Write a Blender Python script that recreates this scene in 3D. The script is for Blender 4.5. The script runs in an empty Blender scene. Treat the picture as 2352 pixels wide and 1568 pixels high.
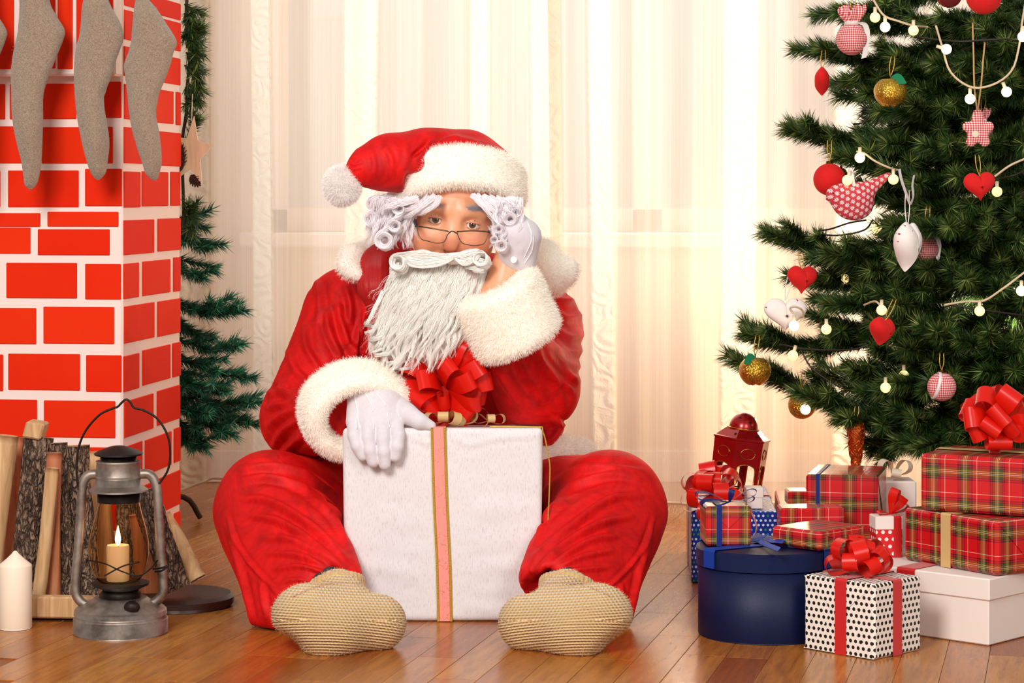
import bpy, math, random
import numpy as np
from mathutils import Vector, Matrix

# ---------------------------------------------------------------- camera, world, lights, exposure
SC = bpy.context.scene
COL = SC.collection
FPX, HOR, CX, CAMH = 5550.0, 450.0, 1176.0, 0.71      # focal length in pixels, horizon row, centre column, eye height
cam_data = bpy.data.cameras.new('camera')
cam = bpy.data.objects.new('camera', cam_data)
COL.objects.link(cam)
cam.location = (0, 0, CAMH)
cam.rotation_euler = (math.pi / 2, 0, 0)
cam_data.sensor_width = 36.0
cam_data.lens = FPX / 2352 * 36.0
cam_data.shift_y = -(784 - HOR) / 2352
cam_data.clip_start = 0.05
SC.camera = cam
SC.view_settings.view_transform = 'Standard'
SC.view_settings.look = 'None'
SC.view_settings.exposure = 0.0
SC.view_settings.gamma = 1.0
SC.view_settings.use_curve_mapping = False
SC.cycles.max_bounces = 14
SC.cycles.diffuse_bounces = 7
SC.cycles.transmission_bounces = 12
SC.cycles.transparent_max_bounces = 16

world = bpy.data.worlds.new('world')
SC.world = world
world.use_nodes = True
world.node_tree.nodes['Background'].inputs[0].default_value = (1.0, 0.95, 0.9, 1)
world.node_tree.nodes['Background'].inputs[1].default_value = 0.40


def area_light(name, loc, target, size, power, color, size_y=None):
    d = bpy.data.lights.new(name, 'AREA')
    d.energy = power
    d.color = color
    d.size = size
    if size_y:
        d.shape = 'RECTANGLE'
        d.size_y = size_y
    o = bpy.data.objects.new(name, d)
    COL.objects.link(o)
    o.location = loc
    o.rotation_euler = (Vector(target) - Vector(loc)).to_track_quat('-Z', 'Y').to_euler()
    return o


def point_light(name, loc, power, color, radius):
    d = bpy.data.lights.new(name, 'POINT')
    d.energy = power
    d.color = color
    d.shadow_soft_size = radius
    o = bpy.data.objects.new(name, d)
    COL.objects.link(o)
    o.location = loc
    return o


area_light('key_softbox', (-1.0, 1.1, 1.95), (-0.1, 4.3, 0.45), 0.9, 94, (1.0, 0.96, 0.92))
area_light('fill_softbox', (1.5, 1.2, 1.6), (0.2, 4.4, 0.4), 1.2, 33, (1.0, 0.96, 0.92))
area_light('window_daylight', (0.30, 5.93, 1.25), (0.25, 4.0, 1.2), 1.6, 25, (0.97, 0.98, 1.0), 1.7)
point_light('lamp_behind_tree', (1.0, 5.0, 0.53), 16, (1.0, 0.82, 0.55), 0.025)
point_light('added_tree_glow', (0.92, 4.62, 0.50), 2.2, (1.0, 0.84, 0.58), 0.012)  # unseen light added among the boughs to brighten the needles
point_light('lamp_behind_gifts', (0.62, 5.08, 0.30), 3.2, (1.0, 0.72, 0.38), 0.02)
point_light('lamp_right_of_chimney', (0.40, 5.18, 0.55), 1.2, (1.0, 0.75, 0.42), 0.015)

# ---------------------------------------------------------------- helpers
RNG = np.random.default_rng(7)
random.seed(7)
ORG = {}


def P(px, py, d):
    """World point seen at pixel (px, py) of the 2352x1568 photograph at distance d."""
    return np.array([(px - CX) / FPX * d, d, CAMH + (HOR - py) / FPX * d])


def PF(px, py):
    """Floor point seen at a pixel."""
    d = CAMH * FPX / (py - HOR)
    return np.array([(px - CX) / FPX * d, d, 0.0])


def PZ(px, py, z):
    """Point at height z seen at a pixel below the horizon."""
    d = (CAMH - z) * FPX / (py - HOR)
    return np.array([(px - CX) / FPX * d, d, z])


def px2m(r, d):
    return r * d / FPX


def lin(c):
    """sRGB hex or 0-255 triple to linear rgba."""
    if isinstance(c, str):
        c = c.lstrip('#')
        c = tuple(int(c[i:i + 2], 16) for i in (0, 2, 4))
    r = []
    for v in c[:3]:
        v = v / 255.0
        r.append(v / 12.92 if v <= 0.04045 else ((v + 0.055) / 1.055) ** 2.4)
    return (*r, 1.0)


def unit(v):
    v = np.asarray(v, float)
    return v / (np.linalg.norm(v, axis=-1, keepdims=True) + 1e-12)


def tag(o, label=None, cat=None, group=None, kind=None):
    if label: o['label'] = label
    if cat: o['category'] = cat
    if group: o['group'] = group
    if kind: o['kind'] = kind
    return o


def thing(name, label, cat, loc, group=None):
    o = bpy.data.objects.new(name, None)
    COL.objects.link(o)
    o.empty_display_size = 0.03
    o.location = tuple(float(x) for x in loc)
    ORG[o.name] = np.array(loc, float)
    return tag(o, label, cat, group)


def raw_mesh(name, V, faces, mats, smooth=True, uv=None, attrs=None, mat_idx=None):
    """faces: list of (n,k) arrays (k = 3 or 4) or lists of index tuples."""
    me = bpy.data.meshes.new(name)
    V = np.asarray(V, np.float32)
    if isinstance(faces, np.ndarray):
        faces = [faces]
    if len(faces) and not isinstance(faces[0], np.ndarray):
        loops = np.concatenate([np.asarray(f, np.int32) for f in faces])
        totals = np.array([len(f) for f in faces], np.int32)
    else:
        loops = np.concatenate([f.reshape(-1) for f in faces]).astype(np.int32)
        totals = np.concatenate([np.full(len(f), f.shape[1], np.int32) for f in faces])
    starts = np.concatenate([[0], np.cumsum(totals)[:-1]]).astype(np.int32)
    me.vertices.add(len(V))
    me.vertices.foreach_set('co', V.reshape(-1))
    me.loops.add(len(loops))
    me.loops.foreach_set('vertex_index', loops)
    me.polygons.add(len(totals))
    me.polygons.foreach_set('loop_start', starts)
    me.polygons.foreach_set('loop_total', totals)
    if mat_idx is not None:
        me.polygons.foreach_set('material_index', np.asarray(mat_idx, np.int32))
    me.update(calc_edges=True)
    me.polygons.foreach_set('use_smooth', np.full(len(totals), bool(smooth)))
    if uv is not None:
        l = me.uv_layers.new(name='UVMap')
        l.data.foreach_set('uv', np.asarray(uv, np.float32).reshape(-1))
    for k, a in (attrs or {}).items():
        at = me.attributes.new(k, 'FLOAT_VECTOR' if a.ndim == 2 else 'FLOAT', 'POINT')
        at.data.foreach_set('vector' if a.ndim == 2 else 'value', np.asarray(a, np.float32).reshape(-1))
    for m in (mats if isinstance(mats, (list, tuple)) else [mats]):
        me.materials.append(m)
    me.validate(verbose=False)
    return me


def part(name, V, faces, mat, parent, smooth=True, **kw):
    """World-space vertices -> a mesh object under parent (part or sub-part)."""
    off = ORG[parent.name]
    me = raw_mesh(name, np.asarray(V) - off, faces, mat, smooth, **kw)
    o = bpy.data.objects.new(name, me)
    COL.objects.link(o)
    o.parent = parent
    ORG[o.name] = off
    return o


def solo(name, V, faces, mat, label, cat, loc=None, group=None, smooth=True, kind=None, **kw):
    """A thing that is one mesh; its children can be added with part()."""
    V = np.asarray(V, float)
    if loc is None:
        loc = np.array([V[:, 0].mean(), V[:, 1].mean(), V[:, 2].min()])
    me = raw_mesh(name, V - loc, faces, mat, smooth, **kw)
    o = bpy.data.objects.new(name, me)
    COL.objects.link(o)
    o.location = tuple(float(x) for x in loc)
    ORG[o.name] = np.array(loc, float)
    return tag(o, label, cat, group, kind)


def structure(name, V, faces, mat, parent=None, smooth=False, **kw):
    if parent is not None:
        return part(name, V, faces, mat, parent, smooth, **kw)
    return solo(name, V, faces, mat, None, None, smooth=smooth, kind='structure', **kw)


class MB:
    """Collects shapes into one mesh."""
    def __init__(s):
        s.V, s.F, s.n = [], [], 0

    def add(s, vf):
        V, F = vf[0], vf[1]
        if isinstance(F, np.ndarray):
            F = [F]
        if len(F) and not isinstance(F[0], np.ndarray):
            for f in F:
                s.F.append(np.asarray([f], np.int64) + s.n)
        else:
            for f in F:
                s.F.append(np.asarray(f, np.int64) + s.n)
        s.V.append(np.asarray(V, float))
        s.n += len(V)
        return s

    def get(s):
        return np.concatenate(s.V), s.F


def grid_faces(nu, nv, cu=False, cv=False):
    i = np.arange(nu if cu else nu - 1)
    j = np.arange(nv if cv else nv - 1)
    I, J = np.meshgrid(i, j, indexing='ij')
    I2, J2 = (I + 1) % nu, (J + 1) % nv
    return np.stack([I * nv + J, I2 * nv + J, I2 * nv + J2, I * nv + J2], -1).reshape(-1, 4)


def frames(path):
    path = np.asarray(path, float)
    T = unit(np.gradient(path, axis=0))
    ref = np.array([0, 0, 1.0]) if abs(T[0][2]) < 0.9 else np.array([1.0, 0, 0])
    A = np.zeros_like(path)
    a = unit(ref - T[0] * np.dot(ref, T[0]))
    for i in range(len(path)):
        a = unit(a - T[i] * np.dot(a, T[i]))
        A[i] = a
    return T, A, np.cross(T, A)


def tube(path, r, seg=8, cap=True, flat=1.0):
    path = np.asarray(path, float)
    n = len(path)
    r = np.broadcast_to(np.asarray(r, float), (n,))
    T, A, B = frames(path)
    th = np.linspace(0, 2 * np.pi, seg, endpoint=False)
    ring = np.cos(th)[None, :, None] * A[:, None] + flat * np.sin(th)[None, :, None] * B[:, None]
    V = (path[:, None] + ring * r[:, None, None]).reshape(-1, 3)
    F = [grid_faces(n, seg, cv=True)]
    if cap:
        V = np.vstack([V, path[:1], path[-1:]])
        k = np.arange(seg)
        F.append(np.stack([np.full(seg, n * seg), (k + 1) % seg, k], -1))
        F.append(np.stack([np.full(seg, n * seg + 1), (n - 1) * seg + k, (n - 1) * seg + (k + 1) % seg], -1))
    return V, F


def smooth_path(pts, n=40):
    """Catmull-Rom through points."""
    p = np.asarray(pts, float)
    if len(p) == 2:
        return p[0] + (p[1] - p[0]) * np.linspace(0, 1, n)[:, None]
    q = np.vstack([2 * p[0] - p[1], p, 2 * p[-1] - p[-2]])
    t = np.linspace(0, len(p) - 1, n)
    i = np.minimum(t.astype(int), len(p) - 2)
    u = (t - i)[:, None]
    a, b, c, d = q[i], q[i + 1], q[i + 2], q[i + 3]
    return 0.5 * ((2 * b) + (-a + c) * u + (2 * a - 5 * b + 4 * c - d) * u ** 2 + (-a + 3 * b - 3 * c + d) * u ** 3)


def lathe(prof, center, seg=40, axis_tilt=None, cap=True):
    """prof: list of (r, z) bottom to top, about the vertical axis through center."""
    prof = np.asarray(prof, float)
    if len(prof) > 3 and np.allclose(prof[0], prof[-1]) is False or len(prof) < 40:
        q = [prof[0]]
        for i in range(1, len(prof) - 1):      # crisp rims: double the ring where the profile turns sharply
            a, b = prof[i] - prof[i - 1], prof[i + 1] - prof[i]
            c = a @ b / (np.linalg.norm(a) * np.linalg.norm(b) + 1e-12)
            q.append(prof[i])
            if c < 0.80:
                q.append(prof[i])
        q.append(prof[-1])
        prof = np.array(q)
    th = np.linspace(0, 2 * np.pi, seg, endpoint=False)
    V = np.stack([prof[:, 0][:, None] * np.cos(th), prof[:, 0][:, None] * np.sin(th), np.broadcast_to(prof[:, 1][:, None], (len(prof), seg))], -1).reshape(-1, 3)
    F = [grid_faces(len(prof), seg, cv=True)[:, ::-1]]
    F[0] = F[0][:, ::-1] if False else F[0]
    if cap:
        k = np.arange(seg)
        n = len(prof)
        V = np.vstack([V, [[0, 0, prof[0, 1]], [0, 0, prof[-1, 1]]]])
        F.append(np.stack([np.full(seg, n * seg), k, (k + 1) % seg][::1], -1)[:, [0, 2, 1]])
        F.append(np.stack([np.full(seg, n * seg + 1), (n - 1) * seg + k, (n - 1) * seg + (k + 1) % seg], -1))
    if axis_tilt is not None:
        V = V @ axis_tilt.T
    return V + np.asarray(center), F


def rot(axis, ang):
    return np.array(Matrix.Rotation(ang, 3, axis))


def sphere(c, r, nu=20, nv=12, scale=(1, 1, 1)):
    z = np.linspace(-1, 1, nv)
    th = np.linspace(-np.pi / 2, np.pi / 2, nv)
    prof = np.stack([np.maximum(np.cos(th), 1e-4) * r, np.sin(th) * r], -1)
    V, F = lathe(prof, (0, 0, 0), nu)
    return V * np.asarray(scale) + np.asarray(c), F


def box_vf(o, u, v, w, bev=0.0):
    """Box from corner o with edge vectors u (x-ish), v (depth), w (up). Bevelled by bev metres. Returns V, F, uv (metres per face)."""
    o, u, v, w = (np.asarray(a, float) for a in (o, u, v, w))
    L = [np.linalg.norm(a) for a in (u, v, w)]
    e = [u / L[0], v / L[1], w / L[2]]
    V, F, UV = [], [], []
    idx = {}
    b = min(bev, min(L) * 0.45)

    def vid(s, ax):
        # corner s (0/1 per axis) belonging to the face along axis ax
        key = (s, ax)
        if key not in idx:
            p = o.copy()
            for k in range(3):
                d = s[k] * L[k]
                if k != ax and b > 0:
                    d += b if s[k] == 0 else -b
                p = p + e[k] * d
            idx[key] = len(V)
            V.append(p)
        return idx[key]

    def coords(p, ax):
        q = p - o
        c = [q @ e[0], q @ e[1], q @ e[2]]
        k = [i for i in range(3) if i != ax]
        return (c[k[0]], c[k[1]])

    def face(ids, ax):
        pts = [V[i] for i in ids]
        n = np.cross(pts[1] - pts[0], pts[2] - pts[0])
        cen = o + (u + v + w) / 2
        if np.dot(n, np.mean(pts, 0) - cen) < 0:
            ids = ids[::-1]
        F.append(tuple(ids))
        UV.extend(coords(V[i], ax) for i in ids)

    for ax in range(3):
        a, c = [k for k in range(3) if k != ax]
        for sv in (0, 1):
            ids = []
            for sa, sc in ((0, 0), (1, 0), (1, 1), (0, 1)):
                s = [0, 0, 0]; s[ax] = sv; s[a] = sa; s[c] = sc
                ids.append(vid(tuple(s), ax))
            face(ids, ax)
    if b > 0:
        for ax in range(3):  # edges along ax
            a, c = [k for k in range(3) if k != ax]
            for sa in (0, 1):
                for sc in (0, 1):
                    s0 = [0, 0, 0]; s0[a] = sa; s0[c] = sc
                    s1 = list(s0); s1[ax] = 1
                    s0, s1 = tuple(s0), tuple(s1)
                    face([vid(s0, a), vid(s1, a), vid(s1, c), vid(s0, c)], a)
        for s in [(i, j, k) for i in (0, 1) for j in (0, 1) for k in (0, 1)]:
            face([vid(s, 0), vid(s, 1), vid(s, 2)], 0)
    return np.array(V), F, np.array(UV)


def strands(paths, r0, r1, sides=3, taper=1.0):
    """paths (N,K,3): thin tapered tubes (sides >= 3) or ribbons (sides = 2)."""
    paths = np.asarray(paths, float)
    N, K, _ = paths.shape
    T = unit(np.gradient(paths, axis=1))
    ref = unit(RNG.normal(size=(N, 1, 3)))
    A = unit(np.cross(T, ref))
    B = np.cross(T, A)
    t = np.linspace(0, 1, K) ** taper
    r0 = np.broadcast_to(np.asarray(r0, float), (N,))
    rad = (r0[:, None] * (1 - t) + r1 * t)[..., None]
    th = np.linspace(0, 2 * np.pi, sides, endpoint=False) if sides > 2 else np.array([0, np.pi])
    ring = [paths + (np.cos(a) * A + np.sin(a) * B) * rad for a in th]
    V = np.stack(ring, 2).reshape(-1, 3)
    base = (np.arange(N) * K * sides)[:, None]
    g = grid_faces(K, sides, cv=sides > 2)
    F = (base[:, :, None] + g[None]).reshape(-1, 4)
    return V, [F]


# ---- signed distance fields and surface nets
def sd_cap(p, a, b, ra, rb=None):
    rb = ra if rb is None else rb
    a = np.asarray(a, np.float32); b = np.asarray(b, np.float32)
    ba = b - a
    L = float(ba @ ba) + 1e-12
    x, y, z = p[0] - a[0], p[1] - a[1], p[2] - a[2]
    t = np.clip((x * ba[0] + y * ba[1] + z * ba[2]) / L, 0, 1)
    return np.sqrt((x - t * ba[0]) ** 2 + (y - t * ba[1]) ** 2 + (z - t * ba[2]) ** 2) - (ra + t * (rb - ra))


def sd_ell(p, c, r, R=None):
    x, y, z = p[0] - np.float32(c[0]), p[1] - np.float32(c[1]), p[2] - np.float32(c[2])
    if R is not None:
        R = np.asarray(R, np.float32)
        x, y, z = (R[0, i] * x + R[1, i] * y + R[2, i] * z for i in range(3))
    k0 = np.sqrt((x / r[0]) ** 2 + (y / r[1]) ** 2 + (z / r[2]) ** 2)
    k1 = np.sqrt((x / r[0] ** 2) ** 2 + (y / r[1] ** 2) ** 2 + (z / r[2] ** 2) ** 2) + 1e-9
    return k0 * (k0 - 1) / k1


def smin(a, b, k):
    h = np.maximum(k - np.abs(a - b), 0) / k
    return np.minimum(a, b) - h * h * k * 0.25


def smax(a, b, k):
    return -smin(-a, -b, k)


def grid(lo, hi, h):
    ax = [np.arange(lo[i], hi[i] + h, h, dtype=np.float32) for i in range(3)]
    return ax, (ax[0][:, None, None], ax[1][None, :, None], ax[2][None, None, :])


def surface_nets(f, ax, smooth=2):
    """Isosurface f = 0 on a rectilinear grid -> V, quads."""
    s = f < 0
    n = np.array(f.shape)
    cnt = np.zeros(n - 1, np.int8)
    for i in (0, 1):
        for j in (0, 1):
            for k in (0, 1):
                cnt += s[i:n[0] - 1 + i, j:n[1] - 1 + j, k:n[2] - 1 + k]
    mix = (cnt > 0) & (cnt < 8)
    I, J, K = np.nonzero(mix)
    vid = np.full(n - 1, -1, np.int64)
    vid[I, J, K] = np.arange(len(I))
    acc = np.zeros((len(I), 3)); num = np.zeros(len(I))
    for a in range(3):
        b, c = [q for q in range(3) if q != a]
        for ob in (0, 1):
            for oc in (0, 1):
                o0 = [0, 0, 0]; o0[b] = ob; o0[c] = oc
                o1 = list(o0); o1[a] = 1
                f0 = f[I + o0[0], J + o0[1], K + o0[2]]
                f1 = f[I + o1[0], J + o1[1], K + o1[2]]
                m = (f0 < 0) != (f1 < 0)
                t = np.where(m, f0 / np.where(m, f0 - f1, 1), 0)
                q = [I + o0[0], J + o0[1], K + o0[2]]
                p = np.stack([ax[d][q[d]] for d in range(3)], -1).astype(float)
                step = ax[a][q[a] + 1] - ax[a][q[a]]
                p[:, a] += t * step
                acc[m] += p[m]; num[m] += 1
    V = acc / num[:, None]
    F = []
    for a in range(3):
        b, c = (a + 1) % 3, (a + 2) % 3
        sl0 = [slice(None)] * 3; sl1 = [slice(None)] * 3
        sl0[a] = slice(0, -1); sl1[a] = slice(1, None)
        for q in (b, c):
            sl0[q] = slice(1, -1); sl1[q] = slice(1, -1)
        e0, e1 = s[tuple(sl0)], s[tuple(sl1)]
        idx = np.stack(np.nonzero(e0 != e1), -1)
        flip = e0[tuple(idx.T)]
        idx[:, b] += 1; idx[:, c] += 1
        def cell(db, dc):
            q = idx.copy(); q[:, b] -= db; q[:, c] -= dc
            return vid[q[:, 0], q[:, 1], q[:, 2]]
        quad = np.stack([cell(1, 1), cell(0, 1), cell(0, 0), cell(1, 0)], -1)
        quad[~flip] = quad[~flip][:, ::-1]
        F.append(quad)
    F = np.concatenate(F)
    F = F[(F >= 0).all(1)]
    for _ in range(smooth):
        V = laplace(V, F)
    return V, F


def laplace(V, F, w=0.5):
    a = F.reshape(-1); b = np.roll(F, -1, 1).reshape(-1)
    n = np.bincount(a, minlength=len(V)) + np.bincount(b, minlength=len(V)) + 1e-9
    out = np.empty_like(V)
    for d in range(3):
        out[:, d] = (np.bincount(a, V[b, d], len(V)) + np.bincount(b, V[a, d], len(V))) / n
    return V * (1 - w) + out * w


def vnormals(V, F):
    if isinstance(F, list):
        F = np.concatenate([f if f.shape[1] == 4 else np.concatenate([f, f[:, :1]], 1) for f in F])
    n = np.cross(V[F[:, 2]] - V[F[:, 0]], V[F[:, 3]] - V[F[:, 1]])
    N = np.zeros_like(V)
    for k in range(4):
        for d in range(3):
            N[:, d] += np.bincount(F[:, k], n[:, d], len(V))
    return unit(N)


def subdiv(V, F, sm=1):
    """Split every quad in four."""
    e = np.sort(np.stack([F, np.roll(F, -1, 1)], -1).reshape(-1, 2), 1)
    key = e[:, 0] * np.int64(len(V)) + e[:, 1]
    u, inv = np.unique(key, return_inverse=True)
    ev = (V[u // len(V)] + V[u % len(V)]) / 2
    fc = V[F].mean(1)
    n0, n1 = len(V), len(V) + len(u)
    m = n0 + inv.reshape(-1, 4)
    c = n1 + np.arange(len(F))
    Fn = np.concatenate([np.stack([F[:, k], m[:, k], c, m[:, k - 1]], -1) for k in range(4)])
    Vn = np.concatenate([V, ev, fc])
    for _ in range(sm):
        Vn = laplace(Vn, Fn)
    return Vn, Fn


def to_px(V):
    return np.stack([CX + V[:, 0] / V[:, 1] * FPX, HOR - (V[:, 2] - CAMH) / V[:, 1] * FPX], -1)


def poly_dist(q, pts):
    """Distance of points q to a polyline and the parameter along it (0..1)."""
    pts = np.asarray(pts, float)
    seg = np.linalg.norm(np.diff(pts, axis=0), axis=1)
    cum = np.concatenate([[0], np.cumsum(seg)]) / seg.sum()
    best = np.full(len(q), 1e9); par = np.zeros(len(q))
    for i in range(len(pts) - 1):
        a, d = pts[i], pts[i + 1] - pts[i]
        t = np.clip(((q - a) @ d) / (d @ d), 0, 1)
        r = np.linalg.norm(q - a - t[:, None] * d, axis=1)
        m = r < best
        best[m] = r[m]; par[m] = (cum[i] + t * (cum[i + 1] - cum[i]))[m]
    return best, par


def fold(V, F, folds, front=True):
    """Raise creases in cloth: each fold = (polyline in pixels, half width px, height mm)."""
    N = vnormals(V, F)
    q = to_px(V)
    w = np.clip(-N[:, 1] * 1.6 + 0.5, 0, 1) if front else np.ones(len(V))
    disp = np.zeros(len(V))
    for line, hw, mm in folds:
        pts = smooth_path(np.array([(a, 0, b) for a, b in line], float), 12)[:, [0, 2]]
        lo, hi = pts.min(0) - 4 * hw, pts.max(0) + 4 * hw
        m = ((q > lo) & (q < hi)).all(1)
        if not m.any():
            continue
        d, t = poly_dist(q[m], pts)
        taper = np.clip(np.minimum(t, 1 - t) * 4, 0, 1) ** 0.7
        # asymmetric ridge with a valley beside it
        prof = np.exp(-(d / hw) ** 2) - 0.45 * np.exp(-((d - 1.9 * hw) / (0.9 * hw)) ** 2)
        disp[m] += prof * taper * mm * 0.001
    return V + N * (disp * w)[:, None]


def sample_surface(V, F, n, rng=RNG):
    if isinstance(F, list):
        F = np.concatenate([f if f.shape[1] == 4 else np.concatenate([f, f[:, :1]], 1) for f in F])
    N = vnormals(V, F)
    tri = np.concatenate([F[:, [0, 1, 2]], F[:, [0, 2, 3]]])
    a, b, c = V[tri[:, 0]], V[tri[:, 1]], V[tri[:, 2]]
    area = np.linalg.norm(np.cross(b - a, c - a), axis=1)
    i = rng.choice(len(tri), n, p=area / area.sum())
    u, v = rng.random(n), rng.random(n)
    m = u + v > 1
    u[m], v[m] = 1 - u[m], 1 - v[m]
    pts = a[i] + (b[i] - a[i]) * u[:, None] + (c[i] - a[i]) * v[:, None]
    nr = unit(N[tri[i, 0]] * (1 - u - v)[:, None] + N[tri[i, 1]] * u[:, None] + N[tri[i, 2]] * v[:, None])
    return pts, nr


def fur(V, F, n, length, width=0.0004, comb=(0, 0, -0.3), mess=0.45, K=3, keep=None):
    """Short fur over a surface: returns V, F, per-vertex surface normals."""
    pts, nr = sample_surface(V, F, n)
    if keep is not None:
        m = keep(pts, nr)
        pts, nr = pts[m], nr[m]
    n = len(pts)
    L = length * RNG.uniform(0.6, 1.15, n)
    clump = np.sin(pts * 190.0 + 3 * np.sin(pts[:, [1, 2, 0]] * 130.0))
    d0 = unit(nr + RNG.normal(size=(n, 3)) * mess * 0.5)
    d1 = unit(nr * 0.5 + np.asarray(comb) + RNG.normal(size=(n, 3)) * mess + clump * 0.10)
    t = np.linspace(0, 1, K)[None, :, None]
    paths = pts[:, None] - nr[:, None] * 0.001 + (d0[:, None] * t + (d1 - d0)[:, None] * t ** 2 * 0.7) * L[:, None, None]
    Vv, Ff = strands(paths, width, width * 0.25, sides=2)
    nrm = np.repeat(nr, K * 2, 0)
    return Vv, Ff, nrm


# ---- node materials
class NT:
    def __init__(s, name, color=None, rough=0.5, **inp):
        s.m = bpy.data.materials.new(name)
        s.m.use_nodes = True
        s.t = s.m.node_tree
        s.b = s.t.nodes['Principled BSDF']
        s.out = s.t.nodes['Material Output']
        if color is not None:
            s.set('Base Color', lin(color) if isinstance(color, str) or max(color) > 1.0 else color)
        s.set('Roughness', rough)
        for k, v in inp.items():
            s.set(k.replace('_', ' '), v)

    def set(s, key, v):
        sock = s.b.inputs[key]
        if isinstance(v, bpy.types.NodeSocket):
            s.t.links.new(v, sock)
        else:
            sock.default_value = v
        return s

    def n(s, typ, **props):
        nd = s.t.nodes.new(typ)
        for k, v in props.items():
            setattr(nd, k, v)
        return nd

    def plug(s, sock, v):
        if isinstance(v, bpy.types.NodeSocket):
            s.t.links.new(v, sock)
        elif v is not None:
            sock.default_value = v

    def math(s, op, a, b=None, c=None, clamp=False):
        nd = s.n('ShaderNodeMath', operation=op, use_clamp=clamp)
        for i, v in enumerate((a, b, c)):
            s.plug(nd.inputs[i], v)
        return nd.outputs[0]

    def vmath(s, op, a, b=None):
        nd = s.n('ShaderNodeVectorMath', operation=op)
        s.plug(nd.inputs[0], a)
        s.plug(nd.inputs[1], b)
        return nd.outputs[0]

    def mix(s, fac, a, b, blend='MIX'):
        nd = s.n('ShaderNodeMix', data_type='RGBA', blend_type=blend)
        s.plug(nd.inputs[0], fac)
        s.plug(nd.inputs[6], lin(a) if isinstance(a, (str,)) else a)
        s.plug(nd.inputs[7], lin(b) if isinstance(b, (str,)) else b)
        return nd.outputs[2]

    def coord(s, kind='Object'):
        return s.n('ShaderNodeTexCoord').outputs[kind]

    def mapping(s, vec, scale=(1, 1, 1), rotv=(0, 0, 0), loc=(0, 0, 0)):
        nd = s.n('ShaderNodeMapping')
        s.plug(nd.inputs[0], vec)
        nd.inputs['Scale'].default_value = scale
        nd.inputs['Rotation'].default_value = rotv
        nd.inputs['Location'].default_value = loc
        return nd.outputs[0]

    def noise(s, scale, detail=3, vec=None, rough=0.55, dist=0.0, color=False):
        nd = s.n('ShaderNodeTexNoise')
        s.plug(nd.inputs['Vector'], vec if vec is not None else s.coord())
        nd.inputs['Scale'].default_value = scale
        nd.inputs['Detail'].default_value = detail
        nd.inputs['Roughness'].default_value = rough
        nd.inputs['Distortion'].default_value = dist
        return nd.outputs[1 if color else 0]

    def voronoi(s, scale, vec=None, feature='F1', out='Distance', rnd=1.0):
        nd = s.n('ShaderNodeTexVoronoi', feature=feature)
        s.plug(nd.inputs['Vector'], vec if vec is not None else s.coord())
        nd.inputs['Scale'].default_value = scale
        nd.inputs['Randomness'].default_value = rnd
        return nd.outputs[out]

    def wave(s, scale, dist=0.0, vec=None, detail=2, dscale=1.0, direction='X', profile='SIN'):
        nd = s.n('ShaderNodeTexWave', bands_direction=direction, wave_profile=profile)
        s.plug(nd.inputs['Vector'], vec if vec is not None else s.coord())
        nd.inputs['Scale'].default_value = scale
        nd.inputs['Distortion'].default_value = dist
        nd.inputs['Detail'].default_value = detail
        nd.inputs['Detail Scale'].default_value = dscale
        return nd.outputs[1]

    def sep(s, vec):
        nd = s.n('ShaderNodeSeparateXYZ')
        s.plug(nd.inputs[0], vec)
        return nd.outputs

    def ramp(s, fac, stops, interp='LINEAR'):
        nd = s.n('ShaderNodeValToRGB')
        cr = nd.color_ramp
        cr.interpolation = interp
        while len(cr.elements) < len(stops):
            cr.elements.new(0.5)
        for e, (p, c) in zip(cr.elements, sorted(stops, key=lambda x: x[0])):
            e.position = p
            e.color = lin(c) if isinstance(c, str) else ((c, c, c, 1) if isinstance(c, (int, float)) else c)
        s.plug(nd.inputs[0], fac)
        return nd.outputs[0]

    def bump(s, height, strength=0.3, dist=0.001, normal=None):
        nd = s.n('ShaderNodeBump')
        nd.inputs['Strength'].default_value = strength
        nd.inputs['Distance'].default_value = dist
        s.plug(nd.inputs['Height'], height)
        if normal is not None:
            s.plug(nd.inputs['Normal'], normal)
        s.set('Normal', nd.outputs[0])
        return nd.outputs[0]

    def step(s, v, edge):
        return s.math('GREATER_THAN', v, edge)


def simple(name, color, rough=0.5, noise_amt=0.0, noise_scale=30, bump=0.0, bump_scale=200, **inp):
    t = NT(name, color, rough, **inp)
    if noise_amt:
        c = lin(color) if isinstance(color, str) else color
        dark = tuple(x * (1 - noise_amt) for x in c[:3]) + (1,)
        lite = tuple(min(1, x * (1 + noise_amt * 0.6)) for x in c[:3]) + (1,)
        t.set('Base Color', t.mix(t.noise(noise_scale, 4), dark, lite))
    if bump:
        t.bump(t.noise(bump_scale, 3), bump, 0.002)
    return t.m
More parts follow.
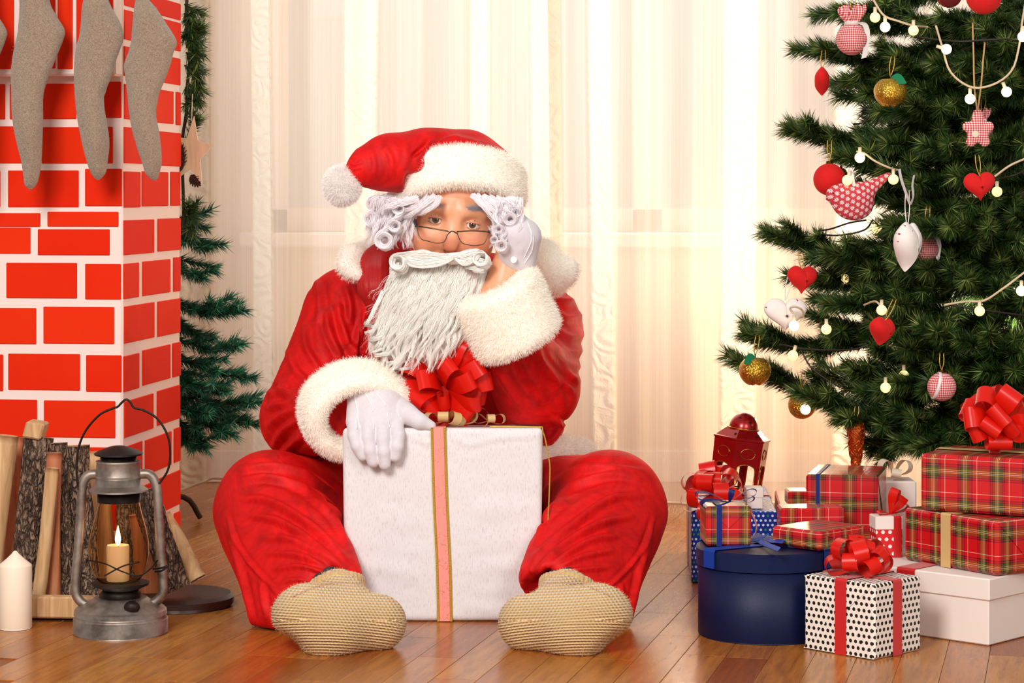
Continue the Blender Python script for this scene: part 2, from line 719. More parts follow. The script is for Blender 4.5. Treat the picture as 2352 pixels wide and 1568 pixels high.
# ---------------------------------------------------------------- the room
def plank_mat():
    t = NT('oak_parquet', None, 0.22)
    info = t.n('ShaderNodeObjectInfo')
    rnd = info.outputs['Random']
    co = t.coord('Object')
    off = t.vmath('ADD', co, t.n('ShaderNodeCombineXYZ').outputs[0])
    v = t.n('ShaderNodeCombineXYZ')
    t.plug(v.inputs[0], t.math('MULTIPLY', rnd, 37.0))
    t.plug(v.inputs[1], t.math('MULTIPLY', rnd, 11.0))
    p = t.vmath('ADD', co, v.outputs[0])
    g = t.noise(9, 5, t.mapping(p, (9, 0.8, 1)), 0.6, 0.6)
    fine = t.noise(60, 3, t.mapping(p, (9, 0.5, 1)), 0.6)
    base = t.ramp(rnd, [(0, '#984c12'), (0.18, '#ac6220'), (0.42, '#bb742a'), (0.7, '#b06621'), (0.88, '#c4843a'), (1, '#90460f')])
    c = t.mix(t.ramp(g, [(0.38, 0.0), (0.68, 1.0)]), base, t.mix(0.55, base, '#6a3210'))
    c = t.mix(t.math('MULTIPLY', t.ramp(fine, [(0.45, 0.0), (0.75, 1.0)]), 0.32), c, '#6a3410')
    t.set('Base Color', c)
    t.set('Roughness', t.math('MULTIPLY_ADD', fine, 0.12, 0.2))
    t.set('Coat Weight', 0.08)
    t.set('Coat Roughness', 0.18)
    t.set('Specular IOR Level', 0.4)
    t.bump(fine, 0.06, 0.0005)
    return t.m


M_PLANK = plank_mat()
M_JOINT = simple('dark_floor_joint', '#8a5226', 0.6)
M_WALL = simple('beige_plaster', '#e6d6c2', 0.9, 0.05, 8)
M_WHITE_PAINT = simple('white_paint', '#f1eee9', 0.45)

floorV, floorF, _ = box_vf((-2.6, 2.6, -0.05), (5.2, 0, 0), (0, 3.9, 0), (0, 0, 0.0480))
floor = structure('floor', floorV, floorF, M_JOINT)
floor['label'] = None or 'glossy orange-brown oak strip floor'
a = math.radians(13)
ux, uy = np.array([math.cos(a), -math.sin(a)]), np.array([math.sin(a), math.cos(a)])
W_, L_ = 0.066, 0.42
plank_me = {}
for i in range(-17, 18):
    for j in range(-6, 9):
        o = np.array([0.0, 4.5]) + ux * (i * W_) + uy * ((j + 0.37 * (i % 3) + 0.13 * ((i * 7) % 5)) * L_)
        if not (-1.05 < o[0] / o[1] * 4.5 < 1.12 and 3.0 < o[1] < 6.2 and abs(o[0]) < 1.25):
            continue
        if 'm' not in plank_me:
            V, F, uv = box_vf((-W_ / 2 + 0.0003, -L_ / 2 + 0.0003, -0.006), (W_ - 0.0006, 0, 0), (0, L_ - 0.0006, 0), (0, 0, 0.006), 0.0005)
            plank_me['m'] = raw_mesh('plank', V, F, M_PLANK, False)
        ob = bpy.data.objects.new('plank', plank_me['m'])
        COL.objects.link(ob)
        ob.parent = floor
        ob.location = (o[0] - ORG['floor'][0], o[1] - ORG['floor'][1], -ORG['floor'][2])
        ob.rotation_euler = (0, 0, -a)

# back wall around the window opening
WX0, WX1, WZ0, WZ1, WY = -0.62, 1.30, 0.62, 2.25, 6.0
mb = MB()
for (x0, x1, z0, z1) in ((-2.6, WX0, 0, 2.6), (WX1, 2.6, 0, 2.6), (WX0, WX1, 0, WZ0), (WX0, WX1, WZ1, 2.6)):
    V, F, _ = box_vf((x0, WY, z0), (x1 - x0, 0, 0), (0, 0.18, 0), (0, 0, z1 - z0))
    mb.add((V, F))
structure('wall_back', *mb.get(), M_WALL)
V, F, _ = box_vf((-2.6, WY - 0.014, 0), (5.2, 0, 0), (0, 0.014, 0), (0, 0, 0.08), 0.003)
structure('baseboard_back', V, F, M_WHITE_PAINT)
win = thing('window_1', None, None, (0.34, WY + 0.08, WZ0))
tag(win, kind='structure')
mb = MB()
fw = 0.06
for (x0, x1, z0, z1) in ((WX0, WX0 + fw, WZ0, WZ1), (WX1 - fw, WX1, WZ0, WZ1), (WX0, WX1, WZ0, WZ0 + fw), (WX0, WX1, WZ1 - fw, WZ1), (0.30, 0.38, WZ0, WZ1)):
    V, F, _ = box_vf((x0, WY + 0.06, z0), (x1 - x0, 0, 0), (0, 0.06, 0), (0, 0, z1 - z0), 0.004)
    mb.add((V, F))
part('window_frame', *mb.get(), M_WHITE_PAINT, win, False)
tg = NT('window_glass', (1, 1, 1, 1), 0.02)
tg.set('Transmission Weight', 1.0)
tg.set('IOR', 1.2)
for (x0, x1) in ((WX0 + fw, 0.30), (0.38, WX1 - fw)):
    V, F, _ = box_vf((x0, WY + 0.085, WZ0 + fw), (x1 - x0, 0, 0), (0, 0.006, 0), (0, 0, WZ1 - WZ0 - 2 * fw))
    part('pane', V, F, tg.m, win, False)
V, F, _ = box_vf((WX0 - 0.05, WY - 0.10, WZ0 - 0.035), (WX1 - WX0 + 0.1, 0, 0), (0, 0.16, 0), (0, 0, 0.035), 0.005)
part('window_sill', V, F, M_WHITE_PAINT, win, False)


# ---- curtains: sheer cloth with woven opaque scroll bands
def curtain_mat():
    t = NT('sheer_cream_cloth', None, 0.85)
    at = t.n('ShaderNodeAttribute', attribute_name='band')
    band = at.outputs['Fac']
    co = t.coord('Object')
    stripe = t.noise(1.0, 3, t.mapping(co, (95, 1, 0.6)))
    stripe2 = t.noise(1.0, 2, t.mapping(co, (420, 1, 1.5)))
    sheer = t.mix(t.ramp(stripe, [(0.35, 0.0), (0.65, 1.0)]), '#e6d3bd', '#f1e6d8')
    t.set('Base Color', t.mix(band, sheer, '#f3ead9'))
    # embossed scrolls on the bands
    warp = t.vmath('ADD', co, t.vmath('MULTIPLY', t.noise(9, 2, co, color=True), (0.06, 0.06, 0.06)))
    vd = t.voronoi(17, t.mapping(warp, (1, 0.2, 1)))
    ring = t.math('SINE', t.math('MULTIPLY', vd, 21.0))
    leaf = t.noise(70, 2, warp, 0.5, 2.0)
    h = t.math('MULTIPLY', t.math('ADD', ring, t.math('MULTIPLY', leaf, 1.2)), band)
    t.bump(t.math('ADD', h, t.math('MULTIPLY', stripe2, 0.25)), 0.55, 0.0045)
    tl = t.n('ShaderNodeBsdfTranslucent')
    t.plug(tl.inputs[0], t.mix(band, '#f2e2cf', '#f7ecd8'))
    ms = t.n('ShaderNodeMixShader')
    ms.inputs[0].default_value = 0.42
    t.t.links.new(t.b.outputs[0], ms.inputs[1])
    t.t.links.new(tl.outputs[0], ms.inputs[2])
    tr = t.n('ShaderNodeBsdfTransparent')
    m2 = t.n('ShaderNodeMixShader')
    op = t.math('MULTIPLY', t.math('SUBTRACT', 1.0, band), t.math('MULTIPLY_ADD', stripe2, 0.25, 0.14))
    t.plug(m2.inputs[0], op)
    t.t.links.new(ms.outputs[0], m2.inputs[1])
    t.t.links.new(tr.outputs[0], m2.inputs[2])
    t.t.links.new(m2.outputs[0], t.out.inputs[0])
    return t.m


M_CURT = curtain_mat()
BANDS = [(-60, 20), (180, 250), (408, 470), (576, 628), (798, 872), (1078, 1120), (1214, 1286), (1352, 1410), (1658, 1738), (1900, 1975), (2130, 2200), (2370, 2440), (2600, 2660)]


def curtain_y(x):
    return 5.62 - 0.17 * (x + 0.75)


def curtain(x0, x1, label, seed, edge_hem, lift, zfun):
    nx, nz = int((x1 - x0) / 0.004), 60
    x = np.linspace(x0, x1, nx)
    r = np.random.default_rng(seed)
    base = curtain_y(x)
    px = CX + x / base * FPX
    f = np.zeros(nx)
    for k, (wl, am) in enumerate(((0.41, 0.022), (0.23, 0.012), (0.13, 0.006), (0.061, 0.0015))):
        f += am * np.sin(2 * np.pi * x / wl + r.uniform(0, 6) + 0.8 * np.sin(x * 3.1 + k))
    band = np.zeros(nx)
    for b0, b1 in BANDS:
        band = np.maximum(band, np.clip(np.minimum(px - b0, b1 - px) / 5 + 0.5, 0, 1))
    f -= 0.012 * band
    zb = zfun(x)
    tz = np.linspace(0, 1, nz)
    V = np.zeros((nx, nz, 3))
    V[..., 0] = x[:, None] + 0.006 * np.sin(tz * 5 + x[:, None] * 9)
    V[..., 2] = zb[:, None] + (2.35 - zb)[:, None] * tz
    V[..., 1] = (base[:, None] + f[:, None] * (1.15 - 0.3 * tz) - lift)
    F = grid_faces(nx, nz)
    o = solo('curtain', V.reshape(-1, 3), F, M_CURT, label, 'curtain', loc=np.array([(x0 + x1) / 2, 5.6, zb.min()]), group='window curtains', attrs={'band': np.repeat(band, nz)})
    return o, V


XS = (1288 - CX) / FPX * curtain_y(0.1)
cl, VL = curtain(-1.75, XS, 'cream sheer curtain behind the red hat and the chimney, with embossed scroll bands', 3, True, 0.0,
                 lambda x: 0.012 + 0.035 * np.clip((x + 0.80) / 0.1, 0, 1))
cr, VR = curtain(XS - 0.03, 1.9, 'cream sheer curtain behind the decorated tree with a fringed hem', 5, True, 0.03, lambda x: 0.022 + 0 * x)
# hem fringe of the right panel: nobody could count the threads
hem = VR[:, 0]
n = 420
i = np.linspace(0, len(hem) - 1, n).astype(int)
p0 = hem[i]
d = np.stack([RNG.normal(0, 0.008, n), RNG.normal(-0.004, 0.004, n), -p0[:, 2] + 0.003], -1)
paths = p0[:, None] + d[:, None] * np.linspace(0, 1, 4)[None, :, None]
V, F = strands(paths, 0.0011, 0.0006, 3)
M_FRINGE = simple('cream_fringe', '#e3d2b8', 0.9)
tag(part('fringe', V, F, M_FRINGE, cr), kind='stuff')
# curtain hem tape
for cobj, VV in ((cl, VL), (cr, VR)):
    q = VV[:, 0]
    Vh, Fh = tube(q + np.array([0, -0.001, 0.004]), 0.003, 6)
    part('hem_roll', Vh, Fh, M_FRINGE, cobj)

# ---------------------------------------------------------------- brick-print chimney
C0 = np.array([-0.730, 4.53])
FD = np.array([-0.9916, 0.1293])
SD = np.array([0.1293, 0.9916])


def on_plane(px, py, o, d):
    k = (px - CX) / FPX
    # o + t d = (k*D, D)
    t = (o[0] - k * o[1]) / (k * d[1] - d[0])
    D = o[1] + t * d[1]
    return t, CAMH + (HOR - py) / FPX * D


def paper(name, c0, c1, rough=0.8):
    t = NT(name, None, rough)
    t.set('Specular IOR Level', 0.15)
    info = t.n('ShaderNodeObjectInfo')
    nz = t.noise(14, 3, t.vmath('ADD', t.coord('Object'), info.outputs['Location']))
    t.set('Base Color', t.mix(t.math('MULTIPLY_ADD', info.outputs['Random'], 0.5, t.math('MULTIPLY', nz, 0.5)), c0, c1))
    t.bump(t.noise(35, 3), 0.12, 0.003)
    return t.m


M_BRICK = paper('red_orange_print', '#e02002', '#ee3608')
M_MORTAR = paper('pinkish_white_print', '#f2dcd2', '#f7e6de')
fire = thing('fireplace', 'tall mock fireplace covered in red-orange brick pattern with white joints, behind the firewood', 'fireplace', (C0[0] - 0.4, C0[1] + 0.2, 0))
Hf, Wf, Df = 1.55, 0.95, 0.405
v3 = lambda q, z: np.array([q[0], q[1], z])
V, F, _ = box_vf(v3(C0 + FD * Wf, 0), v3(-FD * Wf, 0), v3(SD * Df, 0), (0, 0, Hf), 0.004)
part('chimney_body', V, F, M_MORTAR, fire, False)
zrow = lambda y: CAMH + (HOR - y) / FPX * C0[1]
ZM = zrow(176)
MP = 0.045
V, F, _ = box_vf(v3(C0 + FD * Wf - SD * MP, ZM), v3(-FD * Wf, 0), v3(SD * MP, 0), (0, 0, Hf - ZM), 0.004)
part('mantel_front', V, F, M_MORTAR, fire, False)


def brick(o, d, nrm, t0, t1, z0, z1):
    th = 0.003
    j = RNG.uniform(-0.0015, 0.0015, 4)
    a3 = v3(o + d * (t0 + j[0]), z0 + j[1]) + v3(nrm * -0.0005, 0)
    V, F, _ = box_vf(a3, v3(d * (t1 - t0 + j[2]), 0), v3(nrm * th, 0), (0, 0, z1 - z0 + j[3]), 0.0012)
    part('brick', V, F, M_BRICK, fire, False)


nF, nS = -SD, -FD
rows_front = [((190, 272), ((-75, 12), (24, 176), (190, 282))), ((292, 376), ((-75, 84), (99, 261))), ((391, 475), ((-150, 2), (18, 180), (194, 282))),
              ((488, 521), ((-75, 94), (109, 271))), ((526, 585), ((-95, 70), (90, 254))), ((604, 687), ((-150, 0), (16, 177), (196, 282))),
              ((706, 791), ((-80, 84), (98, 262))), ((816, 899), ((-150, 8), (20, 186), (198, 282))), ((921, 1006), ((-80, 87), (102, 267))),
              ((1028, 1112), ((-150, 12), (26, 190), (204, 282))), ((1134, 1218), ((-80, 88), (102, 268))), ((1238, 1312), ((-150, 12), (26, 190), (204, 282)))]
for (y0, y1), bs in rows_front:
    for x0, x1 in bs:
        t1, _ = on_plane(x0, 0, C0, FD)
        t0, _ = on_plane(x1, 0, C0, FD)
        brick(C0, FD, nF, max(t0, 0.002), t1, zrow(y1), zrow(y0))
rows_side = [((-30, 10), ((284, 335), (342, 413))), ((20, 90), ((284, 352), (358, 413))), ((104, 172), ((284, 318), (324, 413))), ((190, 272), ((284, 396), (403, 413))), ((292, 376), ((284, 325), (332, 413))),
             ((391, 475), ((282, 320), (325, 385), (391, 413))), ((505, 585), ((283, 352), (361, 413))), ((604, 687), ((283, 318), (326, 389), (397, 413))),
             ((706, 791), ((284, 352), (361, 413))), ((816, 899), ((283, 318), (326, 389), (395, 413))), ((921, 1006), ((285, 351), (360, 413))),
             ((1028, 1112), ((283, 325), (332, 392), (398, 413))), ((1134, 1218), ((285, 356), (364, 413))), ((1238, 1312), ((283, 325), (332, 392), (398, 413)))]
for (y0, y1), bs in rows_side:
    for x0, x1 in bs:
        t0, _ = on_plane(x0, 0, C0, SD)
        t1, _ = on_plane(x1, 0, C0, SD)
        brick(C0, SD, nS, max(t0, 0.003), min(t1, Df - 0.002), zrow(y1), zrow(y0))
OM = C0 - SD * MP
for (y0, y1), bs in [((-70, 160), ((-60, 32), (45, 126), (132, 166), (176, 240), (248, 284))), ((-160, -84), ((-60, 60), (74, 190), (204, 284)))]:
    for x0, x1 in bs:
        t1, _ = on_plane(x0, 0, OM, FD)
        t0, _ = on_plane(x1, 0, OM, FD)
        brick(OM, FD, nF, max(t0, 0.003), t1, zrow(y1), zrow(y0))

# ---- knitted stockings on the mantel
def knit_mat(name, c0, c1, scale=260, bump=0.6):
    t = NT(name, None, 0.95)
    co = t.coord('Object')
    f = t.noise(scale, 3, co, 0.7)
    t.set('Base Color', t.mix(t.ramp(f, [(0.3, 0.0), (0.7, 1.0)]), c0, c1))
    t.set('Sheen Weight', 0.4)
    t.bump(t.math('ADD', f, t.noise(scale * 0.2, 2, co)), bump, 0.003)
    return t.m


M_WOOL = knit_mat('oatmeal_wool', '#806955', '#b39d87', 420, 0.8)


def loft_px(rows, d, thick, seg=26, sub=46, lean=0.0, twist=0.0):
    rows = np.asarray(rows, float)
    y = np.linspace(rows[0, 0], rows[-1, 0], sub)
    q = smooth_path(np.stack([rows[:, 0], rows[:, 1], rows[:, 2]], -1), sub)
    th = np.linspace(0, 2 * np.pi, seg, endpoint=False)
    V = []
    for k, (yy, xl, xr) in enumerate(q):
        t = k / (sub - 1)
        c = P((xl + xr) / 2, yy, d + lean * t)
        r = px2m((xr - xl) / 2, d)
        ty = min(thick, r * 0.95) * (1 + 0.10 * np.sin(9 * t + 1))
        rr = 1 + 0.05 * np.sin(3 * th + 7 * t + twist) + 0.03 * np.sin(5 * th - 5 * t)
        V.append(c + np.stack([np.cos(th) * r, np.sin(th) * ty * rr, np.zeros(seg)], -1))
    V = np.concatenate(V)
    n = len(q)
    F = [grid_faces(n, seg, cv=True)[:, ::-1]]
    V = np.vstack([V, V[:seg].mean(0), V[-seg:].mean(0)])
    k = np.arange(seg)
    F.append(np.stack([np.full(seg, n * seg), k, (k + 1) % seg], -1))
    F.append(np.stack([np.full(seg, n * seg + 1), (n - 1) * seg + (k + 1) % seg, (n - 1) * seg + k], -1))
    return V, F


def stocking(rows, folds, label, d):
    V, F = loft_px(rows, d, 0.024, seg=48, sub=90)
    V = fold(V, F, folds)
    root = thing('stocking', label, 'stocking', P((rows[-1][1] + rows[-1][2]) / 2, rows[-1][0], d), group='stockings on the fireplace')
    part('knit_sock', V, F, M_WOOL, root)
    pts, nr = sample_surface(V, F, 2600)
    q = pts[:, None] + unit(nr + RNG.normal(size=nr.shape) * 0.8)[:, None] * np.linspace(0, 0.005, 3)[None, :, None]
    Vf, Ff = strands(q, 0.00022, 0.0001, 2)
    tag(part('fuzz', Vf, Ff, M_WOOL, root), kind='stuff')
    top = rows[0]
    pth = smooth_path([P(top[1] + 14, top[0] + 4, d), P(top[1] + 8, top[0] - 40, d + 0.012), P(top[1] + 14, top[0] - 70, d + 0.03)], 10)
    part('hanging_loop', *tube(pth, 0.002, 6), M_WOOL, root)


ds = 4.42
S1 = [(-70, 40, 108), (-20, 44, 112), (10, 45, 116), (40, 44, 132), (70, 41, 149), (95, 37, 144), (130, 29, 130), (170, 25, 114), (210, 26, 101), (250, 27, 98), (290, 31, 98), (330, 39, 97), (370, 49, 95), (405, 54, 90), (425, 57, 83), (434, 66, 74)]
S2 = [(-70, 186, 236), (-10, 192, 246), (20, 188, 258), (50, 186, 275), (82, 182, 284), (105, 176, 279), (140, 171, 266), (180, 170, 254), (215, 172, 240), (250, 175, 240), (290, 181, 247), (330, 189, 251), (370, 199, 247), (395, 208, 243), (408, 216, 234), (413, 222, 228)]
S3 = [(-70, 312, 350), (-10, 312, 340), (20, 308, 360), (60, 304, 386), (95, 301, 406), (120, 295, 399), (150, 285, 391), (185, 289, 378), (220, 293, 364), (260, 297, 358), (300, 304, 365), (340, 315, 370), (375, 327, 371), (398, 334, 366), (410, 345, 362), (414, 350, 358)]
stocking(S1, [(((48, 100), (55, 170), (75, 240), (82, 300)), 7, 7.5), (((140, 70), (110, 80), (70, 60)), 8, 2)], 'oatmeal wool stocking on the fireplace, second from the photo edge, longest of the row', ds)
stocking(S2, [(((190, 90), (205, 160), (235, 230)), 7, 7.5), (((200, 30), (240, 40), (270, 80)), 7, 2), (((200, 150), (190, 230), (205, 300)), 9, 2)], 'oatmeal wool stocking between the longest stocking and the one at the chimney corner', ds)
stocking(S3, [(((300, 130), (325, 190), (350, 250)), 7, 7.5), (((320, 60), (350, 75), (390, 90)), 8, 2)], 'oatmeal wool stocking hanging at the chimney corner', ds)
S0 = [(r[0] + 2, r[1] - 133, r[2] - 133) for r in S1]
stocking(S0, [(((-90, 100), (-78, 170), (-60, 240)), 7, 7.5)], 'oatmeal wool stocking cut off by the photo edge, only its heel showing', ds)

# ---------------------------------------------------------------- evergreen branches
def needle_mat(name, c0, c1, c2):
    t = NT(name, None, 0.42)
    at = t.n('ShaderNodeAttribute', attribute_name='tint')
    t.set('Base Color', t.ramp(at.outputs['Fac'], [(0.0, c0), (0.6, c1), (1.0, c2)]))
    t.set('Specular IOR Level', 0.35)
    return t.m


M_NEEDLE = needle_mat('dark_green_needles', '#1a2e15', '#3a5826', '#9aa456')  # palest stop: light tips, with yellowish highlights put into the colour
M_NEEDLE2 = needle_mat('blue_green_needles', '#0f3a28', '#236a4c', '#5aa880')
M_TWIG = simple('brown_twig', '#3d2a18', 0.9)


def needles_on(path, n, ln, rng, radius=0.0, fwd=1.05):
    path = np.asarray(path)
    s = np.sort(rng.random(n)) * (len(path) - 1)
    i = np.minimum(s.astype(int), len(path) - 2)
    u = (s - i)[:, None]
    p = path[i] * (1 - u) + path[i + 1] * u
    T = unit(path[i + 1] - path[i])
    r = rng.normal(size=(n, 3))
    r = unit(r - T * (r * T).sum(1)[:, None])
    t = s / (len(path) - 1)
    f = fwd + 0.4 * np.clip((t - 0.88) / 0.12, 0, 1) * rng.random(n)
    d = unit(r + T * f[:, None] + rng.normal(size=(n, 3)) * 0.16)
    L = ln * rng.uniform(0.6, 1.15, n)
    a = unit(np.cross(d, rng.normal(size=(n, 3)))) * (0.00135)
    b = p + d * L[:, None] + np.array([0, 0, -0.0015])
    V = np.stack([p - a, p + a, b], 1).reshape(-1, 3)
    F = np.arange(n * 3).reshape(-1, 3)
    tint = np.repeat(np.clip(rng.normal(0.35, 0.22, n) + 0.25 * (t > 0.85), 0, 1), 3)
    return V, F, tint


def branch(root, tip_path, mat, ln, dens, rng, twigs=5, tw_len=0.14, stem=0.0035):
    """One evergreen branch: stem > needles."""
    path = smooth_path(tip_path, 26)
    L = np.linalg.norm(np.diff(path, axis=0), axis=1).sum()
    paths = [path]
    up = np.array([0, 0, 1.0])
    for k in range(twigs):
        t = 0.25 + 0.62 * (k + rng.random() * 0.6) / twigs
        i = int(t * 25)
        T = unit(path[min(i + 1, 25)] - path[i])
        side = unit(np.cross(T, up)) * (1 if k % 2 else -1)
        d = unit(T * rng.uniform(0.7, 1.1) + side * rng.uniform(0.6, 0.9) + up * rng.uniform(-0.25, 0.35))
        l = tw_len * rng.uniform(0.7, 1.15) * (1.1 - 0.5 * t)
        e = path[i] + d * l
        paths.append(smooth_path([path[i], path[i] + d * l * 0.5 + up * 0.004, e + up * 0.008], 8))
    mb = MB()
    nv = []
    for k, q in enumerate(paths):
        mb.add(tube(q, np.linspace(stem if k == 0 else 0.0018, 0.0012, len(q)), 5))
        l = np.linalg.norm(np.diff(q, axis=0), axis=1).sum()
        nv.append(needles_on(q, max(10, int(l * dens)), ln, rng))
    b = part('branch', *mb.get(), M_TWIG, root)
    V = np.concatenate([x[0] for x in nv])
    F, o = [], 0
    for x in nv:
        F.append(x[1] + o); o += len(x[0])
    nd = part('needles', V, F, mat, b, smooth=False, attrs={'tint': np.concatenate([x[2] for x in nv])})
    tag(nd, kind='stuff')
    return path


# small tree half hidden behind the chimney
rg = np.random.default_rng(21)
tb = (368 - CX) / FPX * 5.25
bt = thing('fir_tree', 'narrow undecorated fir tree half hidden behind the brick chimney', 'tree', (tb, 5.25, 0))
part('trunk', *tube(np.array([[tb, 5.25, 0.0], [tb, 5.25, 0.5], [tb, 5.25, 0.98]]), [0.02, 0.016, 0.008], 10), M_TWIG, bt)
lv = [((478, 572), 5.2), ((452, 500), 5.2), ((505, 705), 5.18), ((562, 712), 5.15), ((560, 790), 5.22), ((585, 868), 5.15), ((598, 925), 5.1), ((590, 975), 5.2), ((540, 1000), 5.12), ((475, 1030), 5.15),
      ((520, 900), 5.02), ((470, 640), 5.15), ((460, 770), 5.3), ((480, 950), 5.05), ((430, 1015), 5.1), ((440, 880), 5.1), ((530, 950), 5.3)]
for (q, d) in lv:
    tip = P(q[0], q[1], d)
    h = tip[2] + 0.02 + 0.10 * rg.random()
    st = np.array([tb, 5.25, h])
    mid = st * 0.45 + tip * 0.55 + np.array([0, 0, -0.022])
    branch(bt, [st, mid, tip], M_NEEDLE2, 0.030, 2400, rg, 4, 0.09)
# stand of the small tree
for k in range(3):
    an = 2.1 * k + 0.4
    part('stand_foot', *tube(smooth_path([(tb, 5.25, 0.06), (tb + 0.06 * math.cos(an), 5.25 + 0.06 * math.sin(an), 0.05), (tb + 0.09 * math.cos(an), 5.25 + 0.09 * math.sin(an), 0.006)], 8), 0.006, 6), M_TWIG, bt)

# pine garland hanging from the chimney edge, with wooden star and cones
gr = thing('pine_garland', 'sparse pine garland hanging down the back edge of the chimney', 'garland', P(418, 560, 5.0))
gp = [P(430, -20, 5.0), P(428, 60, 5.0), P(436, 130, 5.0), P(430, 200, 5.0), P(428, 260, 5.0), P(418, 330, 5.0), P(420, 420, 5.0), P(424, 540, 5.0)]
part('wire', *tube(smooth_path(gp, 40), 0.0035, 6), M_TWIG, gr)
for (a0, b0) in (((424, 30), (440, 95)), ((428, 40), (452, 120)), ((426, 60), (455, 150)), ((428, 110), (462, 62)), ((430, 100), (458, 140)), ((428, 120), (460, 205)), ((424, 150), (452, 190)), ((430, 190), (458, 240)), ((426, 200), (440, 262)), ((424, 330), (452, 268)), ((424, 480), (445, 540)), ((418, 500), (440, 480)), ((424, 10), (444, 45))):
    st, tip = P(a0[0], a0[1], 5.0), P(b0[0], b0[1], 4.99)
    branch(gr, [st, (st + tip) / 2 + np.array([0.004, 0, 0.004]), tip], M_NEEDLE, 0.028, 2600, rg, 2, 0.035, 0.002)


def star_vf(c, R, r, th, n=5, rz=0.0, lobes=0.0):
    k = np.arange(2 * n)
    an = rz + np.pi / 2 + k * np.pi / n
    rad = np.where(k % 2 == 0, R, r)
    f = np.stack([rad * np.cos(an), np.full(2 * n, -th / 2), rad * np.sin(an)], -1)
    b = f + np.array([0, th, 0])
    V = np.vstack([f, b, [[0, -th / 2, 0], [0, th / 2, 0]]]) + np.asarray(c)
    j = (k + 1) % (2 * n)
    F = [np.stack([k, 2 * n + k, 2 * n + j, j], -1), np.stack([np.full(2 * n, 4 * n), k, j], -1), np.stack([np.full(2 * n, 4 * n + 1), 2 * n + j, 2 * n + k], -1)]
    return V, F


def wood_mat(name, c0, c1, axis_scale=(60, 60, 6), rough=0.6):
    t = NT(name, None, rough)
    g = t.noise(1.0, 4, t.mapping(t.coord(), axis_scale), 0.6, 0.8)
    t.set('Base Color', t.mix(t.ramp(g, [(0.35, 0.0), (0.7, 1.0)]), c0, c1))
    t.bump(g, 0.25, 0.002)
    return t.m


M_PALEWOOD = wood_mat('pale_wood', '#e0bf93', '#f0d9b4')
sc_ = P(440, 350, 4.965)
V, F = star_vf(sc_, 0.074, 0.033, 0.008, rz=-0.12)
V = (V - sc_) * np.array([0.60, 1, 1.02]) + sc_
so = solo('wooden_star', V, F, M_PALEWOOD, 'pale wooden star hanging on the pine garland beside the chimney', 'ornament', smooth=False)
part('string', *tube(np.array([sc_ + [0, 0, 0.064], sc_ + [0.002, 0.0, 0.12]]), 0.0012, 5), M_FRINGE, so)


def pine_cone(c, L, R, axis, label, cat='pine cone'):
    ax = unit(np.asarray(axis, float))
    A = unit(np.cross(ax, [0.3, 1, 0.2])); B = np.cross(ax, A)
    prof = [(0.1, 0), (0.7, 0.12), (1.0, 0.35), (0.85, 0.65), (0.5, 0.88), (0.05, 1.0)]
    V0, F0 = lathe([(p[0] * R * 0.75, p[1] * L) for p in prof], (0, 0, 0), 12)
    Rm = np.stack([A, B, ax], -1)
    root = solo('pine_cone', V0 @ Rm.T + c, F0, M_CONE, label, cat)
    mb = MB()
    for k in range(54):
        t = k / 54
        r = np.interp(t, [0, .12, .35, .65, .88, 1], [.2, .75, 1, .85, .5, .1]) * R
        an = k * 2.39996
        o = np.array([math.cos(an), math.sin(an), 0])
        p = o * r * 0.7 + np.array([0, 0, t * L])
        q = o * r * 1.15 + np.array([0, 0, t * L + 0.12 * L])
        w = np.cross(o, [0, 0, 1]) * r * 0.33
        V = np.array([p - w, p + w, q + w * 0.6, q - w * 0.6]) 
        V = np.vstack([V, V + np.array([0, 0, 0.0012])])
        mb.add((V @ Rm.T + c, [np.array([[0, 1, 2, 3], [7, 6, 5, 4], [0, 4, 5, 1], [1, 5, 6, 2], [2, 6, 7, 3], [3, 7, 4, 0]])]))
    tag(part('scale_layers', *mb.get(), M_CONE, root, False), kind='stuff')
    return root


M_CONE = simple('cone_brown', '#4a2714', 0.7, 0.4, 120)
pine_cone(P(438, 402, 4.97), 0.028, 0.012, (0.7, -0.2, -0.8), 'small brown pine cone on the lower points of the wooden star')
pine_cone(P(412, 395, 4.96), 0.055, 0.012, (0.1, 0, 1), 'long brown pine cone at the chimney edge beside the wooden star')
# ---------------------------------------------------------------- firewood, lantern and candle at the hearth
def bark_mat():
    t = NT('rough_bark', None, 0.95)
    co = t.mapping(t.coord(), (1, 1, 0.42))
    v = t.voronoi(110, t.vmath('ADD', co, t.vmath('MULTIPLY', t.noise(45, 4, co, color=True), (0.035, 0.035, 0.035))), 'DISTANCE_TO_EDGE')
    n = t.noise(60, 5, co, 0.7)
    c = t.mix(t.ramp(t.math('ADD', v, t.math('MULTIPLY_ADD', n, 0.5, -0.25)), [(0.0, 0.0), (0.2, 1.0)]), '#3a261a', t.mix(t.ramp(n, [(0.3, 0.0), (0.7, 1.0)]), '#6e4c36', '#b3947c'))
    t.set('Base Color', c)
    t.bump(t.math('ADD', t.ramp(v, [(0.0, 0.0), (0.3, 1.0)]), t.math('MULTIPLY', n, 0.5)), 1.0, 0.008)
    return t.m


M_BARK = bark_mat()
M_SPLIT = wood_mat('split_birch', '#b98a5c', '#e2bd8c', (70, 70, 5), 0.75)
M_SPLIT_RED = wood_mat('reddish_split_wood', '#a8603c', '#cf8a5e', (70, 70, 5), 0.75)
M_DARKWOOD = simple('dark_varnished_wood', '#34150c', 0.42, 0.3, 40)


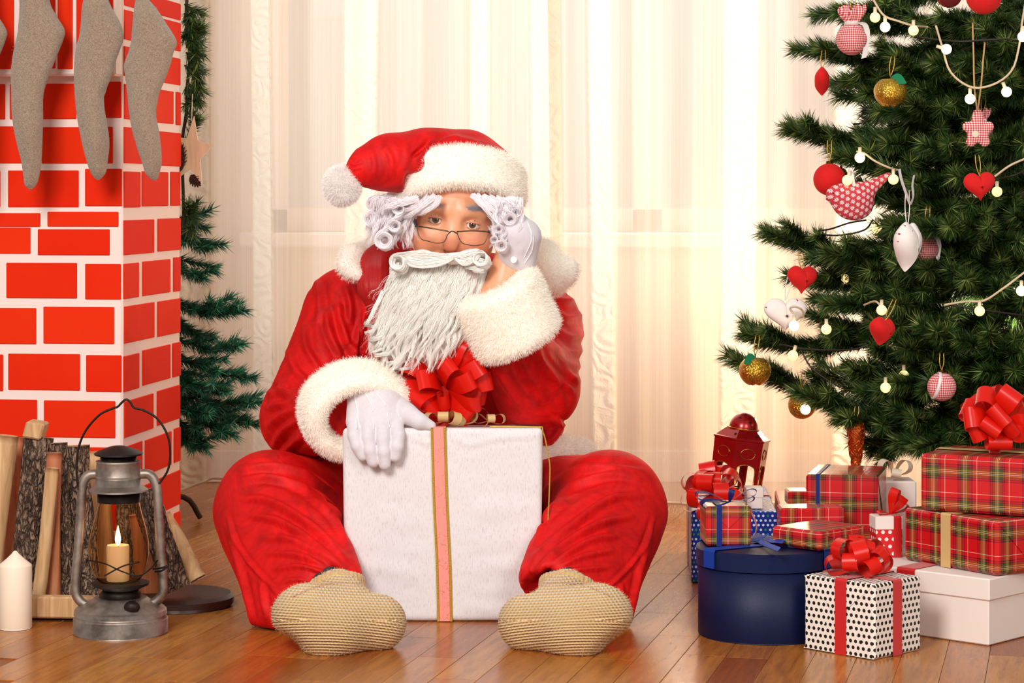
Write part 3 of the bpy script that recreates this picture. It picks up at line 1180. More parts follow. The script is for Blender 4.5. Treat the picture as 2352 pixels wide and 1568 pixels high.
def log_piece(bx, by_, tx, ty, wpx, d, mat_wood, label, bark=True, dt=0.0, face=0.6, curved=1.0):
    """Split log standing from pixel (bx, by_) to (tx, ty). A wedge with a curved bark side."""
    b, tp = P(bx, by_, d), P(tx, ty, d + dt)
    w = px2m(wpx, d) / 2
    ax = unit(tp - b)
    rgt = unit(np.cross([0, 1, 0], ax)) * -1
    rgt = unit(np.array([1, 0, 0]) - ax * ax[0])
    fr = np.cross(rgt, ax)
    if fr[1] > 0: fr = -fr
    n, K = 18, 26
    th = np.linspace(0, 2 * np.pi, n, endpoint=False)
    rg_ = np.random.default_rng(int(abs(bx) * 7 + abs(ty)))
    prof = []
    for a_ in th:
        c, s = math.cos(a_), math.sin(a_)
        if bark:
            prof.append((c * w, s * w * 0.8 if s > 0 else s * w * 0.35))
        else:
            k = 1 / max(abs(c) * 0.95, abs(s) * 0.9, 0.62 * (abs(c) + abs(s)))
            prof.append((c * w * k * 0.95, s * w * k * 0.8))
    prof = np.array(prof)
    V = []
    for k in range(K):
        t = k / (K - 1)
        c = b + (tp - b) * t + rgt * w * 0.08 * math.sin(4 * t + bx)
        j = 1 + 0.05 * np.sin(5 * th + 6 * t + bx) + rg_.normal(0, 0.015, n)
        V.append(c + rgt * (prof[:, 0] * j)[:, None] + fr * (prof[:, 1] * j)[:, None])
    V = np.concatenate(V)
    F = [grid_faces(K, n, cv=True)]
    kk = np.arange(n)
    V = np.vstack([V, b, tp])
    F += [np.stack([np.full(n, K * n), (kk + 1) % n, kk], -1), np.stack([np.full(n, K * n + 1), (K - 1) * n + kk, (K - 1) * n + (kk + 1) % n], -1)]
    root = thing('firewood_log', label, 'log', b, group='split firewood by the fireplace')
    part('split_wood', V, F, mat_wood, root)
    if bark:
        m = 12
        aa = np.linspace(0.12, np.pi - 0.12, m)
        Vb = []
        for k in range(40):
            t = k / 39
            c = b + (tp - b) * (0.004 + 0.992 * t) + rgt * w * 0.08 * math.sin(4 * t + bx)
            j = 1.03 + 0.05 * np.sin(7 * aa + 11 * t + bx) + rg_.normal(0, 0.022, m)
            o = c + rgt * (np.cos(aa) * w * j)[:, None] + fr * (np.sin(aa) * w * 0.8 * j + 0.003)[:, None]
            i_ = c + rgt * (np.cos(aa) * w * 0.94)[:, None] + fr * (np.sin(aa) * w * 0.74)[:, None]
            Vb.append(np.vstack([o, i_[::-1]]))
        Fb = [grid_faces(40, 2 * m, cv=True)]
        e = np.arange(2 * m)
        Fb.append(np.array([[i, i + 1, 2 * m - 2 - i, 2 * m - 1 - i] for i in range(m - 1)])[:, ::-1])
        Fb.append(np.array([[i, i + 1, 2 * m - 2 - i, 2 * m - 1 - i] for i in range(m - 1)]) + 39 * 2 * m)
        part('bark', np.concatenate(Vb), Fb, M_BARK, root)
    return root


Lg = log_piece
Lg(-28, 1400, 12, 1000, 52, 4.20, M_SPLIT, 'pale split log cut off by the photo edge behind the white candle', bark=False)
Lg(8, 1395, 46, 1004, 40, 4.27, M_SPLIT_RED, 'smooth reddish split log beside the pale one behind the white candle', bark=False, dt=0.03)
Lg(52, 1392, 92, 1004, 64, 4.17, M_SPLIT, 'thick bark-covered log leaning behind the white candle', dt=0.05)
Lg(88, 1380, 122, 1075, 30, 4.13, M_SPLIT, 'thin pale split wedge in front of the thick bark-covered log', bark=False)
Lg(122, 1376, 124, 1040, 34, 4.16, M_SPLIT_RED, 'narrow reddish brown split log beside the thin pale wedge', bark=False)
Lg(152, 1372, 136, 1016, 40, 4.18, M_SPLIT, 'narrow upright log with dark bark between the pale wedge and the lantern', dt=0.02)
Lg(196, 1372, 178, 1022, 58, 4.21, M_SPLIT, 'bark-covered log standing behind the lantern handle')
Lg(240, 1362, 218, 1036, 54, 4.31, M_SPLIT, 'split log whose pale end shows just above the lantern shoulder', bark=False, dt=0.02)
Lg(306, 1362, 288, 1062, 56, 4.34, M_SPLIT, 'log hidden behind the lantern glass', dt=0.02)
Lg(412, 1352, 330, 1128, 60, 4.14, M_SPLIT, 'bark-covered log slanting down beside the lantern toward the floor', dt=0.02)
Lg(452, 1330, 372, 1185, 44, 4.17, M_SPLIT, 'pale split log slanting beside the lantern, end one of the stack', bark=False, dt=0.02)
Lg(350, 1372, 322, 1180, 54, 4.20, M_SPLIT_RED, 'short split log standing behind the lantern side tube', bark=False)
V, F, _ = box_vf(P(50, 1004, 4.19), P(92, 1011, 4.19) - P(50, 1004, 4.19), (0, 0.05, 0), P(60, 967, 4.19) - P(50, 1004, 4.19), 0.003)
solo('firewood_block', V, F, M_SPLIT, 'small tan wood block lying on top of the firewood', 'log', smooth=False)
# rack under the logs
rk = thing('firewood_rack', 'low wooden rail of the firewood rack behind the lantern and candle', 'rack', PF(120, 1437))
dR = 4.02
V, F, _ = box_vf(P(-40, 1432, dR), P(262, 1436, dR) - P(-40, 1432, dR), (0, 0.025, 0), (0, 0, 0.036), 0.003)
V[:, 2] += 0.006 - V[:, 2].min()
part('front_rail', V, F, M_SPLIT, rk, False)
V, F, _ = box_vf((P(-40, 1400, 4.05)[0], 4.05, 0.0006), (0.25, 0, 0), (0, 0.30, 0), (0, 0, 0.004), 0.001)
part('base_board', V, F, M_DARKWOOD, rk, False)
V, F = lathe([(0.001, 0), (0.088, 0.0), (0.094, 0.006), (0.094, 0.016), (0.088, 0.022), (0.001, 0.022)], (P(400, 1372, 4.12)[0], 4.19, 0.0005), 40)
solo('wooden_disc', V, F, M_DARKWOOD, 'dark varnished round wooden base under the slanting logs', 'stand')

# ---- hurricane lantern
def metal_mat(name, c0, c1, rough=0.42):
    t = NT(name, None, rough)
    n = t.noise(24, 5, None, 0.65)
    t.set('Base Color', t.mix(t.ramp(n, [(0.35, 0.0), (0.65, 1.0)]), c0, c1))
    t.set('Metallic', 0.85)
    t.set('Roughness', t.math('MULTIPLY_ADD', n, 0.3, rough - 0.12))
    t.bump(n, 0.12, 0.002)
    return t.m


M_TIN = metal_mat('worn_galvanised_tin', '#75665c', '#aa9d93', 0.45)
M_DARKTIN = metal_mat('sooty_tin', '#1c1513', '#3d332e', 0.5)
M_WIRE = simple('dark_wire', '#2c2421', 0.5, Metallic=0.8)
M_WAX = simple('ivory_wax', '#f6e2cc', 0.5, Subsurface_Weight=0.35, Subsurface_Radius=(0.03, 0.015, 0.008))
M_WICK = simple('wick', '#2a211d', 0.9)
dl = 3.93
lx = (277 - CX) / FPX * dl
zl = lambda y: CAMH + (HOR - y) / FPX * dl
z0 = zl(1452)          # base plane at the lantern's axis
kz = lambda y: zl(y) - z0 if y < 1452 else 0.0
r_ = lambda p: px2m(p, dl)
lan = thing('hurricane_lantern', 'old tin hurricane lantern holding a lit candle on the floor by the firewood', 'lantern', (lx, dl, 0))
prof = [(r_(1), 0.0), (r_(104), 0.0), (r_(108), r_(3)), (r_(108), r_(34)), (r_(105), r_(37)), (r_(104), r_(41)), (r_(106), r_(44)), (r_(105), r_(54)), (r_(100), r_(59)), (r_(66), r_(77)), (r_(60), r_(82)), (r_(1), r_(83))]
part('fuel_tank', *lathe(prof, (lx, dl, 0), 56), M_TIN, lan)
zb = r_(80)
part('burner', *lathe([(r_(1), zb), (r_(50), zb), (r_(46), zb + r_(12)), (r_(40), zb + r_(20)), (r_(64), zb + r_(30)), (r_(66), zb + r_(36)), (r_(40), zb + r_(38)), (r_(1), zb + r_(39))], (lx, dl, 0), 40), M_DARKTIN, lan)
tgl = NT('smoked_amber_glass', '#f7e3c4', 0.03)
tgl.set('Transmission Weight', 1.0); tgl.set('IOR', 1.08)
zg = zb + r_(37)
gp = np.array([(44, 0), (58, 18), (66, 40), (70, 66), (69, 92), (62, 126), (54, 155), (48, 180), (46, 196)], float)
gi = gp.copy(); gi[:, 0] -= 2.2
allp = [(r_(a_), zg + r_(b_)) for a_, b_ in gp] + [(r_(a_), zg + r_(b_)) for a_, b_ in gi[::-1]]
allp.append(allp[0])
part('glass_globe', *lathe(allp, (lx - r_(4), dl, 0), 48, cap=False), tgl.m, lan)
zt = zg + r_(186)
part('globe_collar', *lathe([(r_(47), zt - r_(2)), (r_(49), zt - r_(2)), (r_(49), zt + r_(26)), (r_(47), zt + r_(26)), (r_(47), zt - r_(2))], (lx - r_(4), dl, 0), 40, cap=False), M_DARKTIN, lan)
zc = zt + r_(22)
part('chimney_hood', *lathe([(r_(46), zc), (r_(66), zc), (r_(68), zc + r_(4)), (r_(53), zc + r_(14)), (r_(51), zc + r_(30)), (r_(53), zc + r_(33)), (r_(51), zc + r_(37)), (r_(50), zc + r_(66)), (r_(52), zc + r_(70)), (r_(46), zc + r_(71)), (r_(40), zc + r_(68)), (r_(40), zc + r_(10)), (r_(46), zc)], (lx - r_(5), dl, 0), 48, cap=False), M_TIN, lan)
zv = zc + r_(62)
part('vent_ring', *lathe([(r_(1), zv), (r_(40), zv), (r_(42), zv + r_(24)), (r_(1), zv + r_(24))], (lx - r_(5), dl, 0), 36), M_DARKTIN, lan)
part('chimney_cap', *lathe([(r_(36), zv + r_(20)), (r_(54), zv + r_(21)), (r_(56), zv + r_(25)), (r_(48), zv + r_(30)), (r_(28), zv + r_(38)), (r_(14), zv + r_(42)), (r_(1), zv + r_(43))], (lx - r_(5), dl, 0), 40), M_DARKTIN, lan)
Q = lambda px, py, dd=0.0: P(px, py, dl + dd)
for pts in ([(322, 1088), (344, 1090), (358, 1112), (363, 1150), (368, 1250), (375, 1345), (366, 1374), (340, 1390), (318, 1392)], [(224, 1088), (202, 1092), (190, 1112), (187, 1150), (181, 1250), (173, 1345), (181, 1376), (206, 1392), (226, 1392)]):
    part('side_tube', *tube(smooth_path([Q(*p) for p in pts], 50), r_(11), 14), M_TIN, lan)
bail = [(181, 1124), (176, 1085), (179, 1035), (196, 990), (228, 953), (258, 938), (270, 934), (280, 924), (290, 917), (299, 923), (308, 936), (330, 942), (360, 960), (383, 995), (391, 1035), (386, 1078), (366, 1110)]
part('wire_handle', *tube(smooth_path([Q(*p, -0.005) for p in bail], 80), r_(2.6), 8), M_WIRE, lan)
for pts in ([(198, 1286), (238, 1293), (280, 1312), (318, 1322), (345, 1306), (362, 1286)], [(240, 1322), (282, 1300), (320, 1290)]):
    part('guard_wire', *tube(smooth_path([Q(x, y, -0.055 if 225 < x < 340 else -0.02) for x, y in pts], 24), r_(1.8), 6), M_WIRE, lan)
part('lift_lever', *tube(smooth_path([Q(352, 1306, -0.01), Q(370, 1304, -0.03), Q(384, 1300, -0.03), Q(372, 1310, -0.03), Q(356, 1312, -0.02)], 20), r_(2.4), 6), M_WIRE, lan)
V, F = sphere(Q(303, 1394, -0.055), r_(16), 18, 12, (1.15, 0.8, 0.9))
part('filler_cap', V, F, M_DARKTIN, lan)
part('wick_knob', *tube(np.array([Q(303, 1396, -0.05), Q(308, 1380, -0.03)]), r_(5), 8), M_DARKTIN, lan)


def candle(cx, cy, zbase, r, h, label, lit, cone=0.012, top_pt=True):
    root = thing('candle', label, 'candle', (cx, cy, zbase))
    if top_pt:
        pf = [(r * 0.01, 0), (r * 0.96, 0), (r, 0.002), (r, h), (r * 0.97, h + cone * 0.10), (r * 0.55, h + cone * 0.48), (r * 0.25, h + cone * 0.80), (r * 0.10, h + cone), (r * 0.01, h + cone * 1.05)]
    else:
        pf = [(r * 0.01, 0), (r * 0.96, 0), (r, 0.002), (r, h - 0.003), (r * 0.94, h), (r * 0.8, h - 0.002), (r * 0.3, h - 0.005), (r * 0.01, h - 0.005)]
    part('wax_body', *lathe(pf, (cx, cy, zbase), 40), M_WAX, root)
    zt_ = zbase + (h + cone if top_pt else h - 0.006)
    wk = smooth_path([(cx, cy, zt_ - 0.001), (cx + 0.0005, cy, zt_ + 0.007), (cx + (0.0045 if not lit else 0.001), cy, zt_ + (0.011 if not lit else 0.011))], 8)
    part('wick', *tube(wk, 0.0009, 6), M_WICK, root)
    if lit:
        t = NT('candle_flame', '#ffd890', 0.5)
        gz = t.sep(t.coord('Generated'))[2]
        t.set('Emission Color', t.ramp(gz, [(0, '#ff9a3a'), (0.35, '#fff0c0'), (1, '#ffb347')]))
        t.set('Emission Strength', 14.0)
        fp = [(0.0003, 0), (0.0035, 0.004), (0.0048, 0.010), (0.0038, 0.019), (0.0016, 0.028), (0.0002, 0.034)]
        part('flame', *lathe(fp, (cx, cy, zt_ + 0.004), 18), t.m, root)
    return root


candle(lx - r_(6), dl, zg + 0.0005, r_(26), r_(84), 'short lit pillar candle burning inside the tin lantern', True, top_pt=False)
pl = point_light('candle_light', (lx - r_(6), dl, zg + r_(84) + 0.013), 0.8, (1.0, 0.66, 0.3), 0.0025)
dc = 3.97
candle((35 - CX) / FPX * dc, dc, 0.0005, px2m(38, dc), CAMH + (HOR - 1300) / FPX * dc - 0.0, 'thick unlit ivory pillar candle standing beside the lantern', False, px2m(34, dc))
# ---------------------------------------------------------------- the seated man in the red suit
def velvet_mat():
    t = NT('red_velvet', None, 0.62)
    co = t.coord()
    n = t.noise(16, 6, co, 0.68, 1.2)
    f = t.noise(120, 3, co)
    c = t.mix(t.ramp(n, [(0.34, 0.0), (0.68, 1.0)]), '#a80003', '#e60a0c')
    t.set('Base Color', t.mix(t.math('MULTIPLY', f, 0.25), c, '#e2211d'))
    t.set('Sheen Weight', 0.5)
    t.set('Sheen Roughness', 0.3)
    t.set('Sheen Tint', lin('#ff2a1c'))
    t.set('Specular IOR Level', 0.25)
    t.bump(t.math('ADD', t.math('MULTIPLY', n, 1.0), t.math('MULTIPLY', f, 0.10)), 0.30, 0.006)
    return t.m


def fur_mat(name, c, rough=0.9):
    t = NT(name, c, rough)
    t.set('Specular IOR Level', 0.15)
    return t.m


M_VELVET = velvet_mat()
M_FUR = fur_mat('cream_fur', '#fffaf0', 0.9)
M_FURB = simple('cream_fur_backing', '#fff8ec', 0.95)
M_POM = fur_mat('white_pompom_fur', '#fffaf8', 0.9)


def hair_mat(name, c, rough=0.5):
    t = NT(name, c, rough)
    t.set('Specular IOR Level', 0.3)
    return t.m


M_BEARD = hair_mat('ivory_beard_hair', '#fffdf8')
M_WIG = hair_mat('white_wig_hair', '#fffafd')

person = thing('person', 'bearded man in red velvet suit sitting behind the large white gift, cheek on his hand', 'person', (-0.12, 4.75, 0.0))


def skin_mat():
    t = NT('skin', None, 0.42)
    co = t.coord()
    n = t.noise(60, 4, co)
    n2 = t.noise(300, 2, co)
    at = t.n('ShaderNodeAttribute', attribute_name='blush')
    c = t.mix(n, '#e09a72', '#eeb08a')
    c = t.mix(at.outputs['Fac'], c, '#dd6f52')
    t.set('Base Color', c)
    t.set('Subsurface Weight', 0.25)
    t.set('Subsurface Radius', (0.012, 0.005, 0.003))
    t.set('Subsurface Scale', 0.6)
    t.bump(n2, 0.12, 0.0008)
    return t.m


M_SKIN = skin_mat()

# ---- body: one continuous surface; fine grid at the face, coarse elsewhere
HC = P(1043, 511, 4.105)
HR = rot('Y', math.radians(8.0)) @ rot('X', math.radians(7.0))     # head roll and forward pitch


def hw(l):
    return np.asarray(l, float) @ HR.T + HC


def axis_pts(lo, hi, flo, fhi, fine, coarse):
    a = np.arange(lo, flo, coarse); b = np.arange(flo, fhi, fine); c = np.arange(fhi, hi + coarse, coarse)
    return np.concatenate([a, b, c]).astype(np.float32)


bx = axis_pts(-0.62, 0.36, HC[0] - 0.088, HC[0] + 0.088, 0.0016, 0.012)
by = axis_pts(3.70, 4.98, HC[1] - 0.062, HC[1] + 0.075, 0.0016, 0.013)
bz = axis_pts(-0.02, 0.83, HC[2] - 0.085, HC[2] + 0.085, 0.0016, 0.012)
pg = (bx[:, None, None], by[None, :, None], bz[None, None, :])


def cap_px(p, a, b):
    """round cone between (px, py, d, rpx) ends"""
    return sd_cap(p, P(*a[:3]), P(*b[:3]), px2m(a[3], a[2]), px2m(b[3], b[2]))


ARM_R = [(790, 725, 4.47, 82), (692, 955, 4.36, 66), (830, 945, 4.11, 34)]
ARM_L = [(1240, 760, 4.42, 60), (1225, 900, 4.235, 66), (1142, 690, 4.09, 38)]
LEG_R = [(880, 1150, 4.70, 100), (625, 1150, 4.22, 70), (765, 1360, 3.93, 34)]
LEG_L = [(1150, 1150, 4.70, 100), (1400, 1150, 4.22, 70), (1292, 1360, 3.93, 34)]


def body_sdf():
    p = pg
    f = sd_ell(p, P(1000, 1010, 4.72), (0.165, 0.12, 0.20))
    f = smin(f, sd_ell(p, P(1005, 780, 4.55), (0.155, 0.11, 0.17)), 0.06)
    f = smin(f, cap_px(p, (800, 715, 4.48, 70), (1240, 725, 4.44, 70)), 0.05)
    for a, b, c in (ARM_R, ARM_L):
        f = smin(f, cap_px(p, a, b), 0.03); f = smin(f, cap_px(p, b, c), 0.02)
    for a, b, c in (LEG_R, LEG_L):
        f = smin(f, cap_px(p, a, b), 0.03); f = smin(f, cap_px(p, b, c), 0.02)
    f = smin(f, cap_px(p, (765, 1360, 3.93, 34), (720, 1425, 3.78, 44)), 0.02)
    f = smin(f, cap_px(p, (1292, 1360, 3.93, 34), (1350, 1425, 3.78, 44)), 0.02)
    # bare wrist between glove and cuff
    f = smin(f, cap_px(p, (1142, 690, 4.09, 40), (1172, 585, 4.10, 34)), 0.02)
    f = smin(f, sd_cap(p, P(1010, 680, 4.45), hw((0, 0.075, -0.06)), 0.062, 0.056), 0.04)
    # head in its own axes
    sl = tuple(slice(max(0, np.searchsorted(a, lo) - 1), np.searchsorted(a, hi) + 1) for a, lo, hi in ((bx, HC[0] - 0.13, HC[0] + 0.13), (by, HC[1] - 0.075, HC[1] + 0.22), (bz, HC[2] - 0.17, HC[2] + 0.17)))
    X = bx[sl[0]][:, None, None] - np.float32(HC[0]); Y = by[sl[1]][None, :, None] - np.float32(HC[1]); Z = bz[sl[2]][None, None, :] - np.float32(HC[2])
    R = HR.astype(np.float32)
    x = R[0, 0] * X + R[1, 0] * Y + R[2, 0] * Z
    y = R[0, 1] * X + R[1, 1] * Y + R[2, 1] * Z
    z = R[0, 2] * X + R[1, 2] * Y + R[2, 2] * Z
    ax_ = np.abs(x)
    q, qm = (x, y, z), (ax_, y, z)
    h = sd_ell(q, (0, 0.085, 0.040), (0.077, 0.098, 0.096))
    h = smin(h, sd_ell(q, (0, 0.052, -0.012), (0.071, 0.070, 0.080)), 0.02)
    h = smin(h, sd_ell(q, (0, 0.046, -0.068), (0.056, 0.058, 0.052)), 0.03)
    h = smin(h, sd_ell(q, (0, 0.004, -0.108), (0.024, 0.020, 0.018)), 0.03)
    h = smin(h, sd_ell(qm, (0.043, 0.012, -0.036), (0.027, 0.022, 0.022)), 0.02)          # cheeks
    h = smin(h, sd_cap(qm, (0.012, -0.0085, 0.0215), (0.045, 0.006, 0.022), 0.0085, 0.008), 0.016)   # brow
    h = smax(h, -sd_ell(qm, (0.0315, -0.018, 0.001), (0.017, 0.015, 0.0115)), 0.011)        # sockets
    h = smin(h, sd_cap(q, (0, -0.004, 0.010), (0, -0.022, -0.032), 0.0080, 0.0105), 0.012)
    h = smin(h, sd_ell(q, (0, -0.0245, -0.0365), (0.0125, 0.0125, 0.0110)), 0.008)         # nose tip
    h = smin(h, sd_ell(qm, (0.0125, -0.0125, -0.0405), (0.0075, 0.0095, 0.0075)), 0.005)    # wings
    h = smax(h, -sd_ell(qm, (0.0058, -0.0185, -0.0485), (0.0034, 0.0055, 0.0034)), 0.003)
    h = smin(h, sd_ell(q, (0, 0.000, -0.066), (0.022, 0.013, 0.008)), 0.010)                # lips under the moustache
    h = smax(h, -sd_cap(qm, (0.018, -0.022, -0.040), (0.034, -0.012, -0.062), 0.004), 0.010)
    # eyelids: a shell over each eyeball with an almond opening
    ex, ez = ax_ - np.float32(0.0315), z - np.float32(0.0)
    lid = np.abs(sd_ell(qm, (0.0315, 0.0035, 0.0), (0.0132, 0.0132, 0.0132))) - np.float32(0.0012)
    k = np.clip(1 - (ex / 0.0142) ** 2, -1, 1)
    up = np.float32(0.0036) * k + np.float32(0.0004) - ez - 0.02 * ex
    lo = ez + np.float32(0.0045) * k
    open_ = np.minimum(np.minimum(up, lo), (-y + 0.008))
    lid = smax(lid, open_, 0.0012)
    lid = np.maximum(lid, y - 0.012)
    # carve the eyeball seat, then add lids
    h = smax(h, -sd_ell(qm, (0.0315, 0.0035, 0.0), (0.0126, 0.0126, 0.0126)), 0.002)
    h = smin(h, lid, 0.0030)
    # crease above the lid, bag below
    h = h + 0.0011 * np.exp(-((ez - 0.0085 * np.clip(1 - (ex / 0.021) ** 2, 0, 1)) / 0.0012) ** 2) * np.exp(-(ex / 0.013) ** 2) * (y < 0.012)
    h = h + 0.0009 * np.exp(-((ez + 0.0115 * np.clip(1 - (ex / 0.026) ** 2, 0, 1)) / 0.0013) ** 2) * np.exp(-((ex + 0.004) / 0.011) ** 2) * (y < 0.012)
    # forehead lines
    for zz, am in ((0.040, 0.0005), (0.049, 0.0007), (0.058, 0.0005)):
        h = h + am * np.exp(-((z - zz - 0.004 * np.cos(ax_ * 70) - 0.05 * x) / 0.0016) ** 2) * (y < 0.03) * np.exp(-(x / 0.04) ** 2)
    h = h + 0.0006 * np.exp(-((ax_ - 0.006) / 0.0014) ** 2) * np.exp(-((z - 0.020) / 0.007) ** 2) * (y < 0.0)
    # ears
    h = smin(h, sd_ell(qm, (0.080, 0.085, -0.008), (0.010, 0.020, 0.032)), 0.01)
    f[sl] = smin(f[sl], h, 0.012)
    return f


bV, bF = surface_nets(body_sdf(), [bx, by, bz], 1)
lv_ = (bV - HC) @ HR
g_ = lambda c, s: np.exp(-(((lv_ - np.array(c)) / np.array(s)) ** 2).sum(1))
blush = np.clip(0.55 * g_((0, -0.03, -0.036), (0.016, 0.03, 0.016)) + 0.45 * g_((0.044, -0.005, -0.035), (0.022, 0.03, 0.018)) + 0.45 * g_((-0.044, -0.005, -0.035), (0.022, 0.03, 0.018))
                + 0.25 * g_((0.0315, -0.008, 0.006), (0.016, 0.02, 0.008)) + 0.25 * g_((-0.0315, -0.008, 0.006), (0.016, 0.02, 0.008)) + 0.2 * g_((0, 0, 0.05), (0.05, 0.03, 0.015)), 0, 1)
body = part('body', bV, bF, M_SKIN, person, attrs={'blush': blush})


def eye_mat():
    t = NT('eyeball', None, 0.08)
    x, y, z = t.sep(t.n('ShaderNodeAttribute', attribute_name='gaze').outputs['Vector'])
    r = t.math('SQRT', t.math('ADD', t.math('MULTIPLY', x, x), t.math('MULTIPLY', z, z)))
    t.set('Base Color', t.ramp(t.math('MULTIPLY', r, 100.0), [(0.0, '#050302'), (0.20, '#080403'), (0.24, '#4a2a14'), (0.44, '#6b4324'), (0.56, '#3a2212'), (0.62, '#e2d8d2'), (0.9, '#efe6e0')]))
    t.set('Coat Weight', 1.0)
    t.set('Coat Roughness', 0.02)
    return t.m


M_EYE = eye_mat()
M_LASH = simple('dark_lash', '#3a2418', 0.7)
M_BROW = simple('grey_brow_hair', '#b4b8c2', 0.5)
for sx in (-1, 1):
    V, F = sphere((0, 0, 0), 0.0122, 32, 24)
    V = V @ rot('X', math.pi / 2).T
    ga = V.copy()
    aim = rot('X', math.radians(-7.0))
    cen = np.array([sx * 0.0315, 0.0035, 0.0])
    part('eye', hw(V @ aim.T + cen), F, M_EYE, person, attrs={'gaze': np.where(ga[:, 1:2] < 0, ga, 0.02)})
    # lashes along both lid edges
    n = 46
    exs = np.linspace(-0.0125, 0.0125, n) + RNG.normal(0, 0.0002, n)
    k = 1 - (exs / 0.0142) ** 2
    ps = []
    for upper in (1, 0):
        zz = (0.0038 * k + 0.0002) if upper else (-0.0047 * k)
        yy = 0.0035 - np.sqrt(np.maximum(0.0142 ** 2 - exs ** 2 - zz ** 2, 0))
        b0 = np.stack([cen[0] + exs * sx, yy, zz], -1)
        L = 0.0055 if upper else 0.003
        dr = np.stack([exs * sx * 18, np.full(n, -0.75), np.full(n, 0.25 if upper else -0.55)], -1) * L
        tt = np.linspace(0, 1, 4)[None, :, None]
        ps.append(b0[:, None] + dr[:, None] * tt + np.array([0, 0, (0.0012 if upper else -0.0005)]) * tt ** 2)
    V, F = strands(np.concatenate(ps), 0.00016, 0.00005, 3)
    tag(part('eyelashes', hw(V), F, M_LASH, person), kind='stuff')
    # grey eyebrow hairs
    n = 520
    t = RNG.random(n)
    xb = 0.012 + 0.040 * t
    arch = 0.0225 + 0.0075 * np.sin(np.clip(t * 1.15, 0, 1) * np.pi * 0.75) - 0.003 * t + (0.003 if sx > 0 else -0.001)
    zb_ = arch + RNG.normal(0, 0.0026, n) * (1.1 - 0.5 * t)
    yb = -0.0165 + 0.34 * (xb - 0.012) * np.clip((xb - 0.012) / 0.03, 0.2, 1.3) + RNG.normal(0, 0.0006, n)
    b0 = np.stack([sx * xb, yb, zb_], -1)
    dr = np.stack([sx * RNG.uniform(0.6, 1.0, n), RNG.uniform(-0.25, 0.15, n) + 0.3 * t, RNG.uniform(-0.15, 0.55, n) - 0.5 * t], -1) * RNG.uniform(0.006, 0.010, n)[:, None]
    V, F = strands(b0[:, None] + dr[:, None] * np.linspace(0, 1, 4)[None, :, None], 0.00018, 0.00006, 3)
    tag(part('eyebrow', hw(V), F, M_BROW, person), kind='stuff')

# ---- jacket
GX0, GX1, GY0, GY1, GH = (786 - CX) / FPX * 4.03, (1247 - CX) / FPX * 4.03, 4.03, 4.30, 0.3235


def box_sdf(p):
    """space taken by the gift between the legs"""
    x = np.abs(p[0] - (GX0 + GX1) / 2) - (GX1 - GX0) / 2 - 0.002
    y = np.abs(p[1] - (GY0 + GY1) / 2) - (GY1 - GY0) / 2 - 0.002
    z = p[2] - (GH - 0.075 * (p[1] - GY0)) - 0.001
    return np.maximum(np.maximum(x, y), z)


jx, jp = grid((-0.50, 3.98, 0.14), (0.20, 4.92, 0.66), 0.0068)
ARM_Rj = [(800, 725, 4.47, 104), (695, 960, 4.36, 92), (790, 962, 4.15, 74)]
ARM_Lj = [(1240, 760, 4.42, 100), (1232, 890, 4.235, 94), (1150, 745, 4.10, 84)]
f = sd_ell(jp, P(1000, 1010, 4.70), (0.205, 0.155, 0.235))
f = smin(f, sd_ell(jp, P(1010, 800, 4.54), (0.195, 0.14, 0.20)), 0.06)
f = smin(f, cap_px(jp, (815, 722, 4.47, 112), (1225, 745, 4.44, 104)), 0.06)
f = smin(f, cap_px(jp, (920, 640, 4.42, 70), (1120, 650, 4.42, 70)), 0.05)
for a, b, c in (ARM_Rj, ARM_Lj):
    f = smin(f, smin(cap_px(jp, a, b), cap_px(jp, b, c), 0.025), 0.018)
f = smin(f, cap_px(jp, (1270, 975, 4.42, 30), (1262, 1010, 4.40, 26)), 0.03)
f = np.maximum(f, (CAMH + (HOR - 1095) / FPX * 4.7 - 0.05) - jp[2] + 0 * f)
f = smax(f, -sd_cap(jp, hw((0, 0.06, -0.02)), hw((0, 0.05, -0.16)), 0.075, 0.05), 0.01)
f = smax(f, -box_sdf(jp), 0.006)
V, F = subdiv(*surface_nets(f, jx, 2))
jf = []
for l in ([(845, 700), (825, 770), (800, 840)], [(775, 690), (790, 760), (815, 820), (828, 850)], [(745, 700), (760, 770), (790, 830)], [(700, 740), (705, 800), (735, 850)], [(660, 800), (680, 850), (720, 890)],
          [(610, 905), (660, 900), (720, 905)], [(608, 940), (650, 925), (710, 915)], [(612, 985), (650, 950), (705, 930)], [(625, 1030), (655, 985), (700, 960)], [(640, 1050), (670, 1020), (695, 1000)], [(640, 870), (650, 900), (690, 915)], [(725, 640), (735, 690), (730, 740)], [(790, 650), (805, 700), (800, 750)]):
    jf.append((l, 7.5, 7.5))
for l in ([(1345, 720), (1300, 730), (1262, 700)], [(1350, 765), (1310, 775), (1268, 750)], [(1350, 800), (1310, 810), (1275, 775)], [(1345, 845), (1310, 835), (1270, 790)], [(1335, 880), (1305, 855), (1275, 810)], [(1325, 690), (1290, 690), (1262, 680)],
          [(1320, 905), (1290, 870), (1262, 810)], [(1300, 940), (1285, 900), (1250, 820)], [(1145, 860), (1165, 890), (1200, 940)], [(1200, 800), (1215, 850), (1260, 920)], [(1230, 790), (1250, 840), (1290, 890)], [(1170, 830), (1200, 880), (1240, 930)]):
    jf.append((l, 8, 5.2))
jf += [([(905, 760), (880, 810), (850, 830)], 6, 3), ([(1262, 960), (1285, 975), (1270, 1000)], 6, 5), ([(1280, 955), (1290, 985), (1262, 1015)], 6, 5), ([(830, 700), (827, 760), (822, 850)], 3, -4)]
V = fold(V, F, jf)
jacket = part('jacket', V, F, M_VELVET, person)
jN = vnormals(V, F)


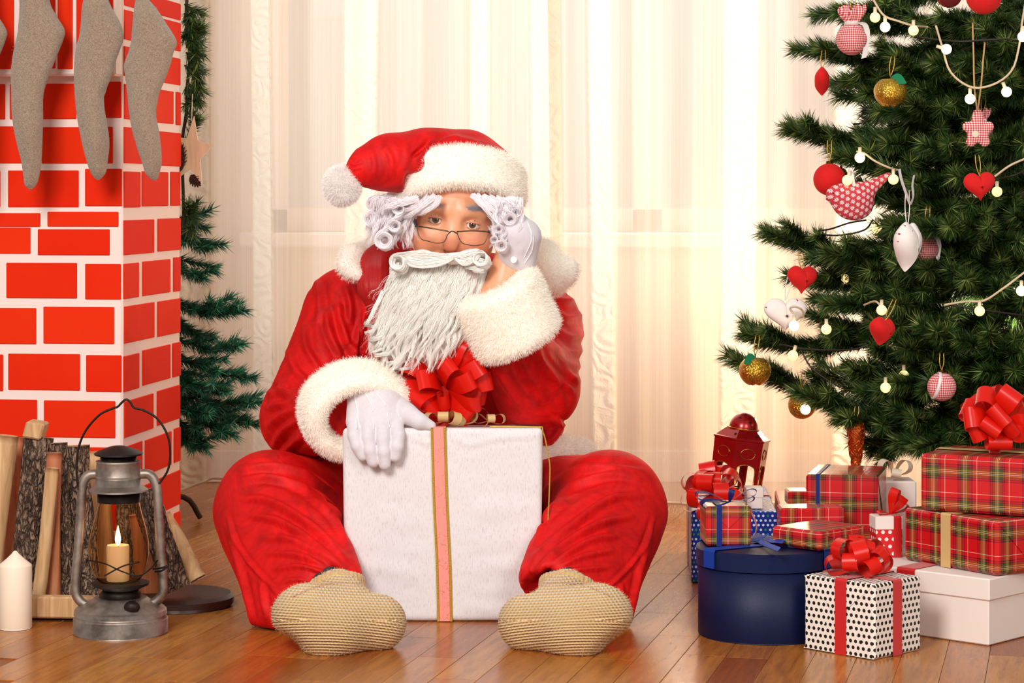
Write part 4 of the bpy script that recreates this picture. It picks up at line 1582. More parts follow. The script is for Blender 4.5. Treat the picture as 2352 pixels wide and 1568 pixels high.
def fur_part(name, V, F, n, length, parent, mat=None, comb=(0, 0, -0.3), mess=0.45, width=0.00028, keep=None):
    p = part(name, V, F, M_FURB, parent)
    fv, ff, nn = fur(V, F, n, length, width, comb, mess, keep=keep or (lambda q, m: m[:, 1] < 0.45))
    tag(part('fur', fv, ff, mat or M_FUR, p), kind='stuff')
    return p


def sdf_mesh(lo, hi, h, fn, sm=2):
    a_, p_ = grid(lo, hi, h)
    return surface_nets(fn(p_), a_, sm)


# fur cuff on the raised arm: wide band around the sleeve
ca, cb = P(1188, 772, 4.105), P(1138, 668, 4.085)
cd = unit(cb - ca)


def cuff1(p):
    r = 0.079
    x, y, z = (p[i] - np.float32(ca[i]) for i in range(3))
    t = x * cd[0] + y * cd[1] + z * cd[2]
    rad = np.sqrt(np.maximum(x * x + y * y + z * z - t * t, 1e-9))
    L = float(np.linalg.norm(cb - ca))
    f_ = np.sqrt(np.maximum(rad - (r - 0.016), 0) ** 2 + np.maximum(np.abs(t - L / 2) - (L / 2 - 0.002), 0) ** 2) - 0.016
    hole = np.sqrt(np.maximum(rad - 0.034, 0) ** 2 + np.maximum(0.03 - (t - L / 2), 0) ** 2) - 0.004
    return smax(f_, -hole, 0.006)


c_ = (ca + cb) / 2
V, F = sdf_mesh(c_ - 0.13, c_ + 0.13, 0.004, cuff1)
fur_part('sleeve_cuff', V, F, 36000, 0.0085, person, comb=(-0.15, -0.1, -0.25), mess=0.4)
# fur cuff on the resting arm: thick ring seen into, hand coming out
cc = P(824, 952, 4.085)
ax3 = unit(np.array([0.30, -0.86, -0.42]))
a1 = unit(np.cross(ax3, [0, 0, 1.0])); a2 = np.cross(ax3, a1)
if a1[0] < 0: a1, a2 = -a1, -a2


def cuff2(p):
    x, y, z = (p[i] - np.float32(cc[i]) for i in range(3))
    t = x * ax3[0] + y * ax3[1] + z * ax3[2]
    u = x * a1[0] + y * a1[1] + z * a1[2]
    v = x * a2[0] + y * a2[1] + z * a2[2]
    rad = np.sqrt(u * u + (v * 1.14) ** 2 + 1e-9)
    return np.sqrt(np.maximum(np.abs(t + 0.015) - 0.022, 0) ** 2 + (rad - 0.078) ** 2) - 0.0185


V, F = sdf_mesh(cc - 0.14, cc + 0.14, 0.004, cuff2)
fur_part('sleeve_cuff', V, F, 32000, 0.0085, person, comb=(0, -0.15, -0.25), mess=0.4, keep=lambda q, m: m[:, 1] < 0.7)


# collar: red stand-up facing and fur edging on both shoulders
def blob_px(caps, k=0.02):
    pts = [P(*q[:3]) for c in caps for q in c]
    lo = np.min(pts, 0) - 0.08; hi = np.max(pts, 0) + 0.08

    def fn(p):
        f_ = None
        for c in caps:
            for i in range(len(c) - 1):
                g = cap_px(p, c[i], c[i + 1])
                f_ = g if f_ is None else smin(f_, g, k)
        return f_
    return sdf_mesh(lo, hi, 0.0038, fn)


V, F = blob_px([[(852, 572, 4.36, 20), (812, 590, 4.32, 26), (800, 612, 4.30, 20), (822, 632, 4.29, 15)], [(852, 572, 4.36, 20), (880, 555, 4.42, 30), (1000, 560, 4.50, 40)]])
fur_part('fur_collar', V, F, 9000, 0.009, person, comb=(-0.2, -0.1, -0.2))
V, F = blob_px([[(1250, 590, 4.40, 34), (1270, 630, 4.34, 40), (1250, 660, 4.33, 20)], [(1270, 630, 4.34, 40), (1300, 620, 4.34, 22), (1308, 612, 4.34, 13)], [(1250, 590, 4.40, 34), (1180, 560, 4.48, 40)]])
fur_part('fur_collar', V, F, 12000, 0.009, person, comb=(0.3, -0.1, -0.15))
V, F = blob_px([[(872, 590, 4.31, 24), (862, 660, 4.29, 32), (868, 730, 4.29, 20)], [(872, 590, 4.31, 24), (905, 580, 4.34, 40)], [(832, 596, 4.31, 10), (872, 590, 4.31, 20)], [(840, 615, 4.30, 14), (850, 660, 4.30, 22)]])
V = fold(V, F, [([(855, 590), (850, 640), (855, 720)], 3, 2), ([(875, 585), (876, 650), (880, 720)], 3, 2), ([(840, 600), (838, 640), (842, 690)], 3, 2)])
tsat = NT('red_ribbed_facing', '#b80c10', 0.55)
tsat.bump(tsat.wave(160, 1.0, None, 2, 1.0, 'X'), 0.25, 0.001)
part('collar_facing', V, F, tsat.m, person)
# fur hem of the jacket behind the gift
V, F = blob_px([[(1225, 1060, 4.40, 34), (1285, 1040, 4.41, 36), (1335, 1038, 4.44, 26), (1366, 1048, 4.48, 12)]])
fur_part('fur_hem', V, F, 9000, 0.009, person, comb=(0.2, -0.1, -0.2))

# ---- trousers
tx, tp_ = grid((-0.56, 3.80, -0.004), (0.31, 4.95, 0.38), 0.0072)


def leg(p, s):
    m = lambda x: x if s < 0 else 2 * 1012 - x
    hip = (m(885), 1190, 4.66, 138); kn = (m(622), 1158, 4.20, 116); an = (m(738), 1335, 3.975, 84)
    g = smin(cap_px(p, hip, kn), cap_px(p, kn, an), 0.03)
    # cloth falling from the shin to the floor on the outer side
    fl = smin(cap_px(p, (m(560), 1190, 4.17, 48), (m(602), 1416, 3.985, 26)), cap_px(p, (m(594), 1428, 3.985, 18), (m(650), 1436, 3.955, 15)), 0.02)
    f2 = cap_px(p, (m(600), 1240, 4.14, 60), (m(655), 1395, 3.965, 42))
    g = smin(smin(g, fl, 0.05), f2, 0.05)
    g = smin(g, cap_px(p, (m(700), 1240, 4.10, 80), (m(690), 1370, 3.98, 60)), 0.04)
    # inner edge down to the sock
    g = smin(g, cap_px(p, (m(738), 1215, 4.06, 56), (m(806), 1326, 3.965, 22)), 0.03)
    # trouser opening
    cut = sd_cap(p, P(m(774), 1376, 3.93), P(m(772), 1470, 3.74), 0.047, 0.085)
    g = smax(g, -cut, 0.006)
    return g


f = sd_ell(tp_, P(1012, 1150, 4.74), (0.21, 0.17, 0.15))
f = smin(f, leg(tp_, -1), 0.05)
f = smin(f, leg(tp_, 1), 0.05)
f = smax(f, 0.0015 - tp_[2] + 0 * f, 0.01)
f = smax(f, -box_sdf(tp_), 0.006)
V, F = subdiv(*surface_nets(f, tx, 2))
tf = []
for l, w_, h_ in (([(545, 1105), (620, 1095), (720, 1130), (790, 1190)], 8, 6), ([(540, 1080), (620, 1068), (700, 1085), (780, 1140)], 7, 5), ([(545, 1145), (620, 1150), (720, 1210), (800, 1290)], 9, 6.5), ([(560, 1180), (650, 1200), (740, 1260), (812, 1330)], 9, 6),
                  ([(600, 1235), (680, 1240), (760, 1290), (800, 1320)], 8, 5), ([(610, 1270), (690, 1275), (760, 1305)], 7, 4), ([(620, 1310), (690, 1300), (760, 1318)], 6, 4), ([(520, 1180), (555, 1270), (640, 1365)], 5, 3.5), ([(520, 1200), (548, 1300), (580, 1430)], 7, 4),
                  ([(600, 1330), (605, 1380), (615, 1430)], 7, 4), ([(640, 1340), (680, 1330), (720, 1338)], 5, 3), ([(690, 1120), (760, 1180), (800, 1250)], 7, 5)):
    w_, h_ = w_ * 0.85, h_ * 1.35; tf.append((l, w_, h_))
    tf.append(([(2 * 1012 - x + RNG.uniform(-6, 6), y + RNG.uniform(-8, 8)) for x, y in l], w_, h_))
V = fold(V, F, tf)
V[:, 2] = np.maximum(V[:, 2], 0.0008)
part('trousers', V, F, M_VELVET, person)
# dark leggings at the ankles
M_LEGGING = simple('dark_grey_leggings', '#3a333b', 0.9, 0.2, 90)
for s in (-1, 1):
    m = lambda x: x if s < 0 else 2 * 1028 - x
    V, F = tube(smooth_path([P(m(735), 1318, 3.99), P(m(758), 1352, 3.94), P(m(770), 1372, 3.91)], 12), [px2m(54, 4.0)] * 12, 28)
    part('leggings', V, F, M_LEGGING, person)


# ---- knitted slipper socks
def sock_mat():
    t = NT('sand_knit_wool', None, 0.95)
    at = t.n('ShaderNodeAttribute', attribute_name='row')
    row = at.outputs['Fac']
    st = t.n('ShaderNodeAttribute', attribute_name='col').outputs['Fac']
    co = t.coord()
    wob = t.math('MULTIPLY', t.noise(30, 2, co), 1.3)
    r_ = t.math('SINE', t.math('ADD', t.math('MULTIPLY', row, 2 * math.pi), wob))
    half = t.math('MULTIPLY', t.math('FLOOR', t.math('ADD', row, t.math('DIVIDE', wob, 2 * math.pi))), 0.5)
    c_ = t.math('SINE', t.math('MULTIPLY', t.math('ADD', st, half), 2 * math.pi))
    h = t.math('ADD', r_, t.math('MULTIPLY', c_, 0.55))
    fz = t.noise(700, 2, co)
    mixv = t.ramp(t.math('ADD', t.math('MULTIPLY_ADD', h, 0.30, 0.5), t.math('MULTIPLY_ADD', fz, 0.5, -0.25)), [(0.05, 0.0), (0.6, 1.0)])
    c = t.mix(mixv, '#b58a50', '#f0cc94')
    rib = t.n('ShaderNodeAttribute', attribute_name='redline').outputs['Fac']
    c = t.mix(t.math('MULTIPLY', rib, t.ramp(t.noise(500, 1, co), [(0.45, 0.0), (0.55, 1.0)])), c, '#a8352c')
    t.set('Base Color', c)
    t.set('Sheen Weight', 0.3)
    t.bump(t.math('ADD', h, t.math('MULTIPLY', fz, 0.6)), 0.75, 0.0026)
    return t.m


M_SOCK = sock_mat()
M_CUFFK = knit_mat('sand_rib_knit', '#b98c52', '#e6c38c', 420, 0.6)
for s, lab in ((-1, ''), (1, '')):
    m = lambda x: x if s < 0 else 2 * 1038.5 - x

    def sock(p):
        g = sd_cap(p, P(m(713), 1422, 3.775), P(m(868), 1430, 3.80), px2m(80, 3.78), px2m(66, 3.78))
        g = smin(g, sd_ell(p, P(m(705), 1408, 3.775), (px2m(80, 3.77), 0.055, px2m(62, 3.77))), 0.015)
        g = smin(g, sd_ell(p, P(m(755), 1446, 3.765), (px2m(84, 3.77), 0.052, px2m(68, 3.77))), 0.02)
        g = smax(g, -sd_ell(p, P(m(648), 1505, 3.73), (px2m(42, 3.7), 0.06, px2m(40, 3.7))), 0.03)
        g = smax(g, -sd_ell(p, P(m(815), 1352, 3.72), (px2m(46, 3.7), 0.03, px2m(16, 3.7))), 0.03)
        ank = sd_cap(p, P(m(800), 1400, 3.83), P(m(776), 1366, 3.90), px2m(62, 3.85), px2m(60, 3.9))
        return smin(g, ank, 0.018)
    c_ = P(m(790), 1410, 3.83)
    V, F = sdf_mesh(c_ - np.array([0.15, 0.13, 0.10]), c_ + np.array([0.15, 0.13, 0.10]), 0.003, sock)
    V[:, 2] = np.maximum(V[:, 2], 0.0006)
    q = to_px(V)
    ss = np.where(s < 0, q[:, 0], 2 * 1038.5 - q[:, 0])
    u = ss - 780
    w = (q[:, 1] - 1425) - 0.00095 * (u ** 2) * np.where(q[:, 1] < 1425, -0.15, 0.9) * 0.45 - 0.05 * u
    sock_o = part('sock', V, F, M_SOCK, person, attrs={'row': w / 6.6, 'col': u / 8.5, 'redline': np.clip(1 - np.abs(q[:, 1] - (1338 + 0.0024 * (u - 10) ** 2)) / 4.0, 0, 1) * (q[:, 1] < 1372)})
    # ribbed cuff
    ctr, rr = P(m(776), 1356, 3.905), px2m(63, 3.9)
    an = np.linspace(0, 2 * np.pi, 120, endpoint=False)
    dirn = unit(np.array([s * 0.12, 0.50, 0.85]))
    e1 = unit(np.cross(dirn, [0, 1, 0])); e2 = np.cross(dirn, e1)
    rows = []
    for k, (tt, er) in enumerate(((-0.006, 0.94), (0.0, 1.0), (0.006, 1.03), (0.012, 1.03), (0.016, 1.0), (0.016, 0.93), (0.0, 0.90))):
        rib = 1 + 0.018 * np.sign(np.sin(an * 34)) * (0.9 < er)
        rows.append(ctr + dirn * tt + (e1 * np.cos(an)[:, None] + e2 * np.sin(an)[:, None]) * (rr * er * rib)[:, None])
    Vc = np.concatenate(rows)
    part('ribbed_cuff', Vc, grid_faces(7, 120, cv=True), M_CUFFK, sock_o)
    pts, nr = sample_surface(V, F, 5000)
    qq = pts[:, None] + unit(nr + RNG.normal(size=nr.shape) * 0.9)[:, None] * np.linspace(0, 0.0035, 3)[None, :, None]
    Vf, Ff = strands(qq, 0.00016, 0.00008, 2)
    tag(part('fuzz', Vf, Ff, knit_mat('sand_fuzz', '#d3ab70', '#e9c993', 300, 0.0) if s < 0 else bpy.data.materials['sand_fuzz'], sock_o), kind='stuff')

# ---- white gloves
tgv = NT('white_cotton', None, 0.85)
tgv.set('Base Color', tgv.mix(tgv.noise(220, 3), '#d2cad1', '#e0dade'))
tgv.set('Sheen Weight', 0.3)
tgv.bump(tgv.noise(600, 2, tgv.mapping(tgv.coord(), (1, 1, 2.5))), 0.2, 0.0008)
M_GLOVE = tgv.m
M_SEAM = simple('white_stitching', '#fbf7f8', 0.8)


def hand_sdf(palm, fingers, thumb, ks=0.005, extra=()):
    pts = np.array([q[:3] if isinstance(q, tuple) and len(q) == 4 else q for q in []])

    def fn(p):
        f_ = None
        for a, b in palm:
            g = cap_px(p, a, b)
            f_ = g if f_ is None else smin(f_, g, 0.014)
        for fg in list(fingers) + [thumb]:
            h_ = None
            for i in range(len(fg) - 1):
                g = cap_px(p, fg[i], fg[i + 1])
                h_ = g if h_ is None else smin(h_, g, 0.003)
            f_ = smin(f_, h_, ks)
        return f_
    allp = [P(*q[:3]) for a, b in palm for q in (a, b)] + [P(*q[:3]) for fg in list(fingers) + [thumb] for q in fg]
    lo = np.min(allp, 0) - 0.03; hi = np.max(allp, 0) + 0.03
    return sdf_mesh(lo, hi, 0.0019, fn, 2)


# resting hand: back of the hand over the box edge, fingers hanging down its front
palm = [((828, 930, 4.07, 32), (816, 968, 4.045, 22)), ((855, 925, 4.062, 36), (848, 970, 4.034, 22)), ((880, 925, 4.06, 36), (880, 972, 4.032, 22)), ((900, 935, 4.065, 30), (908, 968, 4.042, 21)),
        ((845, 905, 4.09, 42), (882, 905, 4.09, 42)), ((860, 900, 4.10, 42), (850, 930, 4.14, 40))]
fingers = [[(814, 972, 4.042, 18), (814, 1000, 4.020, 16), (821, 1024, 4.0125, 15), (832, 1046, 4.013, 13)],
           [(847, 974, 4.032, 18), (846, 1006, 4.014, 16), (850, 1034, 4.009, 15.5), (857, 1060, 4.010, 14)],
           [(880, 976, 4.030, 18), (880, 1008, 4.013, 16), (882, 1038, 4.008, 15.5), (884, 1066, 4.009, 14)],
           [(910, 972, 4.038, 17), (914, 1000, 4.018, 16), (912, 1026, 4.011, 15), (908, 1048, 4.012, 13.5)]]
thumb = [(908, 930, 4.07, 26), (935, 950, 4.045, 24), (965, 968, 4.035, 19), (990, 978, 4.035, 12)]
V, F = hand_sdf(palm, fingers, thumb, 0.0012)
glove = part('glove', V, F, M_GLOVE, person)


def on_surface(V, px_line, n=24, lift=0.0006):
    """polyline in pixels dropped onto the front of a mesh"""
    q = to_px(V)
    N_ = None
    out = []
    for a in smooth_path(np.array([(x, 0, y) for x, y in px_line], float), n)[:, [0, 2]]:
        d2 = ((q - a) ** 2).sum(1)
        c = np.argsort(d2)[:14]
        c = c[d2[c] < 60] if (d2[c] < 60).any() else c[:3]
        yv = V[c, 1].min()
        out.append(P(a[0], a[1], yv - lift))
    out = np.array(out)
    out[1:-1] = (out[:-2] + 2 * out[1:-1] + out[2:]) / 4
    return out


for l in ([(814, 910), (820, 940), (820, 985)], [(838, 902), (855, 935), (858, 985)], [(862, 902), (885, 930), (895, 980)]):
    part('stitch_line', *tube(on_surface(V, l, 24, 0.0001), 0.0007, 6), M_SEAM, glove)
# hand against the cheek: fist seen from its back, fingers curled under the wig
palm = [((1182, 590, 4.085, 32), (1196, 540, 4.075, 40)), ((1205, 590, 4.09, 30), (1206, 545, 4.08, 36)), ((1172, 575, 4.08, 26), (1180, 530, 4.065, 32))]
fingers = [[(1200, 528, 4.10, 26), (1190, 508, 4.11, 20), (1166, 500, 4.12, 17), (1146, 506, 4.13, 15)],
           [(1206, 535, 4.085, 28), (1192, 512, 4.085, 21), (1168, 512, 4.095, 17), (1146, 520, 4.11, 15)],
           [(1202, 545, 4.07, 30), (1184, 528, 4.065, 22), (1162, 532, 4.085, 17), (1146, 540, 4.10, 15)],
           [(1196, 560, 4.07, 28), (1178, 550, 4.068, 20), (1160, 556, 4.085, 15.5), (1146, 562, 4.10, 13)]]
thumb = [(1180, 590, 4.085, 24), (1168, 572, 4.12, 20), (1156, 548, 4.14, 17), (1150, 525, 4.15, 14)]
V, F = hand_sdf(palm, fingers, thumb, 0.005)
glove2 = part('glove', V, F, M_GLOVE, person)
for l in ([(1212, 508), (1222, 545), (1205, 590)], [(1226, 540), (1222, 575), (1205, 605)]):
    part('stitch_line', *tube(on_surface(V, l, 24, 0.0001), 0.0007, 6), M_SEAM, glove2)
V, F = lathe([(0.0002, 0), (0.0052, 0.0), (0.0055, 0.001), (0.0045, 0.002), (0.0002, 0.0022)], (0, 0, 0), 20)
part('button', V @ rot('X', math.pi / 2).T + P(1180, 596, 4.052), F, M_SEAM, glove2)

# ---- hat
RC = P(1050, 416, 4.185)
Rr = rot('X', math.radians(-13)) @ rot('Y', math.radians(-2.0))


def hat_sdf(p):
    g = sd_ell(p, P(1052, 400, 4.18), (px2m(136, 4.18), 0.115, px2m(92, 4.18)))
    g = smin(g, cap_px(p, (1075, 352, 4.19, 48), (985, 352, 4.17, 46)), 0.03)
    g = smin(g, cap_px(p, (1000, 364, 4.14, 58), (900, 371, 4.10, 56)), 0.035)
    g = smin(g, cap_px(p, (960, 350, 4.14, 42), (880, 358, 4.10, 36)), 0.03)
    g = smin(g, cap_px(p, (925, 388, 4.12, 46), (875, 388, 4.10, 42)), 0.03)
    g = smin(g, cap_px(p, (900, 372, 4.10, 55), (838, 386, 4.085, 42)), 0.02)
    g = smin(g, cap_px(p, (838, 384, 4.085, 40), (808, 398, 4.08, 14)), 0.015)
    n_ = Rr[:, 2].astype(np.float32)
    w_ = sum(n_[i] * (p[i] - np.float32(RC[i])) for i in range(3))
    lim = np.where(p[0] < RC[0] - 0.085, np.float32(-0.06), np.float32(-0.008))
    return smax(g, lim - w_, 0.006)


c_ = P(980, 390, 4.15)
V, F = sdf_mesh(c_ - np.array([0.18, 0.13, 0.10]), c_ + np.array([0.20, 0.17, 0.10]), 0.0042, hat_sdf)
V, F = subdiv(V, F)
V = fold(V, F, [([(880, 330), (900, 370), (895, 420)], 6, 2.5), ([(850, 340), (860, 375), (855, 415)], 6, 2.2), ([(990, 320), (970, 340), (945, 362)], 5, -6), ([(1000, 322), (985, 335), (955, 366)], 6, 4), ([(1060, 310), (1020, 325), (985, 350)], 7, 3), ([(1110, 330), (1050, 318), (1000, 330)], 6, 2.5),
                 ([(930, 320), (935, 360), (925, 410)], 7, 2), ([(800, 370), (815, 378), (830, 372)], 3, 2), ([(800, 385), (815, 388), (832, 382)], 3, 2)])
hat = part('hat', V, F, M_VELVET, person)
# fur band: a tilted ring round the head
def band_sdf(p):
    x, y, z = (p[i] - np.float32(RC[i]) for i in range(3))
    R = Rr.astype(np.float32)
    u = R[0, 0] * x + R[1, 0] * y + R[2, 0] * z
    v = R[0, 1] * x + R[1, 1] * y + R[2, 1] * z
    w = R[0, 2] * x + R[1, 2] * y + R[2, 2] * z
    rad = (np.sqrt((u / 0.099) ** 2 + (v / 0.108) ** 2 + 1e-9) - 1) * 0.10
    w = w + 0.10 * u * u / 0.1 * 1.0
    return np.sqrt(np.maximum(np.abs(w) - 0.020, 0) ** 2 + np.maximum(np.abs(rad) - 0.002, 0) ** 2) - 0.0165


V, F = sdf_mesh(RC - np.array([0.14, 0.15, 0.11]), RC + np.array([0.14, 0.15, 0.11]), 0.0038, band_sdf)
fur_part('fur_band', V, F, 44000, 0.0085, hat, comb=(0.1, -0.1, -0.15), mess=0.4, keep=lambda q, m: m[:, 1] < 0.35)
pc = P(786, 426, 4.08)
V, F = sphere(pc, px2m(39, 4.08), 32, 20, (0.95, 0.95, 1.05))
fur_part('pompom', V, F, 22000, 0.0105, hat, M_POM, comb=(0, 0, -0.25), mess=0.5)


# ---- hair: locks of strands
def soft_normals(V, c, r):
    """coat normals of a rounded mass around c"""
    return unit((np.asarray(V) - np.asarray(c)) / np.asarray(r) + np.array([0, -0.25, 0.1]))


def lock(path, n, r0, r1, rng, wav=0.002, K=None, flat=1.0, frizz=0.0007):
    """A lock of n strands around a centre path: strands end at different lengths, the lock narrows to its tip."""
    K = K or len(path)
    fine = smooth_path(path, 4 * K)
    T, A, B = frames(fine)
    t = np.linspace(0, 1, K)
    end = rng.uniform(0.72, 1.0, (n, 1))
    idx = (t[None] * end * (4 * K - 1)).astype(int)
    tt_ = t[None] * end
    R = (r0 + (r1 - r0) * tt_) * (1 - 0.55 * tt_ ** 3)
    an = rng.uniform(0, 2 * np.pi, (n, 1)); rd = np.sqrt(rng.random((n, 1)))
    ph = rng.uniform(0, 6, (n, 1)); fr = rng.uniform(2, 7, (n, 1)); ph2 = rng.uniform(0, 6, (n, 1))
    tw = an + rng.normal(0, 0.9, (n, 1)) * tt_
    k1 = np.cos(tw) * rd * R + np.sin(fr * tt_ * 3 + ph) * wav * tt_ * 0.6 + frizz * np.sin(tt_ * 23 + ph2)
    k2 = (np.sin(tw) * rd * R + np.cos(fr * tt_ * 3 + ph2) * wav * tt_ * 0.6 + frizz * np.sin(tt_ * 19 + ph)) * flat
    return fine[idx] + A[idx] * k1[..., None] + B[idx] * k2[..., None]


def ringlet(c, R, L, turns, n, rng, r0=0.005, ax=(0, 0, -1), K=44, start=None, ph=0.0):
    """A hanging curl: helix of radius R and length L, front-facing."""
    ax = unit(np.asarray(ax, float))
    e1 = unit(np.cross(ax, [0, 1, 0.01])); e2 = np.cross(ax, e1)
    t = np.linspace(0, 1, K)
    an = ph + t * turns * 2 * np.pi
    rr = R * (0.9 + 0.1 * np.sin(3 * t))
    p = np.asarray(c) + ax * (t * L)[:, None] + e1 * (rr * np.cos(an))[:, None] + e2 * (rr * np.sin(an))[:, None]
    if start is not None:
        p = np.vstack([smooth_path([start, (np.asarray(start) + p[0]) / 2 + e2 * R * 0.3, p[0]], 8)[:-1], p])
    return lock(p, n, r0, r0 * 0.6, rng, 0.001, K=K)


hr = np.random.default_rng(5)
wig = []
d = 4.08
# bangs sweeping out from under the band
for (a, b, c, e) in ((( 985, 452), (965, 468), (940, 480), (905, 482)), ((1000, 450), (975, 470), (945, 492), (925, 500)), ((1010, 452), (1000, 470), (970, 488), (950, 492)), ((960, 455), (930, 465), (900, 470), (880, 485)), ((940, 458), (910, 470), (880, 478), (862, 500))):
    wig.append(lock([P(*a, 4.065), P(*b, 4.055), P(*c, 4.06), P(*e, 4.08)], 120, 0.006, 0.004, hr, 0.002, K=16))
for (a, b, c, e) in (((1085, 448), (1105, 468), (1125, 492), (1140, 520)), ((1095, 448), (1118, 470), (1140, 490), (1158, 515)), ((1110, 450), (1138, 470), (1160, 490), (1172, 520)), ((1125, 452), (1150, 466), (1175, 485), (1190, 505)), ((1140, 455), (1165, 465), (1185, 480), (1195, 500))):
    wig.append(lock([P(*a, 4.065), P(*b, 4.052), P(*c, 4.055), P(*e, 4.07)], 120, 0.005, 0.004, hr, 0.002, K=16))
for (a, b, c) in (((1090, 448), (1112, 480), (1128, 500)), ((1100, 450), (1125, 490), (1135, 512))):
    wig.append(lock([P(*a, 4.055), P(*b, 4.045), P(*c, 4.05)], 14, 0.002, 0.001, hr, 0.002, K=12))
# roll curls and loose waves at the sides


def roll(cx_, cy_, R, n, start, d0, sgn=1, turns=1.2, depth=0.010, a0=-1.6):
    out = []
    for k in range(n):
        v, w = hr.uniform(-1, 1), hr.uniform(0, 1)
        a_ = np.linspace(0, 2 * np.pi * turns, 18) * sgn + a0
        rr = R * (0.45 + 0.55 * w) * np.linspace(1, 0.72, 18) * (1 + 0.05 * np.sin(np.arange(18) * 0.9 + 9 * v))
        dd = d0 + depth * v - 0.008 * w
        cur = [P(cx_ + rr[i] * math.cos(a_[i]) + hr.normal(0, 0.9) + 3 * v * w, cy_ + rr[i] * math.sin(a_[i]) + hr.normal(0, 0.9) + 3 * v, dd + 0.004 * math.sin(a_[i])) for i in range(18)]
        s0 = P(start[0] + 9 * hr.normal(), start[1] + 4 * hr.normal(), d0 + 0.012 + 0.008 * v)
        mid = (s0 * 0.5 + np.array(cur[0]) * 0.5) + hr.normal(0, 0.0016, 3)
        out.append(np.vstack([smooth_path([s0, mid, cur[0]], 7)[:-1], cur]))
    return smoothN(np.array(out), 1)


def smoothN(q, it=4):
    for _ in range(it):
        q = q.copy()
        q[:, 1:-1] = (q[:, :-2] + 2 * q[:, 1:-1] + q[:, 2:]) / 4
    return q


for (x, y, R, n, st, dd, sg) in ((884, 553, 25, 420, (905, 500), 4.075, -1), (858, 505, 24, 320, (890, 462), 4.10, -1), (862, 470, 22, 260, (900, 452), 4.11, -1), (908, 520, 18, 280, (930, 480), 4.075, -1), (918, 482, 16, 220, (950, 458), 4.075, -1),
                                 (1152, 566, 17, 260, (1160, 515), 4.045, 1), (1146, 528, 13, 180, (1140, 490), 4.045, 1), (1172, 505, 18, 240, (1150, 468), 4.05, 1), (1136, 552, 11, 140, (1138, 520), 4.045, 1), (1188, 490, 14, 160, (1165, 462), 4.06, 1)):
    wig.append(roll(x, y, R, n, st, dd, sg))
tw_ = np.linspace(0, 1, 18)
for (xa, xb, ya, yb, dl_, n) in ((842, 955, 452, 575, 4.085, 62), (1128, 1198, 452, 575, 4.05, 34)):
    for k in range(n):
        x0 = hr.uniform(xa + 15, xb); x1 = x0 + hr.normal(-6 if xa < 1000 else 2, 9)
        y0 = ya + hr.uniform(0, 20); y1 = min(yb, y0 + hr.uniform(60, 120))
        am, fq, ph = hr.uniform(4, 9), hr.uniform(1.0, 1.9), hr.uniform(0, 6)
        px_ = x0 + (x1 - x0) * tw_ + am * np.sin(2 * np.pi * fq * tw_ + ph) * (0.3 + 0.7 * tw_)
        py_ = y0 + (y1 - y0) * tw_
        dd = dl_ + hr.uniform(-0.006, 0.03) + 0.006 * np.cos(2 * np.pi * fq * tw_ + ph)
        wig.append(lock(np.stack([(px_ - CX) / FPX * dd, dd, CAMH + (HOR - py_) / FPX * dd], -1), 40, px2m(6, 4.08), px2m(3, 4.08), hr, 0.002, K=14))
mb = MB()
for q in wig:
    mb.add(strands(q, 0.00026, 0.00012, 2))
V, F = mb.get()
wig_o = part('wig', V, F, M_WIG, person)
V, F = blob_px([[(890, 490, 4.14, 26), (888, 535, 4.135, 28)], [(920, 470, 4.125, 22), (928, 530, 4.115, 16)]])
part('wig_core', V, F, M_WIG, wig_o, attrs={'nrm': vnormals(V, F)})
V, F = blob_px([[(1170, 470, 4.12, 24), (1166, 540, 4.11, 14)]])
part('wig_core', V, F, M_WIG, wig_o, attrs={'nrm': vnormals(V, F)})

# ---- beard and moustache
bc = [[(1020, 640, 4.14, 78), (990, 740, 4.13, 84)], [(985, 740, 4.13, 84), (945, 800, 4.13, 50)], [(945, 625, 4.135, 28), (920, 760, 4.14, 44)], [(1085, 620, 4.13, 34), (1060, 720, 4.13, 56)], [(1010, 760, 4.12, 70), (970, 825, 4.13, 36)]]
V, F = blob_px(bc, 0.04)
V[:, 1] = 4.15 + (V[:, 1] - 4.15) * 0.75
cV, cF = V, F
BC = P(1000, 690, 4.20)
beard = part('beard', V, F, M_BEARD, person, attrs={'nrm': soft_normals(V, BC, (1, 1, 1.4))})
br = np.random.default_rng(9)
paths = []
K = 15
tt = np.linspace(0, 1, K)
nl = 320
for k in range(nl):
    # lock rooted along the mouth line, flowing down
    u = br.random()
    lay = br.random()
    x0 = 905 + 215 * u
    y0 = 590 + 30 * lay + 14 * abs(u - 0.5)
    tgt = 845 + 235 * u + br.normal(0, 14)
    ln_ = br.uniform(0.45, 1.0)
    y1 = y0 + (260 - 90 * max(0, u - 0.5)) * ln_
    x1 = x0 + (tgt - x0) * ln_
    am = br.uniform(7, 20); fq = br.uniform(1.0, 2.6); ph = br.uniform(0, 6)
    px_ = x0 + (x1 - x0) * tt ** 1.1 + am * np.sin(2 * np.pi * fq * tt + ph) * tt ** 0.6
    py_ = y0 + (y1 - y0) * tt
    bulge = np.sin(np.pi * np.clip(tt * 0.9 + 0.06, 0, 1))
    dd = 4.085 - 0.022 * bulge * (1 - (2 * u - 1) ** 2 * 0.7) - 0.010 * lay + 0.004 * np.cos(2 * np.pi * fq * tt + ph) + 0.03 * abs(2 * u - 1) ** 3
    path = np.stack([(px_ - CX) / FPX * dd, dd, CAMH + (HOR - py_) / FPX * dd], -1)
    paths.append(lock(path, 50, px2m(br.uniform(6, 11), 4.08), px2m(br.uniform(1.5, 4), 4.08), br, 0.002, K=K, flat=0.7, frizz=0.0010))
